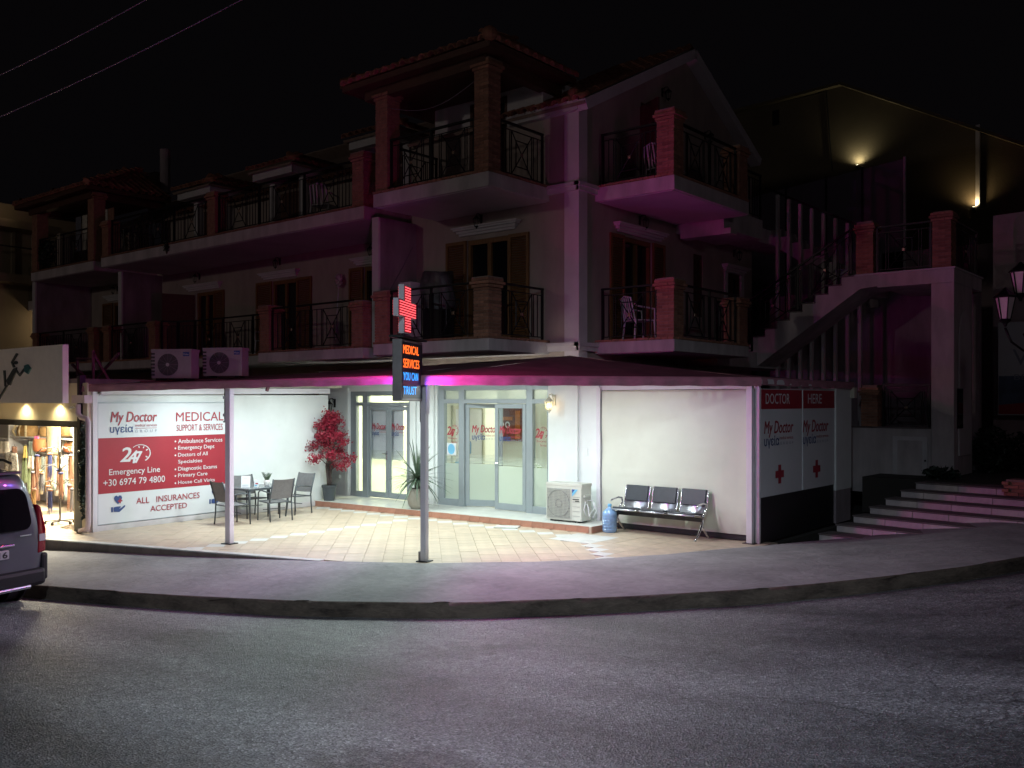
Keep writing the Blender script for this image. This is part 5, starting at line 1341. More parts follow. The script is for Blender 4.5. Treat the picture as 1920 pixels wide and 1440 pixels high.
for k in range(16):
    th = k * 2.4; t = Vector((math.cos(th) * .5, math.sin(th) * .5, 1)).normalized(); L = random.uniform(.09, .19)
    for i in range(9):
        p = Vector((math.cos(th) * .02, math.sin(th) * .02, .11)) + t * L * i / 8
        for s in (0, 1.6, 3.1, 4.7):
            a = Vector((math.cos(s + i), math.sin(s + i), .7)).normalized() * .022; mb.add([p, p + a + Vector((.006, 0, 0)), p + a * 1.4, p + a - Vector((.006, 0, 0))], [(0, 1, 2), (0, 2, 3)])
mb.build('foliage', M['green'], pl)

# red artificial tree
rtree = thing('red_leaved_tree', 'artificial tree with crimson leaves in a dark pot at the porch end', 'tree', (-6.02, -.98, .11))
MB().lathe([(.115, 0), (.15, .28), (.155, .29), (.165, .30), (.165, .345), (.15, .345), (.14, .30)], 22).build('pot', M['pot_dark'], rtree, False); MB().lathe([(.14, .30), (.08, .315)], 16).build('soil', M['soil'], rtree)
tr = MB(); tips = []
for k, (sx, sy) in enumerate(((.02, .0), (-.02, .02), (.01, -.03))):
    tr.tube([(sx, sy, .28), (sx * 2 + .01, sy * 2, .5), (sx * -2, sy * 2, .75), (sx * 2 - .01, sy, 1.0), (0, 0, 1.5)], [.035, .03, .026, .02, .01], 7)
for k in range(20):
    th = k * 2.4; z0 = .70 + .055 * k; z1 = z0 + random.uniform(.0, .22); R = .46 * (1 - max(0, (z0 - .75)) / 1.35) + .05
    e = (math.cos(th) * R, math.sin(th) * R, z1); tr.tube([(0, 0, z0 - .06), (e[0] * .5, e[1] * .5, (z0 + z1) / 2 + .04), e], [.014, .009, .004], 5); tips.append(e)
tr.build('trunk', M['bark'], rtree, True)
mb = MB()
def redcluster(c, r, n):
    for _ in range(n):
        p = Vector((random.gauss(0, 1), random.gauss(0, 1), random.gauss(0, .8))) * r * .5 + Vector(c)
        a = Vector((random.gauss(0, 1), random.gauss(0, 1), random.gauss(0, 1))).normalized(); b = a.cross(Vector((random.gauss(0, 1), random.gauss(0, 1), random.gauss(0, 1)))).normalized(); s = random.uniform(.018, .036)
        mb.add([p - a * s, p + b * s * .6, p + a * s, p - b * s * .6 + a.cross(b) * s * .3], [(0, 1, 2), (0, 2, 3)])
for e in tips:
    redcluster(e, .13, 95); redcluster((e[0] * .6, e[1] * .6, e[2] + .02), .11, 60); redcluster((e[0] * .8, e[1] * .8, e[2] - .05), .09, 40)
for z in (1.15, 1.3, 1.45, 1.6, 1.72): redcluster((random.uniform(-.05, .05), 0, z), .17, 120)
for k in range(9):
    th = k * .7; 
    for i in range(6): redcluster((math.cos(th) * .07 * i * .4, math.sin(th) * .07 * i * .4, 1.55 + i * .055 - abs(math.cos(th)) * .05), .05, 14)
mb.build('foliage', M['redleaf'], rtree)

# yucca in a round pot
yu = thing('potted_yucca', 'spiky grey green yucca in a round beige pot behind the middle post', 'plant', (-3.40, -.85, .11))
MB().lathe([(.13, 0), (.19, .10), (.215, .22), (.20, .36), (.175, .42), (.155, .42), (.15, .38)], 24).build('pot', M['pot_beige'], yu, True); MB().lathe([(.15, .385), (.05, .41)], 14).build('soil', M['soil'], yu)
MB().tube([(0, 0, .36), (.01, 0, .62)], [.05, .04], 8).build('trunk', M['bark'], yu)
mb = MB()
for k in range(84):
    th = k * 2.399; el = RAD(86 - 118 * (k / 84) ** .9 + random.uniform(-8, 8)); d = Vector((math.cos(th) * math.cos(el), math.sin(th) * math.cos(el), math.sin(el)))
    blade(mb, (math.cos(th) * .02, math.sin(th) * .02, .62), d, random.uniform(.55, .88), .05, random.uniform(.2, 1.3), 7)
mb.build('foliage', M['yucca'], yu)

# loose tile / mat lying before the step
lt = tag(MB().box(-.22, .22, -.15, .15, 0, .018).build('loose_tile', M['whitetile']), 'loose white tile lying askew in front of the terracotta step', 'tile'); lt.location = (-.72, -1.22, .004); lt.rotation_euler = (0, 0, RAD(28))

# air conditioner on the step
def make_ac(label, w=.78, hgt=.70, d=.32, big=True, loc=(0, 0, 0), rz=0, grp=None):
    t = thing('air_conditioner', label, 'air conditioner', loc, rz, grp); m = M['acwhite'] if big else M['acgrey']
    MB().box(0, w, 0, d, .03, hgt).build('case', m, t, bevel=.012); MB().box(-.006, w + .006, -.006, d + .006, hgt - .05, hgt + .004).build('lid', m, t, bevel=.006)
    gx0, gx1, gz0, gz1 = (.035, w * .70, .07, hgt - .10) if big else (.10, w * .72, .06, hgt - .06)
    if big:
        MB().box(gx0, gx1, -.010, -.002, gz0, gz1).build('grille_panel', M['acgrille'], t)
        g = MB(); k = 0
        x = gx0
        while x < gx1: g.box(x, x + .004, -.020, -.011, gz0, gz1); x += .028
        z = gz0
        while z < gz1: g.box(gx0, gx1, -.0195, -.0115, z, z + .003); z += .028
        g.build('grille_bars', M['acwhite'], t, kind='stuff')
        mb = MB()
        for rr in (.24, .07):
            mb.tube([((gx0 + gx1) / 2 + rr * math.cos(a * .2618), -.021, (gz0 + gz1) / 2 + rr * math.sin(a * .2618)) for a in range(25)], .006, 5, False)
        mb.build('fan_guard', M['acgrille'], t)
        MB().box(w * .70, w * .715, -.012, 0, .05, hgt - .08).box(w - .02, w - .006, -.012, 0, .05, hgt - .08).build('trim_rib', m, t)
        for k in range(5): MB().box(w * .75, w * .95, -.006, -.001, .12 + k * .085, .125 + k * .085).build('vent', M['acgrille'], t)
        MB().prism([(w * .74, .60), (w * .90, .60), (w * .74, .47)], (0, -.004, 0), X3, Z3, -Y3, .002).build('badge', M['lightblue'], t); MB().prism([(w * .74, .60), (w * .82, .60), (w * .74, .53)], (0, -.0065, 0), X3, Z3, -Y3, .002).build('badge', M['navylabel'], t)
        MB().box(w * .75, w * .93, -.004, -.001, .415, .43).box(w * .82, w * .93, -.004, -.001, .385, .40).build('label_print', M['black'], t)
        MB().box(w, w + .012, .10, .22, .30, .46).box(w, w + .03, .06, .24, .46, .50).build('valve_cover', m, t, bevel=.004)
        MB().tube([(w + .01, .15, .34), (w + .06, .12, .28), (w + .09, .10, .14), (w + .14, .16, .10), (w + .17, .22, .22), (w + .10, .25, .36)], .010, 6).tube([(w + .01, .18, .40), (w + .10, .2, .40), (w + .18, .14, .28), (w + .15, .05, .18), (w + .08, .12, .10)], .008, 6).tube([(w + .01, .12, .38), (w + .03, .02, .25), (w + .07, .04, .14)], .008, 6).build('hose', M['paper'], t, True)
    else:
        cx, cz, rr = (gx0 + gx1) / 2, (gz0 + gz1) / 2, .205
        MB().prism([(cx + rr * math.cos(a * .1963), cz + rr * math.sin(a * .1963)) for a in range(32)], (0, -.002, 0), X3, Z3, -Y3, .004).build('fan_opening', M['acdark'], t)
        g = MB()
        for q in range(4, 21, 2): g.tube([(cx + q * .01 * math.cos(a * .2618), -.012, cz + q * .01 * math.sin(a * .2618)) for a in range(25)], .0022, 4, False)
        for a in range(12): g.tube([(cx, -.012, cz), (cx + rr * math.cos(a * .5236), -.012, cz + rr * math.sin(a * .5236))], .0022, 4)
        g.build('fan_guard', M['acgrille'], t, kind='stuff'); MB().prism([(cx + .033 * math.cos(a * .4), cz + .033 * math.sin(a * .4)) for a in range(16)], (0, -.015, 0), X3, Z3, -Y3, .006).build('fan_hub', M['acwhite'], t)
        for k in range(7):
            MB().box(-.004, .075, -.006, -.001, .08 + k * .065, .115 + k * .065).build('vent', M['acdark'], t)
        b = MB().box(w - .16, w - .04, -.006, -.001, hgt - .13, hgt - .055).build('badge', M['navylabel'], t)
        MB().text('Midea', (0, -.008, 0), X3, Z3, w - .15, w - .05, hgt - .11, hgt - .08).build('lettering', M['whitetext'], b)
    MB().box(.08, .16, .02, d - .02, 0, .03).box(w - .16, w - .08, .02, d - .02, 0, .03).each('foot', M['black'], t)
    return t
make_ac('cream air conditioner standing on the right end of the porch step', loc=(-.27, -.64, .112), rz=RAD(2))
rz_ = math.atan2(RV.y, RV.x) - .16
make_ac('air conditioner on the canopy edge, the left of two, above the medical board', .80, .57, .30, False, tuple(CW((283 - 960) / FPX * 17.3, 17.3, 2.69)), rz_, 'air conditioners above the medical board')
make_ac('air conditioner on the canopy edge, the right of two, farther from the kite shop', .80, .57, .30, False, tuple(CW((380 - 960) / FPX * 17.9, 17.9, 2.75)), rz_, 'air conditioners above the medical board')
# ledge the two units stand on
eq = thing('equipment_ledge', 'narrow metal ledge along the canopy edge under two air conditioners', 'ledge', (0, 0, 0))
q0, q1 = CW((262 - 960) / FPX * 17.3, 17.3, 2.66), CW((500 - 960) / FPX * 18.4, 18.4, 2.735)
MB().bar(q0, q1, .07, .04).bar(q0 + FV * .28, q1 + FV * .28, .07, .04).each('rail', M['canvas'], eq); MB().bar(q0 + Vector((.1, .1, 0)), zz(q0, 2.4), .05, .05).bar(q1 + Vector((0, .1, 0)), zz(q1, 2.5), .05, .05).each('bracket', M['canvas'], eq)

# water bottle
wb = thing('water_bottle', 'large blue ribbed water bottle standing beside the porch step', 'bottle', (1.07, -.56, .004))
MB().lathe([(.10, 0), (.125, .02), (.125, .30), (.13, .31), (.125, .33), (.12, .36), (.05, .42), (.032, .43), (.032, .46)], 22).build('body', M['waterplastic'], wb, True); MB().lathe([(.036, .46), (.036, .49), (.02, .50)], 14).build('cap', M['lightblue'], wb)
mb = MB()
for z in (.06, .11, .16, .21, .26): mb.tube([(.127 * math.cos(a * .3927), .127 * math.sin(a * .3927), z) for a in range(17)], .006, 5, False)
mb.build('rib', M['waterplastic'], wb)

# waiting-room bench
be = thing('waiting_bench', 'three seat chrome waiting bench with black padded seats before the PVC curtain', 'bench', (1.93, -.36, .003), RAD(-1)); Ls = 1.80
MB().box(-Ls / 2 + .05, Ls / 2 - .05, -.03, .05, .30, .36).build('beam', M['black'], be)
for s in (-1, 1):
    x = s * (Ls / 2 - .06)
    MB().tube([(x, .01, .33), (x, -.02, .24), (x, -.12, .10), (x, -.20, .04), (x, -.24, .012)], [.030, .028, .022, .018, .018], 8).tube([(x, -.02, .24), (x, .10, .12), (x, .20, .03), (x, .23, .012)], [.026, .021, .017, .016], 8).ball((x, -.24, .012), .026, .026, .012).ball((x, .23, .012), .026, .026, .012).build('leg', M['chrome'], be, True)
    MB().tube([(x, .01, .33), (x, .06, .42), (x, .16, .50), (x, .14, .58), (x, .02, .60), (x, -.16, .575), (x, -.20, .55)], [.022, .02, .018, .018, .018, .017, .012], 8).build('armrest', M['chrome'], be, True)
for k in (-1, 0, 1):
    xc = k * .565; w = .25
    pr_ = [(-.24, .405), (-.22, .425), (-.05, .400), (.10, .385), (.155, .40), (.19, .46), (.22, .62), (.25, .78), (.265, .80)]
    mb = MB()
    for x in (-w, w):
        mb.v += [(xc + x, y, z) for y, z in pr_]
    n = len(pr_); mb.f = [(i, i + 1, n + i + 1, n + i) for i in range(n - 1)]
    st = mb.build('seat_shell', M['perf'], be, True); so = st.modifiers.new('thick', 'SOLIDIFY'); so.thickness = .008
    for x in (-w, w):
        MB().tube([(xc + x, y, z) for y, z in pr_], .013, 7).build('seat_rim', M['chrome'], st, True)
    MB().obox((xc, -.06, .425), (w - .02, 0, 0), (0, .165, -.018), (0, .002, .016)).build('seat_pad', M['leather'], be, bevel=.012)
    MB().obox((xc, .212, .675), (w - .02, 0, 0), (0, .035, .135), (0, -.018, .004)).build('back_pad', M['leather'], be, bevel=.012)

# ================================================================== WALL LANTERNS
def lantern(label, loc, n, lit=False, grp='wall lanterns of the apartment house', s=1.0):
    t = thing('wall_lantern', label, 'lantern', loc, math.atan2(n[1], n[0]), grp); m = M['iron'] if not lit else M['beige_metal']
    t.scale = (s, s, s)
    MB().box(0, .015, -.03, .03, -.09, .09).build('wall_plate', m, t, bevel=.005)
    MB().tube([(.0, 0, .05), (.07, 0, .10), (.14, 0, .09), (.155, 0, .045)], .008, 6).tube([(0, 0, -.02), (.05, 0, .03), (.07, 0, .10)], .005, 5).build('arm', m, t)
    MB().lathe([(.012, .05), (.025, .035), (.075, -.01), (.078, -.02)], 6, (.155, 0, 0)).build('roof', m, t)
    mb = MB()
    for k in range(6):
        a = k * math.pi / 3; mb.tube([(.155 + .072 * math.cos(a), .072 * math.sin(a), -.02), (.155 + .042 * math.cos(a), .042 * math.sin(a), -.16)], .005, 4)
    mb.lathe([(.045, -.16), (.045, -.17), (.015, -.19), (.006, -.215)], 6, (.155, 0, 0)); mb.build('cage', m, t)
    MB().lathe([(.066, -.022), (.038, -.158)], 6, (.155, 0, 0)).build('glass', M['glass'] if not lit else M['frost2'], t)
    if lit:
        MB().ball((.155, 0, -.08), .028).build('bulb', M['warmbulb'], t)
        l = bpy.data.lights.new('bulb_light', 'POINT'); l.energy = L_SCONCE; l.color = (1, .62, .28); l.shadow_soft_size = .035
        o = bpy.data.objects.new('bulb_light', l); COL.objects.link(o); o.parent = t; o.location = (.155, 0, -.09)
    return t
nF, nG = (0, -1), (1, 0)
lantern('lit warm wall lantern between the clinic door and the booth', tuple(PY(1040, 750, 0)), nF, True, None, 1.15)
lantern('unlit black wall lantern left of the left clinic door', (PY(628, 763, 0).x, 0, PY(628, 756, 0).z), nF, False, None, 1.1)
lantern('lantern above the shuttered door beside the corner pilaster', (PY(903, 415, 0).x, 0, 6.0), nF)
lantern('lantern over the door hood next to the dark party wall', (PY(703, 462, .9).x, .9, 5.95), nF)
lantern('lantern over the shuttered window with the pale broom', (PY(525, 494, .9).x, .9, 6.0), nF)
lantern('lantern over the half open door with the white curtain', (PY(374, 523, .9).x, .9, 5.93), nF)
lantern('leftmost lantern, over the farthest shuttered door', (PY(220, 542, .9).x, .9, 5.95), nF)
lantern('lantern on the gable side above the lower shuttered door', (0, 2.15, 6.0), nG)
lantern('lantern high in the gable above the top balcony', (0, 3.05, 8.85), nG)
lantern('second gable lantern, lower right of the top balcony door', (0, 4.95, 8.35), nG)
lantern('lantern above the small door under the gallery', (0, 6.4, 5.85), nG)

# ================================================================== OUTDOOR STAIRCASE ON THE RIGHT
st = thing('outdoor_staircase', 'white outdoor staircase with slatted screen and brick newel pillars right of the apartment house', 'staircase', (3.2, 5.54, 0)); SO = Vector((-3.2, -5.54, 0))
Y0 = 5.54
def sb(name, m, *bs, parent=None, **k):
    mb = MB()
    for b in bs: mb.box(b[0] - 3.2, b[1] - 3.2, b[2] - Y0, b[3] - Y0, b[4], b[5])
    return mb.build(name, M[m], parent or st, **k)
nstp = 9; x0s, x1s, z0s, z1s = .62, 3.21, 3.40, 4.93
# first flight: saw-tooth side and sloping underside
run = (x1s - x0s) / nstp; rise = (z1s - z0s) / nstp
out = [(x0s, z0s - .28)]
for k in range(nstp):
    out += [(x0s + k * run, z0s + (k + 1) * rise - .0), (x0s + (k + 1) * run, z0s + (k + 1) * rise)]
out += [(x1s + .45, z1s), (x1s + .45, 4.69), (x1s + .10, 4.66), (x0s + .35, z0s - .33)]
MB().prism([(a - 3.2, b) for a, b in out], (0, 0, 0), X3, Z3, Y3, 1.05).build('flight', M['slab'], st)
for k in range(nstp): sb('tread', 'tread', (x0s + k * run - .03, x0s + (k + 1) * run, Y0 - .02, Y0 + 1.0, z0s + (k + 1) * rise + .002, z0s + (k + 1) * rise + .026))
sb('landing', 'slab', (x1s + .452, 5.15, Y0, 7.75, 4.66, 4.93)); sb('landing_edge', 'trim', (3.19, 5.18, Y0 - .025, 7.78, 4.932, 4.965))
sb('pier', 'slab', (4.72, 5.15, Y0, 6.95, .55, 4.658), bevel=.01)
# blind arch on the pier's side
aw = MB(); pts = [(5.85, 1.2), (6.75, 1.2), (6.75, 3.4)] + [(6.3 + .45 * math.cos(RAD(a)), 3.4 + .75 * math.sin(RAD(a))) for a in range(15, 180, 15)] + [(5.85, 3.4)]
aw.prism([(a - Y0, b) for a, b in pts], (5.152 - 3.2, 0, 0), Y3, Z3, X3, .02).build('blind_arch', M['trim'], st)
sb('dark_window', 'darkglass', (5.153, 5.175, 5.75, 6.12, 1.75, 2.55))
# second flight going back up behind the slatted screen
out = [(.35, 6.38), (.35, 6.05)]; out2 = []
n2 = 8; rx = (2.85 - .75) / n2; rz2 = (6.36 - 4.93) / n2
for k in range(n2): out2 += [(2.85 - k * rx, 4.93 + (k + 1) * rz2), (2.85 - (k + 1) * rx, 4.93 + (k + 1) * rz2)]
poly = [(2.85, 4.66), (2.85, 4.93)] + out2 + [(.75, 6.05)]
MB().prism([(a - 3.2, b) for a, b in poly], (0, 6.78 - Y0, 0), X3, Z3, Y3, .95).build('flight', M['slab'], st)
sb('landing', 'slab', (2.85, 3.19, 6.78, 7.75, 4.66, 4.93))
for k in range(8):
    x = 1.0 + k * .274; zt = 7.27 - (x - .78) * .53 if k < 7 else 4.66
    sb('screen_slat', 'slab', (x - .035, x + .035, 6.62, 6.70, 1.4, zt))
hr = MB().bar((.70 - 3.2, 6.66 - Y0, 7.36), (2.86 - 3.2, 6.66 - Y0, 6.22), .05, .05).build('handrail', M['iron'], st)
# side walls under and behind
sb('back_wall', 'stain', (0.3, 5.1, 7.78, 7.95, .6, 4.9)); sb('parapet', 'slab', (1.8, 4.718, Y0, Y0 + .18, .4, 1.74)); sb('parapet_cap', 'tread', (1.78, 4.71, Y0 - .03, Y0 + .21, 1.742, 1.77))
sb('terrace_floor', 'tread', (1.8, 4.7, Y0 + .181, 7.77, 1.5, 1.70))
hd = sb('hatch_door', 'trim', (3.98, 4.66, Y0 - .03, Y0 - .001, .66, 1.58)); sb('door_panel', 'slab', (4.08, 4.56, Y0 - .045, Y0 - .031, .76, 1.50), parent=hd); MB().ball((4.62 - 3.2, -.05, 1.1), .02).build('knob', M['black'], hd)
stp = st
def rail2(p0, p1, **k): 
    r = railing((p0[0] - 3.2, p0[1] - Y0, p0[2]), (p1[0] - 3.2, p1[1] - Y0, p1[2]), parent=stp, **k); return r
rail2((.75, Y0 + .06, 3.62), (3.12, Y0 + .06, 5.0), hh=.95, lift=.12)
rail2((3.62, Y0 + .06, 4.965), (4.72, Y0 + .06, 4.965), hh=.95); rail2((5.08, Y0 + .35, 4.965), (5.08, 7.6, 4.965), hh=.95)
rail2((3.74, Y0 + .08, 1.77), (4.68, Y0 + .08, 1.77), hh=.86)
SB_ = MB().box(0, .0001, 0, .0001, 0, .0001)
def newel(x, y, z0, hh, s=.36):
    core = MB().box(x - s / 2 + .012 - 3.2, x + s / 2 - .012 - 3.2, y - s / 2 + .012 - Y0, y + s / 2 - .012 - Y0, z0, z0 + hh).build('newel_pillar', M['mortar'], st)
    ch = .058; n = int(hh / ch)
    me = {}
    for k in range(n):
        e = 0 if k < n - 3 else (.025, .05, .03)[k - n + 3]; S_ = s + 2 * e; w = .115 if k < n - 3 else S_ / 3; L_ = (S_ - w) / 2 - .005
        if (e,) not in me: me[(e,)] = MB().box(-L_, L_, -w / 2, w / 2, -.0245, .0245).mesh('brick', M['brick'])
        for q in range(4):
            a = q * math.pi / 2 + (math.pi / 2 if k % 2 else 0); sgn = 1 if k % 2 else -1; lx, ly = (-sgn * w / 2, S_ / 2 - w / 2)
            link('brick', me[(e,)], core, (x - 3.2 + lx * math.cos(a) - ly * math.sin(a), y - Y0 + lx * math.sin(a) + ly * math.cos(a), z0 + (k + .5) * ch), a)
newel(3.40, Y0 + .17, 4.967, 1.10); newel(4.92, Y0 + .17, 4.967, 1.12); newel(3.52, Y0 + .10, 1.772, .86, .34)

# tall retaining wall to the right with its billboard
rw = thing('retaining_wall', 'tall dark rendered wall behind the staircase at the right edge', 'wall', (10, 9, 0))
za_ = PY(1800, 402, 9).z; zb_ = PY(1920, 382, 9).z
MB().prism([(-4.9, .3), (12, .3), (12, 6.9), (-4.9, za_ - .12)], (0, 0, 0), X3, Z3, Y3, .4).build('wall_face', M['bluegrey_wall'], rw)
pts = [(-2.6, 1.0), (-1.5, 1.0), (-1.5, 3.6)] + [(-2.05 + .55 * math.cos(RAD(a)), 3.6 + .9 * math.sin(RAD(a))) for a in range(15, 180, 15)] + [(-2.6, 3.6)]
MB().prism(pts, (0, -.02, 0), X3, Z3, -Y3, .02).build('blind_arch', M['stain'], rw)
pA = PY(1873, 605, 8.6); pB = PY(1873, 778, 8.6)
bb = thing('billboard', 'pale property billboard cut by the right edge, behind the twin street lantern', 'billboard', (pA.x, 8.6, pB.z))
H_ = pA.z - pB.z
MB().box(0, 3.2, 0, .06, 0, H_).build('board', M['board'], bb)
MB().box(.01, 3.19, -.004, -.001, .02, H_ * .42).build('sea_print', mat('print_sea', (.10, .14, .22), .6, .4, 3), bb)
MB().prism([(.01, .02), (3.19, .02), (3.19, .42), (1.2, .34), (.01, .22)], (0, -.006, 0), X3, Z3, -Y3, .002).build('red_strip', M['red'], bb)
v0 = PY(1900, 655, 8.6); v1 = PY(1900, 685, 8.6)
MB().text('V', (0, -.006, 0), X3, Z3, v0.x - pA.x, v0.x - pA.x + .32, v1.z - pB.z, v0.z - pB.z).text('BE', (0, -.006, 0), X3, Z3, v0.x - pA.x + .03, v0.x - pA.x + .28, v1.z - pB.z - .32, v1.z - pB.z - .2).build('lettering', M['greytext'], bb)

# low brick pier beside the steps
bp2 = thing('low_brick_pier', 'low brick pier at the right end of the top stone step', 'pier', tuple(CW(8.78, 16.0, .35)), RAD(-10))
MB().box(-.2, 1.4, -.16, .16, -.2, .60).build('core', M['mortar'], bp2)
bmh = MB().box(-.105, .105, -.05, .05, -.026, .026).mesh('brick', M['brick'])
for k in range(10):
    for i in range(7): link('brick', bmh, bp2, (-.1 + i * .22 + (.11 if k % 2 else 0), -.135, -.02 + k * .062))
    for j in range(2): link('brick', bmh, bp2, (-.18, -.07 + .2 * j - (.08 if k % 2 else 0), -.02 + k * .062), RAD(90))
# shrubs in the dark corner
def shrub(name, label, loc, r, n, size, m='darkleaf', cat='shrub'):
    t = thing(name, label, cat, loc); leaves(n, (0, 0, r[2]), r, size, M[m], t)
    mb = MB()
    for k in range(6): mb.tube([(0, 0, 0), (math.cos(k) * r[0] * .4, math.sin(k) * r[1] * .4, r[2] * 1.2)], [.02, .006], 5)
    mb.build('stem', M['bark'], t)
def GP(px, d, z): return tuple(CW((px - 960) / FPX * d, d, z))
shrub('shrub', 'dark rounded shrub at the foot of the staircase pier', GP(1862, 19.5, .78), (.42, .42, .5), 900, .06)
shrub('shrub', 'low dark shrub beside the billboard at the right edge', GP(1915, 19.8, .8), (.45, .4, .42), 700, .06)
shrub('ground_plant', 'small spiky plant on the yard edge above the top stone step', GP(1765, 17.9, .78), (.35, .18, .12), 260, .07, 'darkleaf', 'plant')

# twin street lantern at the right edge
sl = thing('street_lantern', 'twin headed black street lantern with scroll arms at the right edge', 'street lantern', GP(1962, 14.6, .35))
MB().tube([(0, 0, 0), (0, 0, .5), (0, 0, 4.2)], [.11, .06, .045], 12).lathe([(.16, 0), (.16, .12), (.10, .3), (.07, .5)], 12).build('pole', M['iron'], sl)
def lanthead(p, par, gl):
    LS = .88
    mb = MB().lathe([(r * LS, z * LS) for r, z in ((.02, .40), (.05, .36), (.19, .25), (.20, .22), (.17, .22))], 6, p).lathe([(r * LS, z * LS) for r, z in ((.09, -.16), (.10, -.19), (.04, -.24), (.02, -.30))], 6, p)
    for k in range(6):
        a = k * math.pi / 3; mb.tube([(p[0] + .165 * LS * math.cos(a), p[1] + .165 * LS * math.sin(a), p[2] + .22 * LS), (p[0] + .09 * LS * math.cos(a), p[1] + .09 * LS * math.sin(a), p[2] - .16 * LS)], .009, 5)
    h = mb.build('lantern_head', M['iron'], par)
    MB().lathe([(.155 * LS, .215 * LS), (.085 * LS, -.155 * LS)], 6, p).build('glass', gl, h)
milk = mat('milk_glass', (.85, .70, .74), .35, .05, 3, 0, 10)
off = CW((1886 - 960) / FPX * 14.6, 14.6, 0) - CW((1962 - 960) / FPX * 14.6, 14.6, 0)
for s, dz in ((1, 0), (-1, 0), (.62, .40)):
    v = off * s; e = Vector((v.x, v.y, 3.38 + dz)); q = off.normalized() * (1 if s > 0 else -1)
    if abs(s) == 1:
        MB().tube([(0, 0, 3.0), v * .25 + Z3 * 2.78, v * .55 + Z3 * 2.74, v * .85 + Z3 * 2.88, v + Z3 * 3.1], .018, 7).tube([v * .30 + Z3 * 2.95, v * .42 + Z3 * 3.06, v * .55 + Z3 * 3.0, v * .48 + Z3 * 2.9], .012, 6).build('scroll_arm', M['iron'], sl, True)
    lanthead(e, sl, milk)

# ================================================================== BACKGROUND BUILDINGS
bk = thing('gabled_building', 'large dim gabled building with uplights behind the staircase', 'building', (8, 18, 0)); YB = 18
P_ = [PY(px, py, YB) for px, py in ((1380, 212), (1535, 175), (1580, 160), (1740, 213), (1920, 275), (2300, 400))]
outl = [(p.x - 8, p.z) for p in P_]; outl = [(outl[0][0] - 6, outl[0][1] - 1.6)] + outl
outl += [(outl[-1][0], -.5), (outl[0][0], -.5)]
MB().prism(outl, (0, 0, 0), X3, Z3, Y3, 6).build('gable_wall', M['backwall'], bk)
for px, py, t, b in ((1610, 300, None, None), (1825, 372, None, None)):
    q = PY(px, py, YB)
MB().box(PY(1832, 300, YB).x - 8 + .0, PY(1832, 300, YB).x - 8 + .12, -.12, 0, PY(1832, 390, YB).z, PY(1832, 236, YB).z).build('downpipe', M['trim'], bk)
MB().box(PY(1450, 205, YB).x - 8, PY(1462, 205, YB).x - 8, -.05, 0, PY(1455, 235, YB).z, PY(1455, 207, YB).z).build('window', M['darkglass'], bk)
mb = MB(); a, b = PY(1376, 214, YB), PY(1578, 162, YB)
for (p, q) in ((P_[0], P_[2]), (P_[2], P_[5])): mb.bar(Vector((p.x - 8, -.05, p.z + .03)), Vector((q.x - 8, -.05, q.z + .03)), .35, .10)
mb.build('verge', M['backwall'], bk)
MB().bar(PY(1550, 165, YB) - Vector((8, YB + .03, 0)), PY(1562, 320, YB) - Vector((8, YB + .03, 0)), .03, .03).build('cable', M['black'], bk)
def uplight(px, py, power, col, ang, label):
    p = PY(px, py, YB) + Vector((0, -.20, -.1)); t = thing('uplight', label, 'uplight', p)
    MB().tube([(0, 0, -.12), (0, 0, 0)], .05, 10).box(-.03, .03, 0, .32, -.14, -.10).build('housing', M['black'], t); MB().tube([(0, 0, .001), (0, 0, .006)], .04, 10).build('lens', M['warmpanel'], t)
    l = bpy.data.lights.new('uplight_beam', 'SPOT'); l.energy = power; l.color = col; l.spot_size = RAD(150); l.spot_blend = 1.0; l.shadow_soft_size = .03
    o = bpy.data.objects.new('uplight_beam', l); COL.objects.link(o); o.parent = t; o.location = (0, 0, .02); o.rotation_euler = Vector((0, .16, 1)).to_track_quat('-Z', 'Y').to_euler()
uplight(1612, 306, 40, (1, .90, .55), 70, 'uplight throwing a yellow glow, left of the two on the gabled building')
uplight(1830, 384, 30, (1, .72, .36), 60, 'uplight beside the pale downpipe, the lower right one on the gabled building')
# purple grey screen fence between
scn = thing('screen_fence', 'tall plain panelled screen fence behind the staircase rail', 'fence', (3, 11, 0)); YS = 11
xs_ = [PY(px, 350, YS).x for px in (1400, 1475, 1550, 1618, 1697)]
zl, zr = PY(1400, 372, YS).z, PY(1697, 297, YS).z
def ztop(x): return zl + (zr - zl) * (x - xs_[0]) / (xs_[-1] - xs_[0])
for a, b in zip(xs_, xs_[1:]):
    MB().prism([(a - 3 + .03, 2), (b - 3 - .03, 2), (b - 3 - .03, ztop(b)), (a - 3 + .03, ztop(a))], (0, 0, 0), X3, Z3, Y3, .05).build('fence_panel', M['screen'], scn)
for x in xs_: MB().box(x - 3 - .028, x - 3 + .028, -.02, .05, 2, ztop(x) + .05).build('fence_post', M['trim'] if x == xs_[-1] else M['black'], scn)
MB().box(-1.0, 6, .0, 1, 0, 6.2).build('bank', M['bluegrey_wall'], scn)

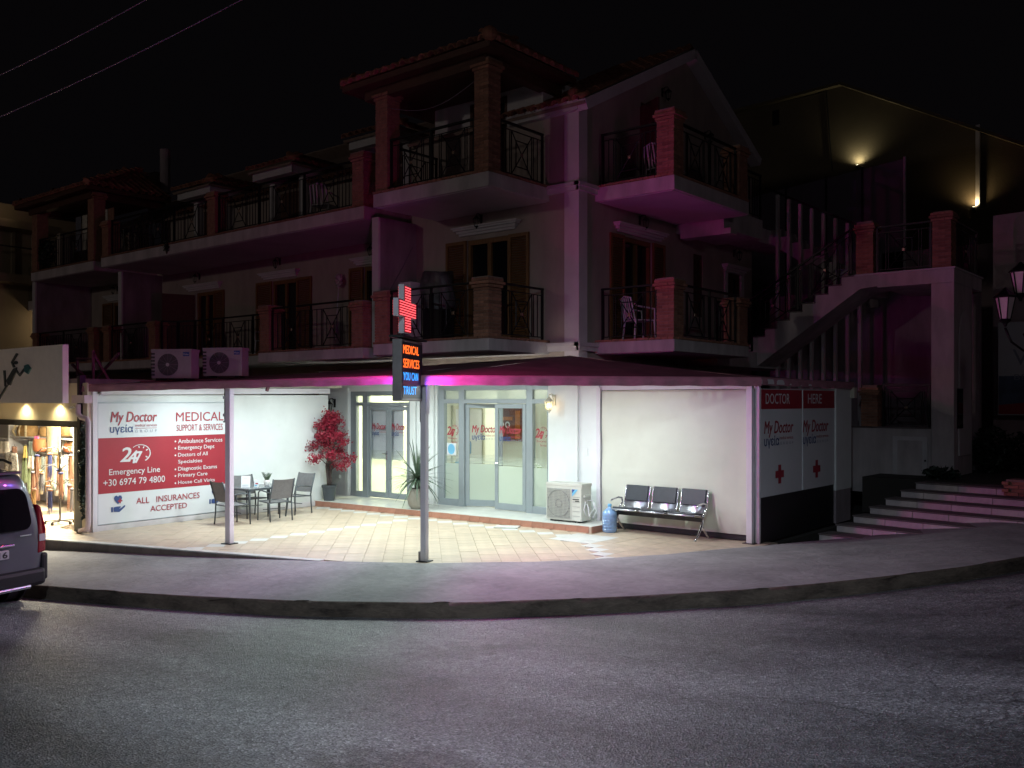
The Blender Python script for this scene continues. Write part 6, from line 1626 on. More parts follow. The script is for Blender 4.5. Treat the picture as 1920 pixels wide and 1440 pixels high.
# hotel on the far left
ho = thing('hotel', 'beige hotel with glass fronted curved balconies behind the left end of the apartment house', 'building', (-25, -6, 0)); XH = -25
def hp(px, py): p = PX(px, py, XH); return p.y + 6, p.z
MB().box(-.3, 0, -9, 9, 0, PX(0, 380, XH).z).build('wall', M['hotel'], ho)
ya, zt1 = hp(0, 385); yb, _ = hp(110, 400)
def hslab(px0, px1, py0, py1, out_=.9, nm='balcony_slab', m='hotel'):
    y0, z1 = hp(px0, py0); y1, _ = hp(px1, py0); _, z0 = hp(px0, py1)
    n = 10; outl = [(0, y0)] + [(out_ * math.sin(math.pi * (.25 + .5 * k / n)) , y0 + (y1 - y0) * k / n) for k in range(n + 1)] + [(0, y1)]
    return MB().prism(outl, (0, 0, z0), X3, Y3, Z3, z1 - z0).build(nm, M[m], ho), outl, z1, z0
s1_, o1, z1_, _ = hslab(-220, 95, 495, 512)
s2_, o2, z2_, _ = hslab(-220, 100, 386, 402)
for (o_, z_, hgt) in ((o1, z1_, .95),):
    mb = MB(); 
    for (a, b), (c, d) in zip(o_[1:-1], o_[2:-1]): mb.add([(a, b, z_), (c, d, z_), (c, d, z_ + hgt), (a, b, z_ + hgt)], [(0, 1, 2, 3)])
    mb.build('balcony_glass', M['glass'], s1_); MB().tube([(a, b, z_ + hgt) for a, b in o_[1:-1]], .03, 6).build('handrail', M['black'], s1_)
for px in (60, 22): y_, _ = hp(px, 450); MB().box(.02, .12, y_ - .06, y_ + .06, z1_, z2_ - .2).build('column', M['hotel'], ho)
y0, z1 = hp(52, 565); y1, _ = hp(118, 565); _, z0 = hp(52, 582)
s3 = MB().box(.01, 1.6, y0, y1 + .6, z0, z1).build('balcony_slab', M['slab'], ho); _, zg = hp(52, 500)
MB().box(1.55, 1.56, y0, y1 + .6, z1, zg).box(.01, 1.55, y0, y0 + .01, z1, zg).build('balcony_glass', M['glass'], s3)
MB().box(-.02, .015, y0 + .2, y0 + .9, z0 - 1.6, z0 - .9).build('window', M['darkglass'], ho)
hl = MB().box(1.1, 1.35, y0 + .5, y0 + .75, z0 - .05, z0 - .01).build('soffit_lamp', M['warmpanel'], ho)
for k, zk in enumerate((z0 - .2, z1_ + 2.6)):
    l = bpy.data.lights.new('soffit_light', 'POINT'); l.energy = (9, 2.5)[k]; l.color = (1, .72, .42); l.shadow_soft_size = .1
    o = bpy.data.objects.new('soffit_light', l); COL.objects.link(o); o.parent = ho; o.location = (1.0, y0 + (.6, -1.2)[k], zk - .3)

# ================================================================== CLOTHES SHOP ON THE LEFT
sh = thing('clothes_shop', 'single storey clothes shop with a brightly lit open front left of the clinic wall', 'building', (-8, -6.4, 0)); YF = -6.4
def kb2(name, m, *bs, parent=None, **k):
    mb = MB()
    for b in bs: mb.box(b[0] + 8, b[1] + 8, b[2] - YF, b[3] - YF, b[4], b[5])
    return mb.build(name, M[m], parent or sh, **k)
def SP(px, py, Y): return PY(px, py, Y)
XR = SP(163, 900, YF).x
kb2('shop_floor', 'beigetile', (-16.2, -6.12, YF, -2.6, -.06, -.012))
kb2('side_wall', 'creamwall', (-6.46, -6.42, YF + .0, -2.6, -.05, 2.6)); kb2('door_jamb', 'creamwall', (-6.14, XR - .0, YF + .0, YF + .075, -.05, 2.6)); kb2('side_wall', 'creamwall', (-16.3, -16.2, YF, -2.6, -.05, 2.7)); kb2('back_wall', 'creamwall', (-16.3, -6.40, -2.6, -2.5, -.05, 2.6)); kb2('ceiling', 'creamwall', (-16.2, -6.46, YF + .08, -2.6, 2.25, 2.30))
zh0, zh1 = SP(60, 797, YF).z, SP(60, 787, YF).z
kb2('front_band', 'creamwall', (-16.3, XR + .05, YF - .02, YF - .001, zh1, 2.62)); kb2('door_track', 'black', (-16.3, XR + .0, YF - .05, YF - .001, zh0 - .01, zh1 - .003)); kb2('flat_roof', 'stain', (-16.4, -6.27, YF + .0, -1.5, 2.60, 2.70))
kb2('canopy_soffit', 'creamwall', (-16.4, -6.72, YF - .50, YF - .021, 2.30, 2.34))
YG2 = YF - .50
sgn = thing('shop_sign', 'blank pinkish shop fascia with a dark stick figure flying a kite', 'sign', (-8, YG2, 0))
g0, g1 = SP(-200, 657, YG2), SP(128, 646, YG2); zb0 = SP(128, 756, YG2).z
MB().box(g0.x + 8, g1.x + 8, -.10, .0, zb0, g1.z).build('panel', M['signpanel'], sgn)
def fz(x, y): p = SP(x / 3.894, 640 + y / 3.894, YG2 - .10); return (p.x + 8, p.z)
fg = MB()
def fprism(pts, m=None): (m or fg).prism([fz(*p) for p in pts], (0, -.101, 0), X3, Z3, -Y3, .02)
fprism([(50, 285), (100, 200), (125, 190), (122, 222), (100, 270), (78, 322), (60, 315)]); fprism([(46, 325), (64, 318), (40, 360), (-18, 450), (-24, 440)])
fprism([(28, 212), (40, 212), (46, 330), (36, 330)]); fprism([(100, 192), (84, 152), (122, 86), (134, 92), (96, 154), (112, 188)]); fprism([(122, 205), (146, 240), (178, 196), (186, 204), (148, 256), (116, 218)])
fprism([(108 + 12 * math.cos(a * .628) + 10, 156 + 13 * math.sin(a * .628)) for a in range(10)])
fg.build('figure', M['figure'], sgn)
kt = MB(); fprism([(180, 178), (205, 168), (230, 200), (209, 240), (184, 222)], kt); kt.build('kite', M['teal'], sgn)
for px in (22, 85):
    p = SP(px, 757, YF - .28); 
    t = MB().lathe([(.055, 0), (.055, .015)], 14, (p.x + 8, -.28, 2.283)).build('downlight', M['warmpanel'], sh)
    l = bpy.data.lights.new('downlight_beam', 'SPOT'); l.energy = 28; l.color = (1, .80, .42); l.spot_size = RAD(150); l.spot_blend = .6; l.shadow_soft_size = .04
    o = bpy.data.objects.new('downlight_beam', l); COL.objects.link(o); o.parent = sh; o.location = (p.x + 8, -.16, 2.27)
cl = kb2('ceiling_panel', 'warmpanel', (-8.9, -7.4, -5.3, -5.1, 2.235, 2.248)); area('shop_lamp', sh, (-.1, 1.2, 2.22), 2.8, .8, L_SHOP, (1, .90, .68)); area('shop_lamp', sh, (-.1, .35, 2.22), 3.0, .3, L_SHOP * .5, (1, .90, .68))
# racks and shelves inside
def box_thing(name, label, cat, m, x0, x1, y0, y1, z0, z1, grp=None, bev=.0):
    t = MB().box(-(x1 - x0) / 2, (x1 - x0) / 2, -(y1 - y0) / 2, (y1 - y0) / 2, 0, z1 - z0).build(name, m, bevel=bev); t.location = ((x0 + x1) / 2, (y0 + y1) / 2, z0); return tag(t, label, cat, grp)
YK = -4.7
shf = thing('wall_shelf', 'white wall shelf unit with bags and clothes rails inside the clothes shop', 'shelf', (-8, YK, 0))
def sx(px, Y=YK): return SP(px, 850, Y).x
def szz(py, px=80, Y=YK): return SP(px, py, Y).z
for z in (szz(819), szz(848)): MB().box(sx(36) + 8, sx(157) + 8, -.22, .22, z - .025, z).build('shelf_board', M['paper'], shf)
for px in (-40, 33, 157): MB().box(sx(px) + 8 - .03, sx(px) + 8 + .03, -.22, .22, -.02, 2.2).build('upright', M['paper'], shf)
for z in (szz(824), szz(853)): MB().tube([(sx(38) + 8, -.05, z - .02), (sx(155) + 8, -.05, z - .02)], .012, 6).build('rail', M['chrome'], shf)
MB().box(sx(-40) + 8, sx(157) + 8, .23, .26, -.02, 2.2).build('back_panel', M['cabinet'], shf)
for z in (1.9, 1.4, .9): MB().box(sx(-40) + 8, sx(32) + 8, -.22, .22, z, z + .03).build('shelf_board', M['paper'], shf)
def cm(name, c, **k): return mat(name, c, .85, .25, 12, .2, 60, **k)
tan, cream, orange, pink, yel, tealc, grn, wht, navy, brn, grey = [cm('cloth_' + n, c) for n, c in (('tan', (.45, .28, .12)), ('cream', (.62, .52, .33)), ('orange', (.50, .17, .07)), ('pink', (.7, .16, .38)), ('yellow', (.65, .52, .16)), ('teal', (.34, .42, .40)), ('green', (.22, .28, .16)), ('white', (.65, .6, .52)), ('navy', (.03, .04, .14)), ('brown', (.30, .16, .11)), ('grey', (.18, .18, .22)))]
def bag(label, px0, px1, py0, py1, m, stripes_=None, Y=YK - .02, hand=True):
    a, b = SP(px0, py1, Y), SP(px1, py0, Y); w = b.x - a.x; h = b.z - a.z
    t = thing('handbag', label, 'handbag', ((a.x + b.x) / 2, Y, a.z)); n = 16
    MB().lathe([(w * .36, 0), (w * .47, h * .12), (w * .5, h * .5), (w * .46, h * .82), (w * .40, h), (w * .30, h * .97)], n, (0, 0, 0), 1, .5).build('body', m, t, True)
    if stripes_: 
        for k in (-.5, 0, .5):
            mb = MB(); mb.tube([(w * k * .62, -w * .2, h * .02), (w * k * .86, -w * .245, h * .5), (w * k * .66, -w * .20, h)], w * .035, 5); mb.build('stripe', stripes_, t)
    if hand: MB().tube([(-w * .2, -w * .1, h * .95), (-w * .12, -w * .1, h * 1.25), (w * .12, -w * .1, h * 1.25), (w * .2, -w * .1, h * .95)], .008, 5).build('handle', brn, t)
bag('big tan straw bag with cream stripes on the top shelf', 38, 66, 798, 819, tan, cream, hand=False)
bag('tan bag with pale dots on the top shelf right of the sheer cloth', 114, 131, 799, 818, tan, None, hand=False)
bag('cream flap bag at the right end of the top shelf', 134, 156, 800, 818, cream, None, hand=False)
bag('orange knitted bag hanging before the shelf', 65, 84, 823, 846, orange, None, YK - .35)
bag('flat orange bag on the middle shelf, right side', 122, 142, 832, 847, orange, None, YK - .05, False)
bag('tan bag standing at the right end of the middle shelf', 145, 159, 824, 847, tan, None, YK - .02, False)
bag('plain tan bag behind the sheer cloth on the top shelf', 76, 90, 800, 818, tan, None, hand=False)
def cloth(mb, x, y, zt, w, h, phase=0, d=.05, taper=1.0, n=9, m=8):
    o = len(mb.v)
    for j in range(m + 1):
        v = j / m; ww = w * (1 + (taper - 1) * v)
        for i in range(n + 1):
            u = i / n; mb.v.append((x + (u - .5) * ww, y + d * math.sin(u * 9 + phase) * (.3 + .7 * v), zt - h * v))
    for j in range(m):
        for i in range(n): k = o + j * (n + 1) + i; mb.f.append((k, k + 1, k + n + 2, k + n + 1))
    return mb
def garment(label, px0, px1, py0, py1, m, Y, grp=None, sleeves=False, taper=1.25):
    a, b = SP(px0, py1, Y), SP(px1, py0, Y); w = b.x - a.x; h = b.z - a.z; t = thing('garment', label, 'garment', ((a.x + b.x) / 2, Y, a.z), 0, grp)
    MB().tube([(-w * .35, 0, h * .99), (0, 0, h * 1.03), (w * .35, 0, h * .99)], .006, 5).tube([(0, 0, h * 1.03), (0, 0, h * 1.03 + .04)], .004, 5).build('hanger', M['black'], t)
    o = cloth(MB(), 0, 0, h, w / taper, h, random.random() * 6, .03, taper).build('cloth', m, t, True); so = o.modifiers.new('thick', 'SOLIDIFY'); so.thickness = .012
    return t
o_ = garment('cream sheer wrap hung over the front of the top shelf', 86, 113, 797, 852, cream, YK - .42, taper=1.0)
garment('small bright pink cloth pinned at the shelf edge', 65, 73, 818, 826, pink, YK - .4)
garment('yellow and white dress at the left of the hanging row', 42, 51, 836, 858, yel, YK - .5, taper=1.5)
garment('dark green dress under the yellow one', 42, 50, 858, 905, grn, YK - .45)
garment('pale teal blouse hanging beside the orange bag', 53, 65, 828, 862, tealc, YK - .4)
garment('light cream skirt below the teal blouse', 52, 64, 856, 878, wht, YK - .55, taper=1.5)
garment('green striped beach cloth below the cream skirt', 52, 58, 878, 925, grn, YK - .5)
garment('black and white patterned cardigan at the left edge of the shop', 8, 34, 850, 905, mat('pattern_bw', (.02, .02, .02), .9, 1, 22, col2=(.75, .7, .62)), -5.6)
garment('salmon blouse hanging behind the patterned cardigan', 20, 33, 838, 870, cm('cloth_salmon', (.6, .33, .24)), -5.2)
garment('folded looking pale knit at the far left of the shop', 0, 16, 828, 850, wht, -5.3)
garment('blue round cushion shaped top behind the display stand', 121, 129, 860, 878, tealc, YK - .3)
garment('round cream hat shaped top beside the stand', 113, 125, 858, 882, wht, YK - .5, taper=1.3)
ORD = 'first second third fourth fifth sixth seventh eighth ninth tenth eleventh twelfth thirteenth fourteenth fifteenth sixteenth seventeenth eighteenth nineteenth twentieth twenty-first twenty-second twenty-third twenty-fourth twenty-fifth twenty-sixth'.split()
rndc = [wht, tan, brn, grey, cream, tealc]
for k in range(26):
    px = 60 + k * 3.7; m_ = rndc[k % 6]
    garment('%s garment, %s from the left in the lower shop row' % (('white', 'tan', 'brown', 'grey', 'cream', 'teal')[k % 6], ORD[k]), px, px + 4.6, 856 + random.uniform(-2, 2), 905 + random.uniform(0, 45), m_, YK - .25 - .02 * (k % 3), 'closely hung garments of the lower shop rail')
for k in range(12):
    px = 116 + k * 3.2
    garment('small %s garment, %s from the left on the short upper rail' % (('white', 'tan', 'brown', 'grey', 'cream', 'teal')[(k * 5) % 6], ORD[k]), px, px + 3.6, 828, 846, rndc[(k * 5) % 6], YK - .1, 'small garments of the short shop rail')
# display stand with tasselled scarves
ps = SP(112, 988, YF + .25); ds = thing('display_stand', 'black wheeled display stand with curved arms in front of the clothes shop', 'display stand', (ps.x, YF + .25, -.012))
zt_s = SP(112, 848, YF + .25).z
MB().tube([(0, 0, .06), (0, 0, zt_s)], .018, 10).lathe([(.035, zt_s - .35), (.035, zt_s - .28)], 10).lathe([(.03, zt_s - .03), (.03, zt_s + .02)], 10).build('pole', M['black'], ds)
for k in range(5):
    a = k * 1.2566 + .3; e = (.26 * math.cos(a), .26 * math.sin(a)); MB().bar((0, 0, .075), (e[0], e[1], .065), .03, .02).build('foot', M['black'], ds)
    MB().lathe([(.028, 0), (.028, .045)], 10, (e[0], e[1], .012)).build('wheel', M['rubber'], ds)
arms = []
for lvl, z in ((0, zt_s), (1, zt_s - .32), (2, zt_s - .62)):
    for k in range(8):
        a = k * .785 + lvl * .4; R = .42 + .03 * lvl; pts = [(0, 0, z), (R * .35 * math.cos(a), R * .35 * math.sin(a), z + .11), (R * .8 * math.cos(a), R * .8 * math.sin(a), z + .08), (R * math.cos(a), R * math.sin(a), z + .0)]
        MB().tube(pts, .006, 5).build('arm', M['black'], ds, True); arms.append((R * math.cos(a), R * math.sin(a), z - .02, lvl, k))
cols = [(brn, grey), (grey, brn), (brn, navy), (tan, brn), (navy, brn), (grey, grey), (brn, navy), (wht, tan)]
ti = 0
for (x, y, z, lvl, k) in arms:
    if lvl == 0 and k % 2: continue
    body, top = cols[(k + lvl * 3) % 8]
    L = random.uniform(.30, .46)
    cn = {brn: 'brown', grey: 'grey', tan: 'tan', navy: 'navy', wht: 'white'}
    t = thing('tassel_scarf', '%s tassel with %s beaded head, %s tier of the display stand%s' % (cn[body], cn[top], ('top', 'middle', 'bottom')[lvl], (', right end', ', right rear', ', at the rear', ', left rear', ', left end', ', left front', ', at the front', ', right front')[k]), 'scarf', (ps.x + x, YF + .25 + y, z - .06 - L), 0, 'tasselled scarves on the display stand')
    mb = MB().lathe([(.045, L + .02), (.05, L + .035), (.03, L + .055), (.008, L + .06)], 9); mb.build('head', top, t, True)
    mb = MB()
    for q in range(9):
        a = q * .7; r = .030; ln = L * random.uniform(.8, 1.05); mb.tube([(r * .8 * math.cos(a), r * .8 * math.sin(a), L + .02), (r * math.cos(a), r * math.sin(a), L * .5), (r * 1.2 * math.cos(a), r * 1.2 * math.sin(a), L - ln)], [.012, .010, .004], 4)
    mb.build('fringe', body, t)
# garland and drain pipe
ga = SP(158, 795, YF - .06); gt = thing('garland', 'dark leafy garland hanging down the right door jamb of the clothes shop', 'garland', (ga.x, YF - .08, .25))
leaves(900, (0, 0, .85), (.075, .06, .86), .05, M['darkleaf'], gt); MB().tube([(0, 0, 1.75), (.02, 0, .9), (0, 0, .05)], .01, 5).build('cord', M['bark'], gt)
dp0 = SP(152, 990, YF - .12); dpx = dp0.x + 0
dp = thing('drain_pipe', 'pink lit white drain pipe with an elbow between the shop and the clinic wall', 'drain pipe', (dpx, YF - .12, 0))
q = lambda px, py: (SP(px, py, YF - .12).x - dpx, 0, SP(px, py, YF - .12).z)
MB().tube([q(146, 758), q(146, 776), q(152, 783), q(162, 785), q(165, 792), q(165, 980), q(163, 992), q(150, 996)], .045, 12).build('pipe', M['pinkpipe'], dp, True)
MB().box(q(140, 755)[0], q(164, 755)[0], -.06, .08, q(150, 756)[2], q(150, 741)[2]).build('hopper', M['pinkpipe'], dp)
MB().tube([q(150, 996), q(147, 996)], .047, 12).build('outlet', M['black'], dp)
cmx = SP(141, 764, YF - .06); cmr = thing('security_camera', 'small security camera on the cream band above the shop opening', 'camera', tuple(cmx))
MB().tube([(0, 0, 0), (0, -.05, .0)], .012, 6).tube([(.02, -.06, .01), (-.05, -.09, -.015)], .022, 8).build('body', M['pot_white'], cmr)
# little steel frame and cables on the roof edge between shop and canopy
fr_ = thing('roof_frame', 'metal frame coloured as if lit red, standing on the shop roof beside the canopy', 'frame', (-6.6, -6.1, 2.66))
mb = MB()
for a, b in (((-.35, 0, 0), (-.35, 0, .42)), ((.25, 0, -.3), (.25, 0, .55)), ((-.35, 0, .42), (.25, 0, .40)), ((-.35, 0, .1), (.25, 0, .08)), ((-.55, 0, .32), (.1, 0, .0)), ((.25, .3, 0), (.25, 0, .5)), ((-.35, .3, 0), (.6, .3, .5))): mb.bar(a, b, .04, .04)
mb.build('bars', M['canvas'], fr_)  # dark red colour stands in for red light on the frame
pst = MB().box(-.05, .05, -.05, .05, 0, 2.2).build('steel_post', M['black']); pst.location = (-6.13, -6.42, .55); tag(pst, 'black steel post between the drain pipe and the white clinic wall', 'post')

# ================================================================== PARKED CAR
hd_ = (RV * -.907 + FV * .42).normalized(); latr = (RV * .42 + FV * .907).normalized()
rrc = CW(-6.06, 12.15, 0); zroad = -.37
axc = rrc - latr * .925 + hd_ * .74
car = thing('parked_car', 'grey compact van parked by the kerb at the left edge, seen from behind', 'car', (axc.x, axc.y, zroad), math.atan2(hd_.y, hd_.x) - math.pi / 2)
secs = [(-.70, .36, 1.70, .80, .84, .60, .10), (-.73, .40, 1.0, .74, .80, .60, .0)]
def ring(y, zl, zr, wl, wb, wr, belt=1.02, lean=0.0):
    half = [(0, zl), (wl * .8, zl), (wl, zl + .08), (wb, .62), (wb + .01, .85), (wb - .01, belt), (wr + .07, belt + (zr - belt) * .62), (wr, zr - .07), (wr - .16, zr - .01), (0, zr)]
    half = [(x, min(z, zr) if z > zl else z) for x, z in half]
    full = half + [(-x, z) for x, z in half[-2:0:-1]]
    return [(x, y + lean * max(0, z - belt), z) for x, z in full]
rings = [ring(-.735, .42, 1.62, .70, .78, .58, lean=.16), ring(-.72, .36, 1.72, .82, .87, .66, lean=.16), ring(-.62, .30, 1.80, .88, .915, .70, lean=.12), ring(-.2, .28, 1.85, .89, .925, .72), ring(.9, .28, 1.86, .89, .925, .72), ring(1.75, .28, 1.80, .89, .925, .68),
         ring(2.15, .28, 1.60, .89, .92, .64), ring(2.75, .28, 1.14, .89, .92, .70, belt=.98), ring(3.35, .28, 1.02, .87, .89, .66, belt=.9), ring(3.62, .32, .82, .80, .82, .60, belt=.75), ring(3.68, .40, .70, .70, .74, .5, belt=.66)]
mb = MB(); n = len(rings[0])
for r_ in rings: mb.v += r_
for i in range(len(rings) - 1):
    for k in range(n): k2 = (k + 1) % n; mb.f.append((i * n + k, i * n + k2, (i + 1) * n + k2, (i + 1) * n + k))
mb.f.append(tuple(range(n))[::-1]); mb.f.append(tuple((len(rings) - 1) * n + k for k in range(n)))
body = mb.build('body', M['carpaint'], car, True); ss = body.modifiers.new('sub', 'SUBSURF'); ss.levels = 2; ss.render_levels = 2
def rface(pts, y, m, name, t=.02, parent=None, bev=.006):
    """plate on the tailgate: pts (x,z); leans with the gate"""
    vs = []
    for dy in (0, -t): vs += [(x, y + .16 * max(0, z - 1.02) + dy, z) for x, z in pts]
    k = len(pts); 
    return MB().add(vs, [tuple(range(k)), tuple(range(2 * k - 1, k - 1, -1))] + [(i, i + k, (i + 1) % k + k, (i + 1) % k) for i in range(k)]).build(name, M[m], parent or car, False, bev)
def rrect(x0, x1, z0, z1, r, tx=0):
    pts = []
    for cx, cz, a0 in ((x1 - r, z1 - r, 0), (x0 + r, z1 - r, 90), (x0 + r, z0 + r, 180), (x1 - r, z0 + r, 270)):
        for a in range(0, 91, 22): pts.append((cx + r * math.cos(RAD(a0 + a)), cz + r * math.sin(RAD(a0 + a))))
    return [(x * (1 - tx * max(0, z - z0)), z) for x, z in pts]
rw_ = rface(rrect(-.70, .70, 1.03, 1.56, .13, .16), -.735, 'carglass', 'rear_window')
MB().bar((0, -.70, 1.56), (.10, -.71, 1.38), .03, .02).bar((.02, -.73, 1.45), (-.28, -.75, 1.30), .018, .012).build('wiper', M['carblack'], rw_)
rface(rrect(-.22, .34, .70, .81, .015), -.748, 'plate', 'number_plate', .03)
MB().text('16', (0, -.781, 0), X3, Z3, .195, .31, .718, .792, bold=.02).build('plate_lettering', M['black'], car); rface(rrect(-.42, .42, .845, .875, .012), -.752, 'chrome', 'handle_strip', .02)
MB().box(.50, .66, -.762, -.75, .955, .970).build('badge', M['chrome'], car)
for s in (-1, 1):
    pts = [(s * .775, .70), (s * .895, .72), (s * .905, 1.0), (s * .86, 1.30), (s * .80, 1.34), (s * .79, 1.05)]
    if s < 0: pts = pts[::-1]
    vs = [(x, -.735 + .16 * max(0, z - 1.02), z) for x, z in pts] + [(x * 1.03, -.52 + .16 * max(0, z - 1.02), z) for x, z in pts]; k = 6
    tl = MB().add(vs, [tuple(range(k)), tuple(range(2 * k - 1, k - 1, -1))] + [(i, i + k, (i + 1) % k + k, (i + 1) % k) for i in range(k)]).build('tail_light', M['taillight'], car, False, .02)
    MB().box(s * .84 - .045, s * .84 + .045, -.745, -.735, .86, .95).build('reversing_lamp', M['pot_white'], tl)
    MB().obox((s * .875, .2, 1.33), (.012, 0, 0), (0, .62, 0), (-s * .045, 0, .20)).build('side_window', M['carglass'], car, bevel=.01); MB().obox((s * .875, 1.45, 1.31), (.012, 0, 0), (0, .52, 0), (-s * .045, 0, .19)).build('side_window', M['carglass'], car, bevel=.01)
    MB().tube([(s * .68, -.35, 1.86), (s * .68, -.2, 1.90), (s * .68, 1.3, 1.90), (s * .68, 1.45, 1.85)], .018, 7).build('roof_rail', M['carblack'], car)
    for y in (0, 2.72):
        w = MB().tube([(s * .70, y, .325), (s * .715, y, .325), (s * .87, y, .325), (s * .885, y, .325)], [.29, .325, .325, .29], 28).build('tyre', M['rubber'], car); MB().tube([(s * .886, y, .325), (s * .892, y, .325)], .20, 20).build('rim', M['perf'], w)
        MB().tube([(s * .90, y, .36), (s * .93, y, .36)], .385, 28).build('wheel_arch', M['carblack'], car)
MB().box(-.86, .86, -.80, -.60, .30, .52).build('bumper', M['carblack'], car, bevel=.05); MB().box(-.62, .62, -.825, -.75, .285, .335).build('skid_plate', M['perf'], car, bevel=.02)
for s in (-1, 1): MB().box(s * .88 - .05, s * .88 + .05, -.74, -.45, .35, .70).build('bumper_corner', M['carblack'], car, bevel=.03)
MB().box(-.60, .60, -.66, -.50, 1.74, 1.775).build('spoiler', M['carpaint'], car, bevel=.015)
MB().prism([(-.62, 1.20), (.62, 1.20), (.56, 1.56), (-.56, 1.56)], (0, 2.62, -.02), X3, (0, -.85, 1), Y3, .01).build('windscreen', M['carglass'], car) if 0 else None
MB().obox((0, 2.42, 1.38), (.60, 0, 0), (0, .26, -.20), (0, .01, .012)).build('windscreen', M['carglass'], car)
for s in (-1, 1): MB().ball((s * .62, 3.52, .74), .16, .10, .09).build('headlight', M['glass'], car)

# ================================================================== BALCONY CLUTTER, CABLES
def plastic_chair(label, loc, rz):
    t = thing('plastic_chair', label, 'chair', loc, rz, None); m = M['plasticwhite']
    for s in (-1, 1):
        MB().tube([(s * .25, -.22, 0), (s * .22, -.20, .43)], .02, 6).build('leg', m, t); MB().tube([(s * .25, .24, 0), (s * .22, .20, .43)], .02, 6).build('leg', m, t)
        MB().tube([(s * .25, -.20, .42), (s * .26, -.18, .64), (s * .26, .18, .68), (s * .23, .24, .72)], .018, 6).build('armrest', m, t)
    MB().box(-.23, .23, -.22, .22, .41, .435).build('seat', m, t, bevel=.01)
    mb = MB().tube([(-.22, .21, .43), (-.20, .30, .84), (0, .32, .88), (.20, .30, .84), (.22, .21, .43)], .018, 6)
    for x in (-.12, -.04, .04, .12): mb.bar((x, .22, .44), (x * .9, .31, .85), .035, .012)
    mb.build('backrest', m, t)
plastic_chair('white plastic chair on the lower gable balcony behind the railing', (.62, 1.15, 3.42), RAD(150))
plastic_chair('white plastic chair on the top gable balcony', (.85, 1.6, 6.38), RAD(170))
plastic_chair('white plastic chair on the long top balcony behind the rails', (-6.9, -.4, 6.38), RAD(200))
plastic_chair('white plastic chair on the bowed first floor balcony', (-9.9, .2, 3.42), RAD(20))
cb = thing('covered_grill', 'tarpaulin covered grill heap beside the shutters on the tower balcony', 'grill', (-3.1, -.55, 3.42))
cbm = MB()
for j in range(9):
    v = j / 8
    for k in range(16):
        a = k * .3927; r = .30 + .05 * math.sin(a * 3 + v * 4) - .12 * max(0, v - .75); cbm.v.append((r * math.cos(a) * 1.15, r * math.sin(a), .75 + v * .75 + .03 * math.sin(a * 2)))
for j in range(8):
    for k in range(16): k2 = (k + 1) % 16; cbm.f.append((j * 16 + k, j * 16 + k2, (j + 1) * 16 + k2, (j + 1) * 16 + k))
cbm.f.append(tuple(8 * 16 + k for k in range(16))); cbm.build('cover', mat('dark_tarp', (.09, .08, .09), .45, .5, 5, .4, 9), cb, True)
MB().box(-.25, .25, -.2, .2, .0, .76).build('stand', M['black'], cb)
bx_ = box_thing('storage_box', 'pale storage box on the tower balcony beside the red cross', 'box', M['trim'], -3.75, -3.45, -1.0, -.7, 3.42, 4.72)
br = thing('broom', 'upright pale broom leaning by the shuttered window on the first floor', 'broom', (-7.85, .72, 3.42), 0)
MB().tube([(0, 0, .4), (.05, .05, 1.7)], .014, 6).build('handle', M['trim'], br); leaves(120, (.06, .05, 1.85), (.10, .05, .17), .06, M['trim'], br, 'bristles')
cl_ = thing('hanging_laundry', 'striped laundry hanging in the left loggia between its brick pillars', 'laundry', (-18.3, -.2, 7.2))
for k, m_ in enumerate((grey, wht, grey, pink, wht, brn)): cloth(MB(), -1.0 + k * .42, 0, .95, .36, 1.1, k, .03).build('cloth', m_ if k != 3 else cm('cloth_rose', (.4, .22, .22)), cl_, True)
MB().tube([(-1.9, 0, 1.0), (1.6, 0, 1.0)], .006, 5).build('line', M['black'], cl_)
shrub('balcony_plant', 'leafy pot plants at the left loggia railing', (-19.8, -.95, 6.5), (.55, .15, .45), 350, .07, 'darkleaf', 'plant')
shrub('balcony_plant', 'trailing plant on the edge of the long top balcony', (-12.3, -1.22, 6.15), (.15, .08, .18), 90, .05, 'darkleaf', 'plant')
def cable(label, a, b, sag, r=.009, n=16, loc=None):
    a, b = Vector(a), Vector(b); pts = [a + (b - a) * (k / n) - Z3 * sag * math.sin(math.pi * k / n) for k in range(n + 1)]; o = MB().tube([p - a for p in pts], r, 5).build('power_cable', M['screen']); o.location = a; return tag(o, label, 'cable')
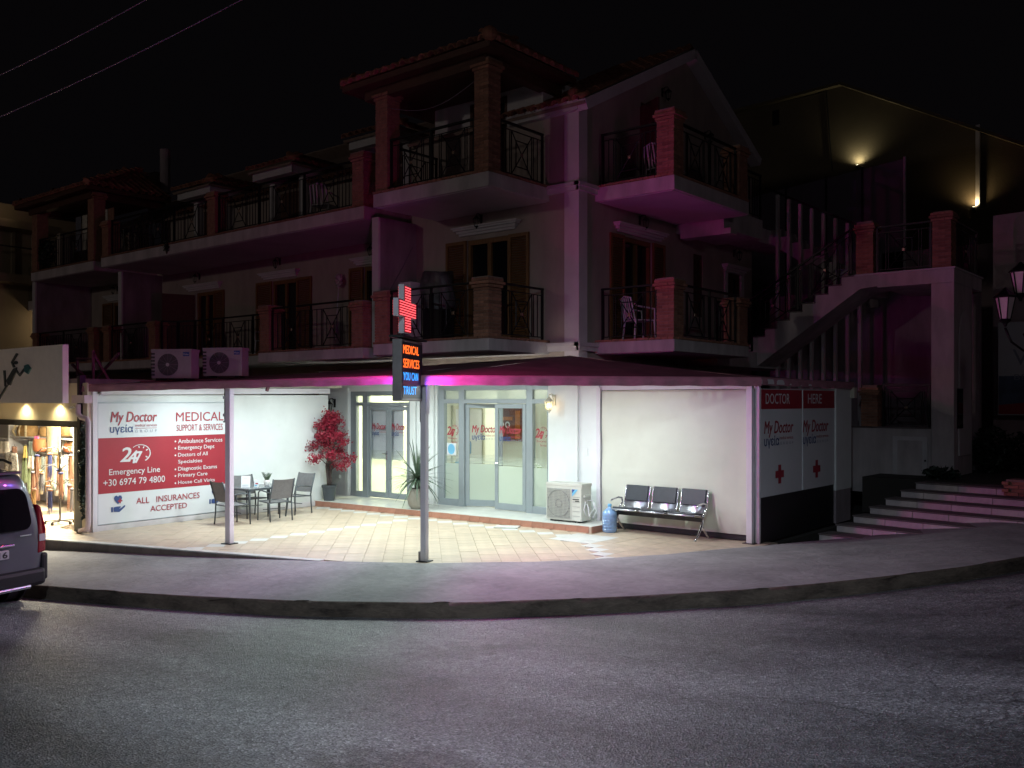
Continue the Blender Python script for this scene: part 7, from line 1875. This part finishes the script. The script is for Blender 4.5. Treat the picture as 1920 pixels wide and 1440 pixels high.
def DP(px, py, d): return CW((px - 960) / FPX * d, d, CH + (HOR - py) / FPX * d)
cable('upper overhead cable crossing the top left corner of the sky', DP(-120, 195, 17), DP(420, -85, 15), .10)
cable('lower overhead cable crossing the top left corner of the sky', DP(-120, 270, 17), DP(600, -80, 15), .12)
cable('thin line strung slack between the two tall loggia pillars', (TX0 + .35, TY + .15, 8.05), (TX1 - .35, TY + .15, 8.15), .26, .006)
cable('dark cable running down the stained party wall', (-4.2, -.2, 5.6), (-4.25, -1.0, 4.4), .05, .008)
for (p, q) in (((-3.6, -1.95, 4.3), (-3.6, -1.90, 3.6)), ((px_ , TY - .0, 4.44), (px_, TY - .01, 3.9))): pass

# street lamps outside the picture: one down the street on the left, two added to brighten road and right
def street_lamp(label, loc, hgt, power, col, spot, to=(0, 0, -1)):
    t = thing('street_lamp', label, 'street lamp', loc)
    MB().tube([(0, 0, 0), (0, 0, hgt - .3)], [.09, .05], 10).build('pole', M['steelbox'], t); MB().tube([(0, 0, hgt - .4), (.3, .5, hgt), (.6, 1.0, hgt)], .035, 8).build('arm', M['steelbox'], t); MB().obox((.8, 1.25, hgt - .02), (.25, .3, 0), (-.08, .07, 0), (0, 0, .04)).build('head', M['steelbox'], t)
    l = bpy.data.lights.new('lamp_light', 'SPOT' if spot else 'POINT'); l.energy = power; l.color = col; l.shadow_soft_size = .15 if spot else .6
    if spot: l.spot_size = RAD(spot); l.spot_blend = 1.0
    o = bpy.data.objects.new('lamp_light', l); COL.objects.link(o); o.parent = t; o.location = (.8, 1.25, hgt - .14); o.rotation_euler = Vector(to).to_track_quat('-Z', 'Y').to_euler()
street_lamp('unseen street lamp added beside the camera to light the near road', tuple(CW(-1.8, -.6, .7)), 6.8, L_ROADFILL, (.72, .87, 1.0), 76, CW(-.5, 9.4, 0) - CW(-.4, .6, 7.4))
street_lamp('street lamp farther down the street on the left', (-11, -36, .4), 9.0, L_FAR, (1, .88, .80), 0)
street_lamp('unseen street lamp added on the right to brighten that side', (15.5, -9.5, .6), 6.5, L_RIGHT, (1, .86, .93), 0)
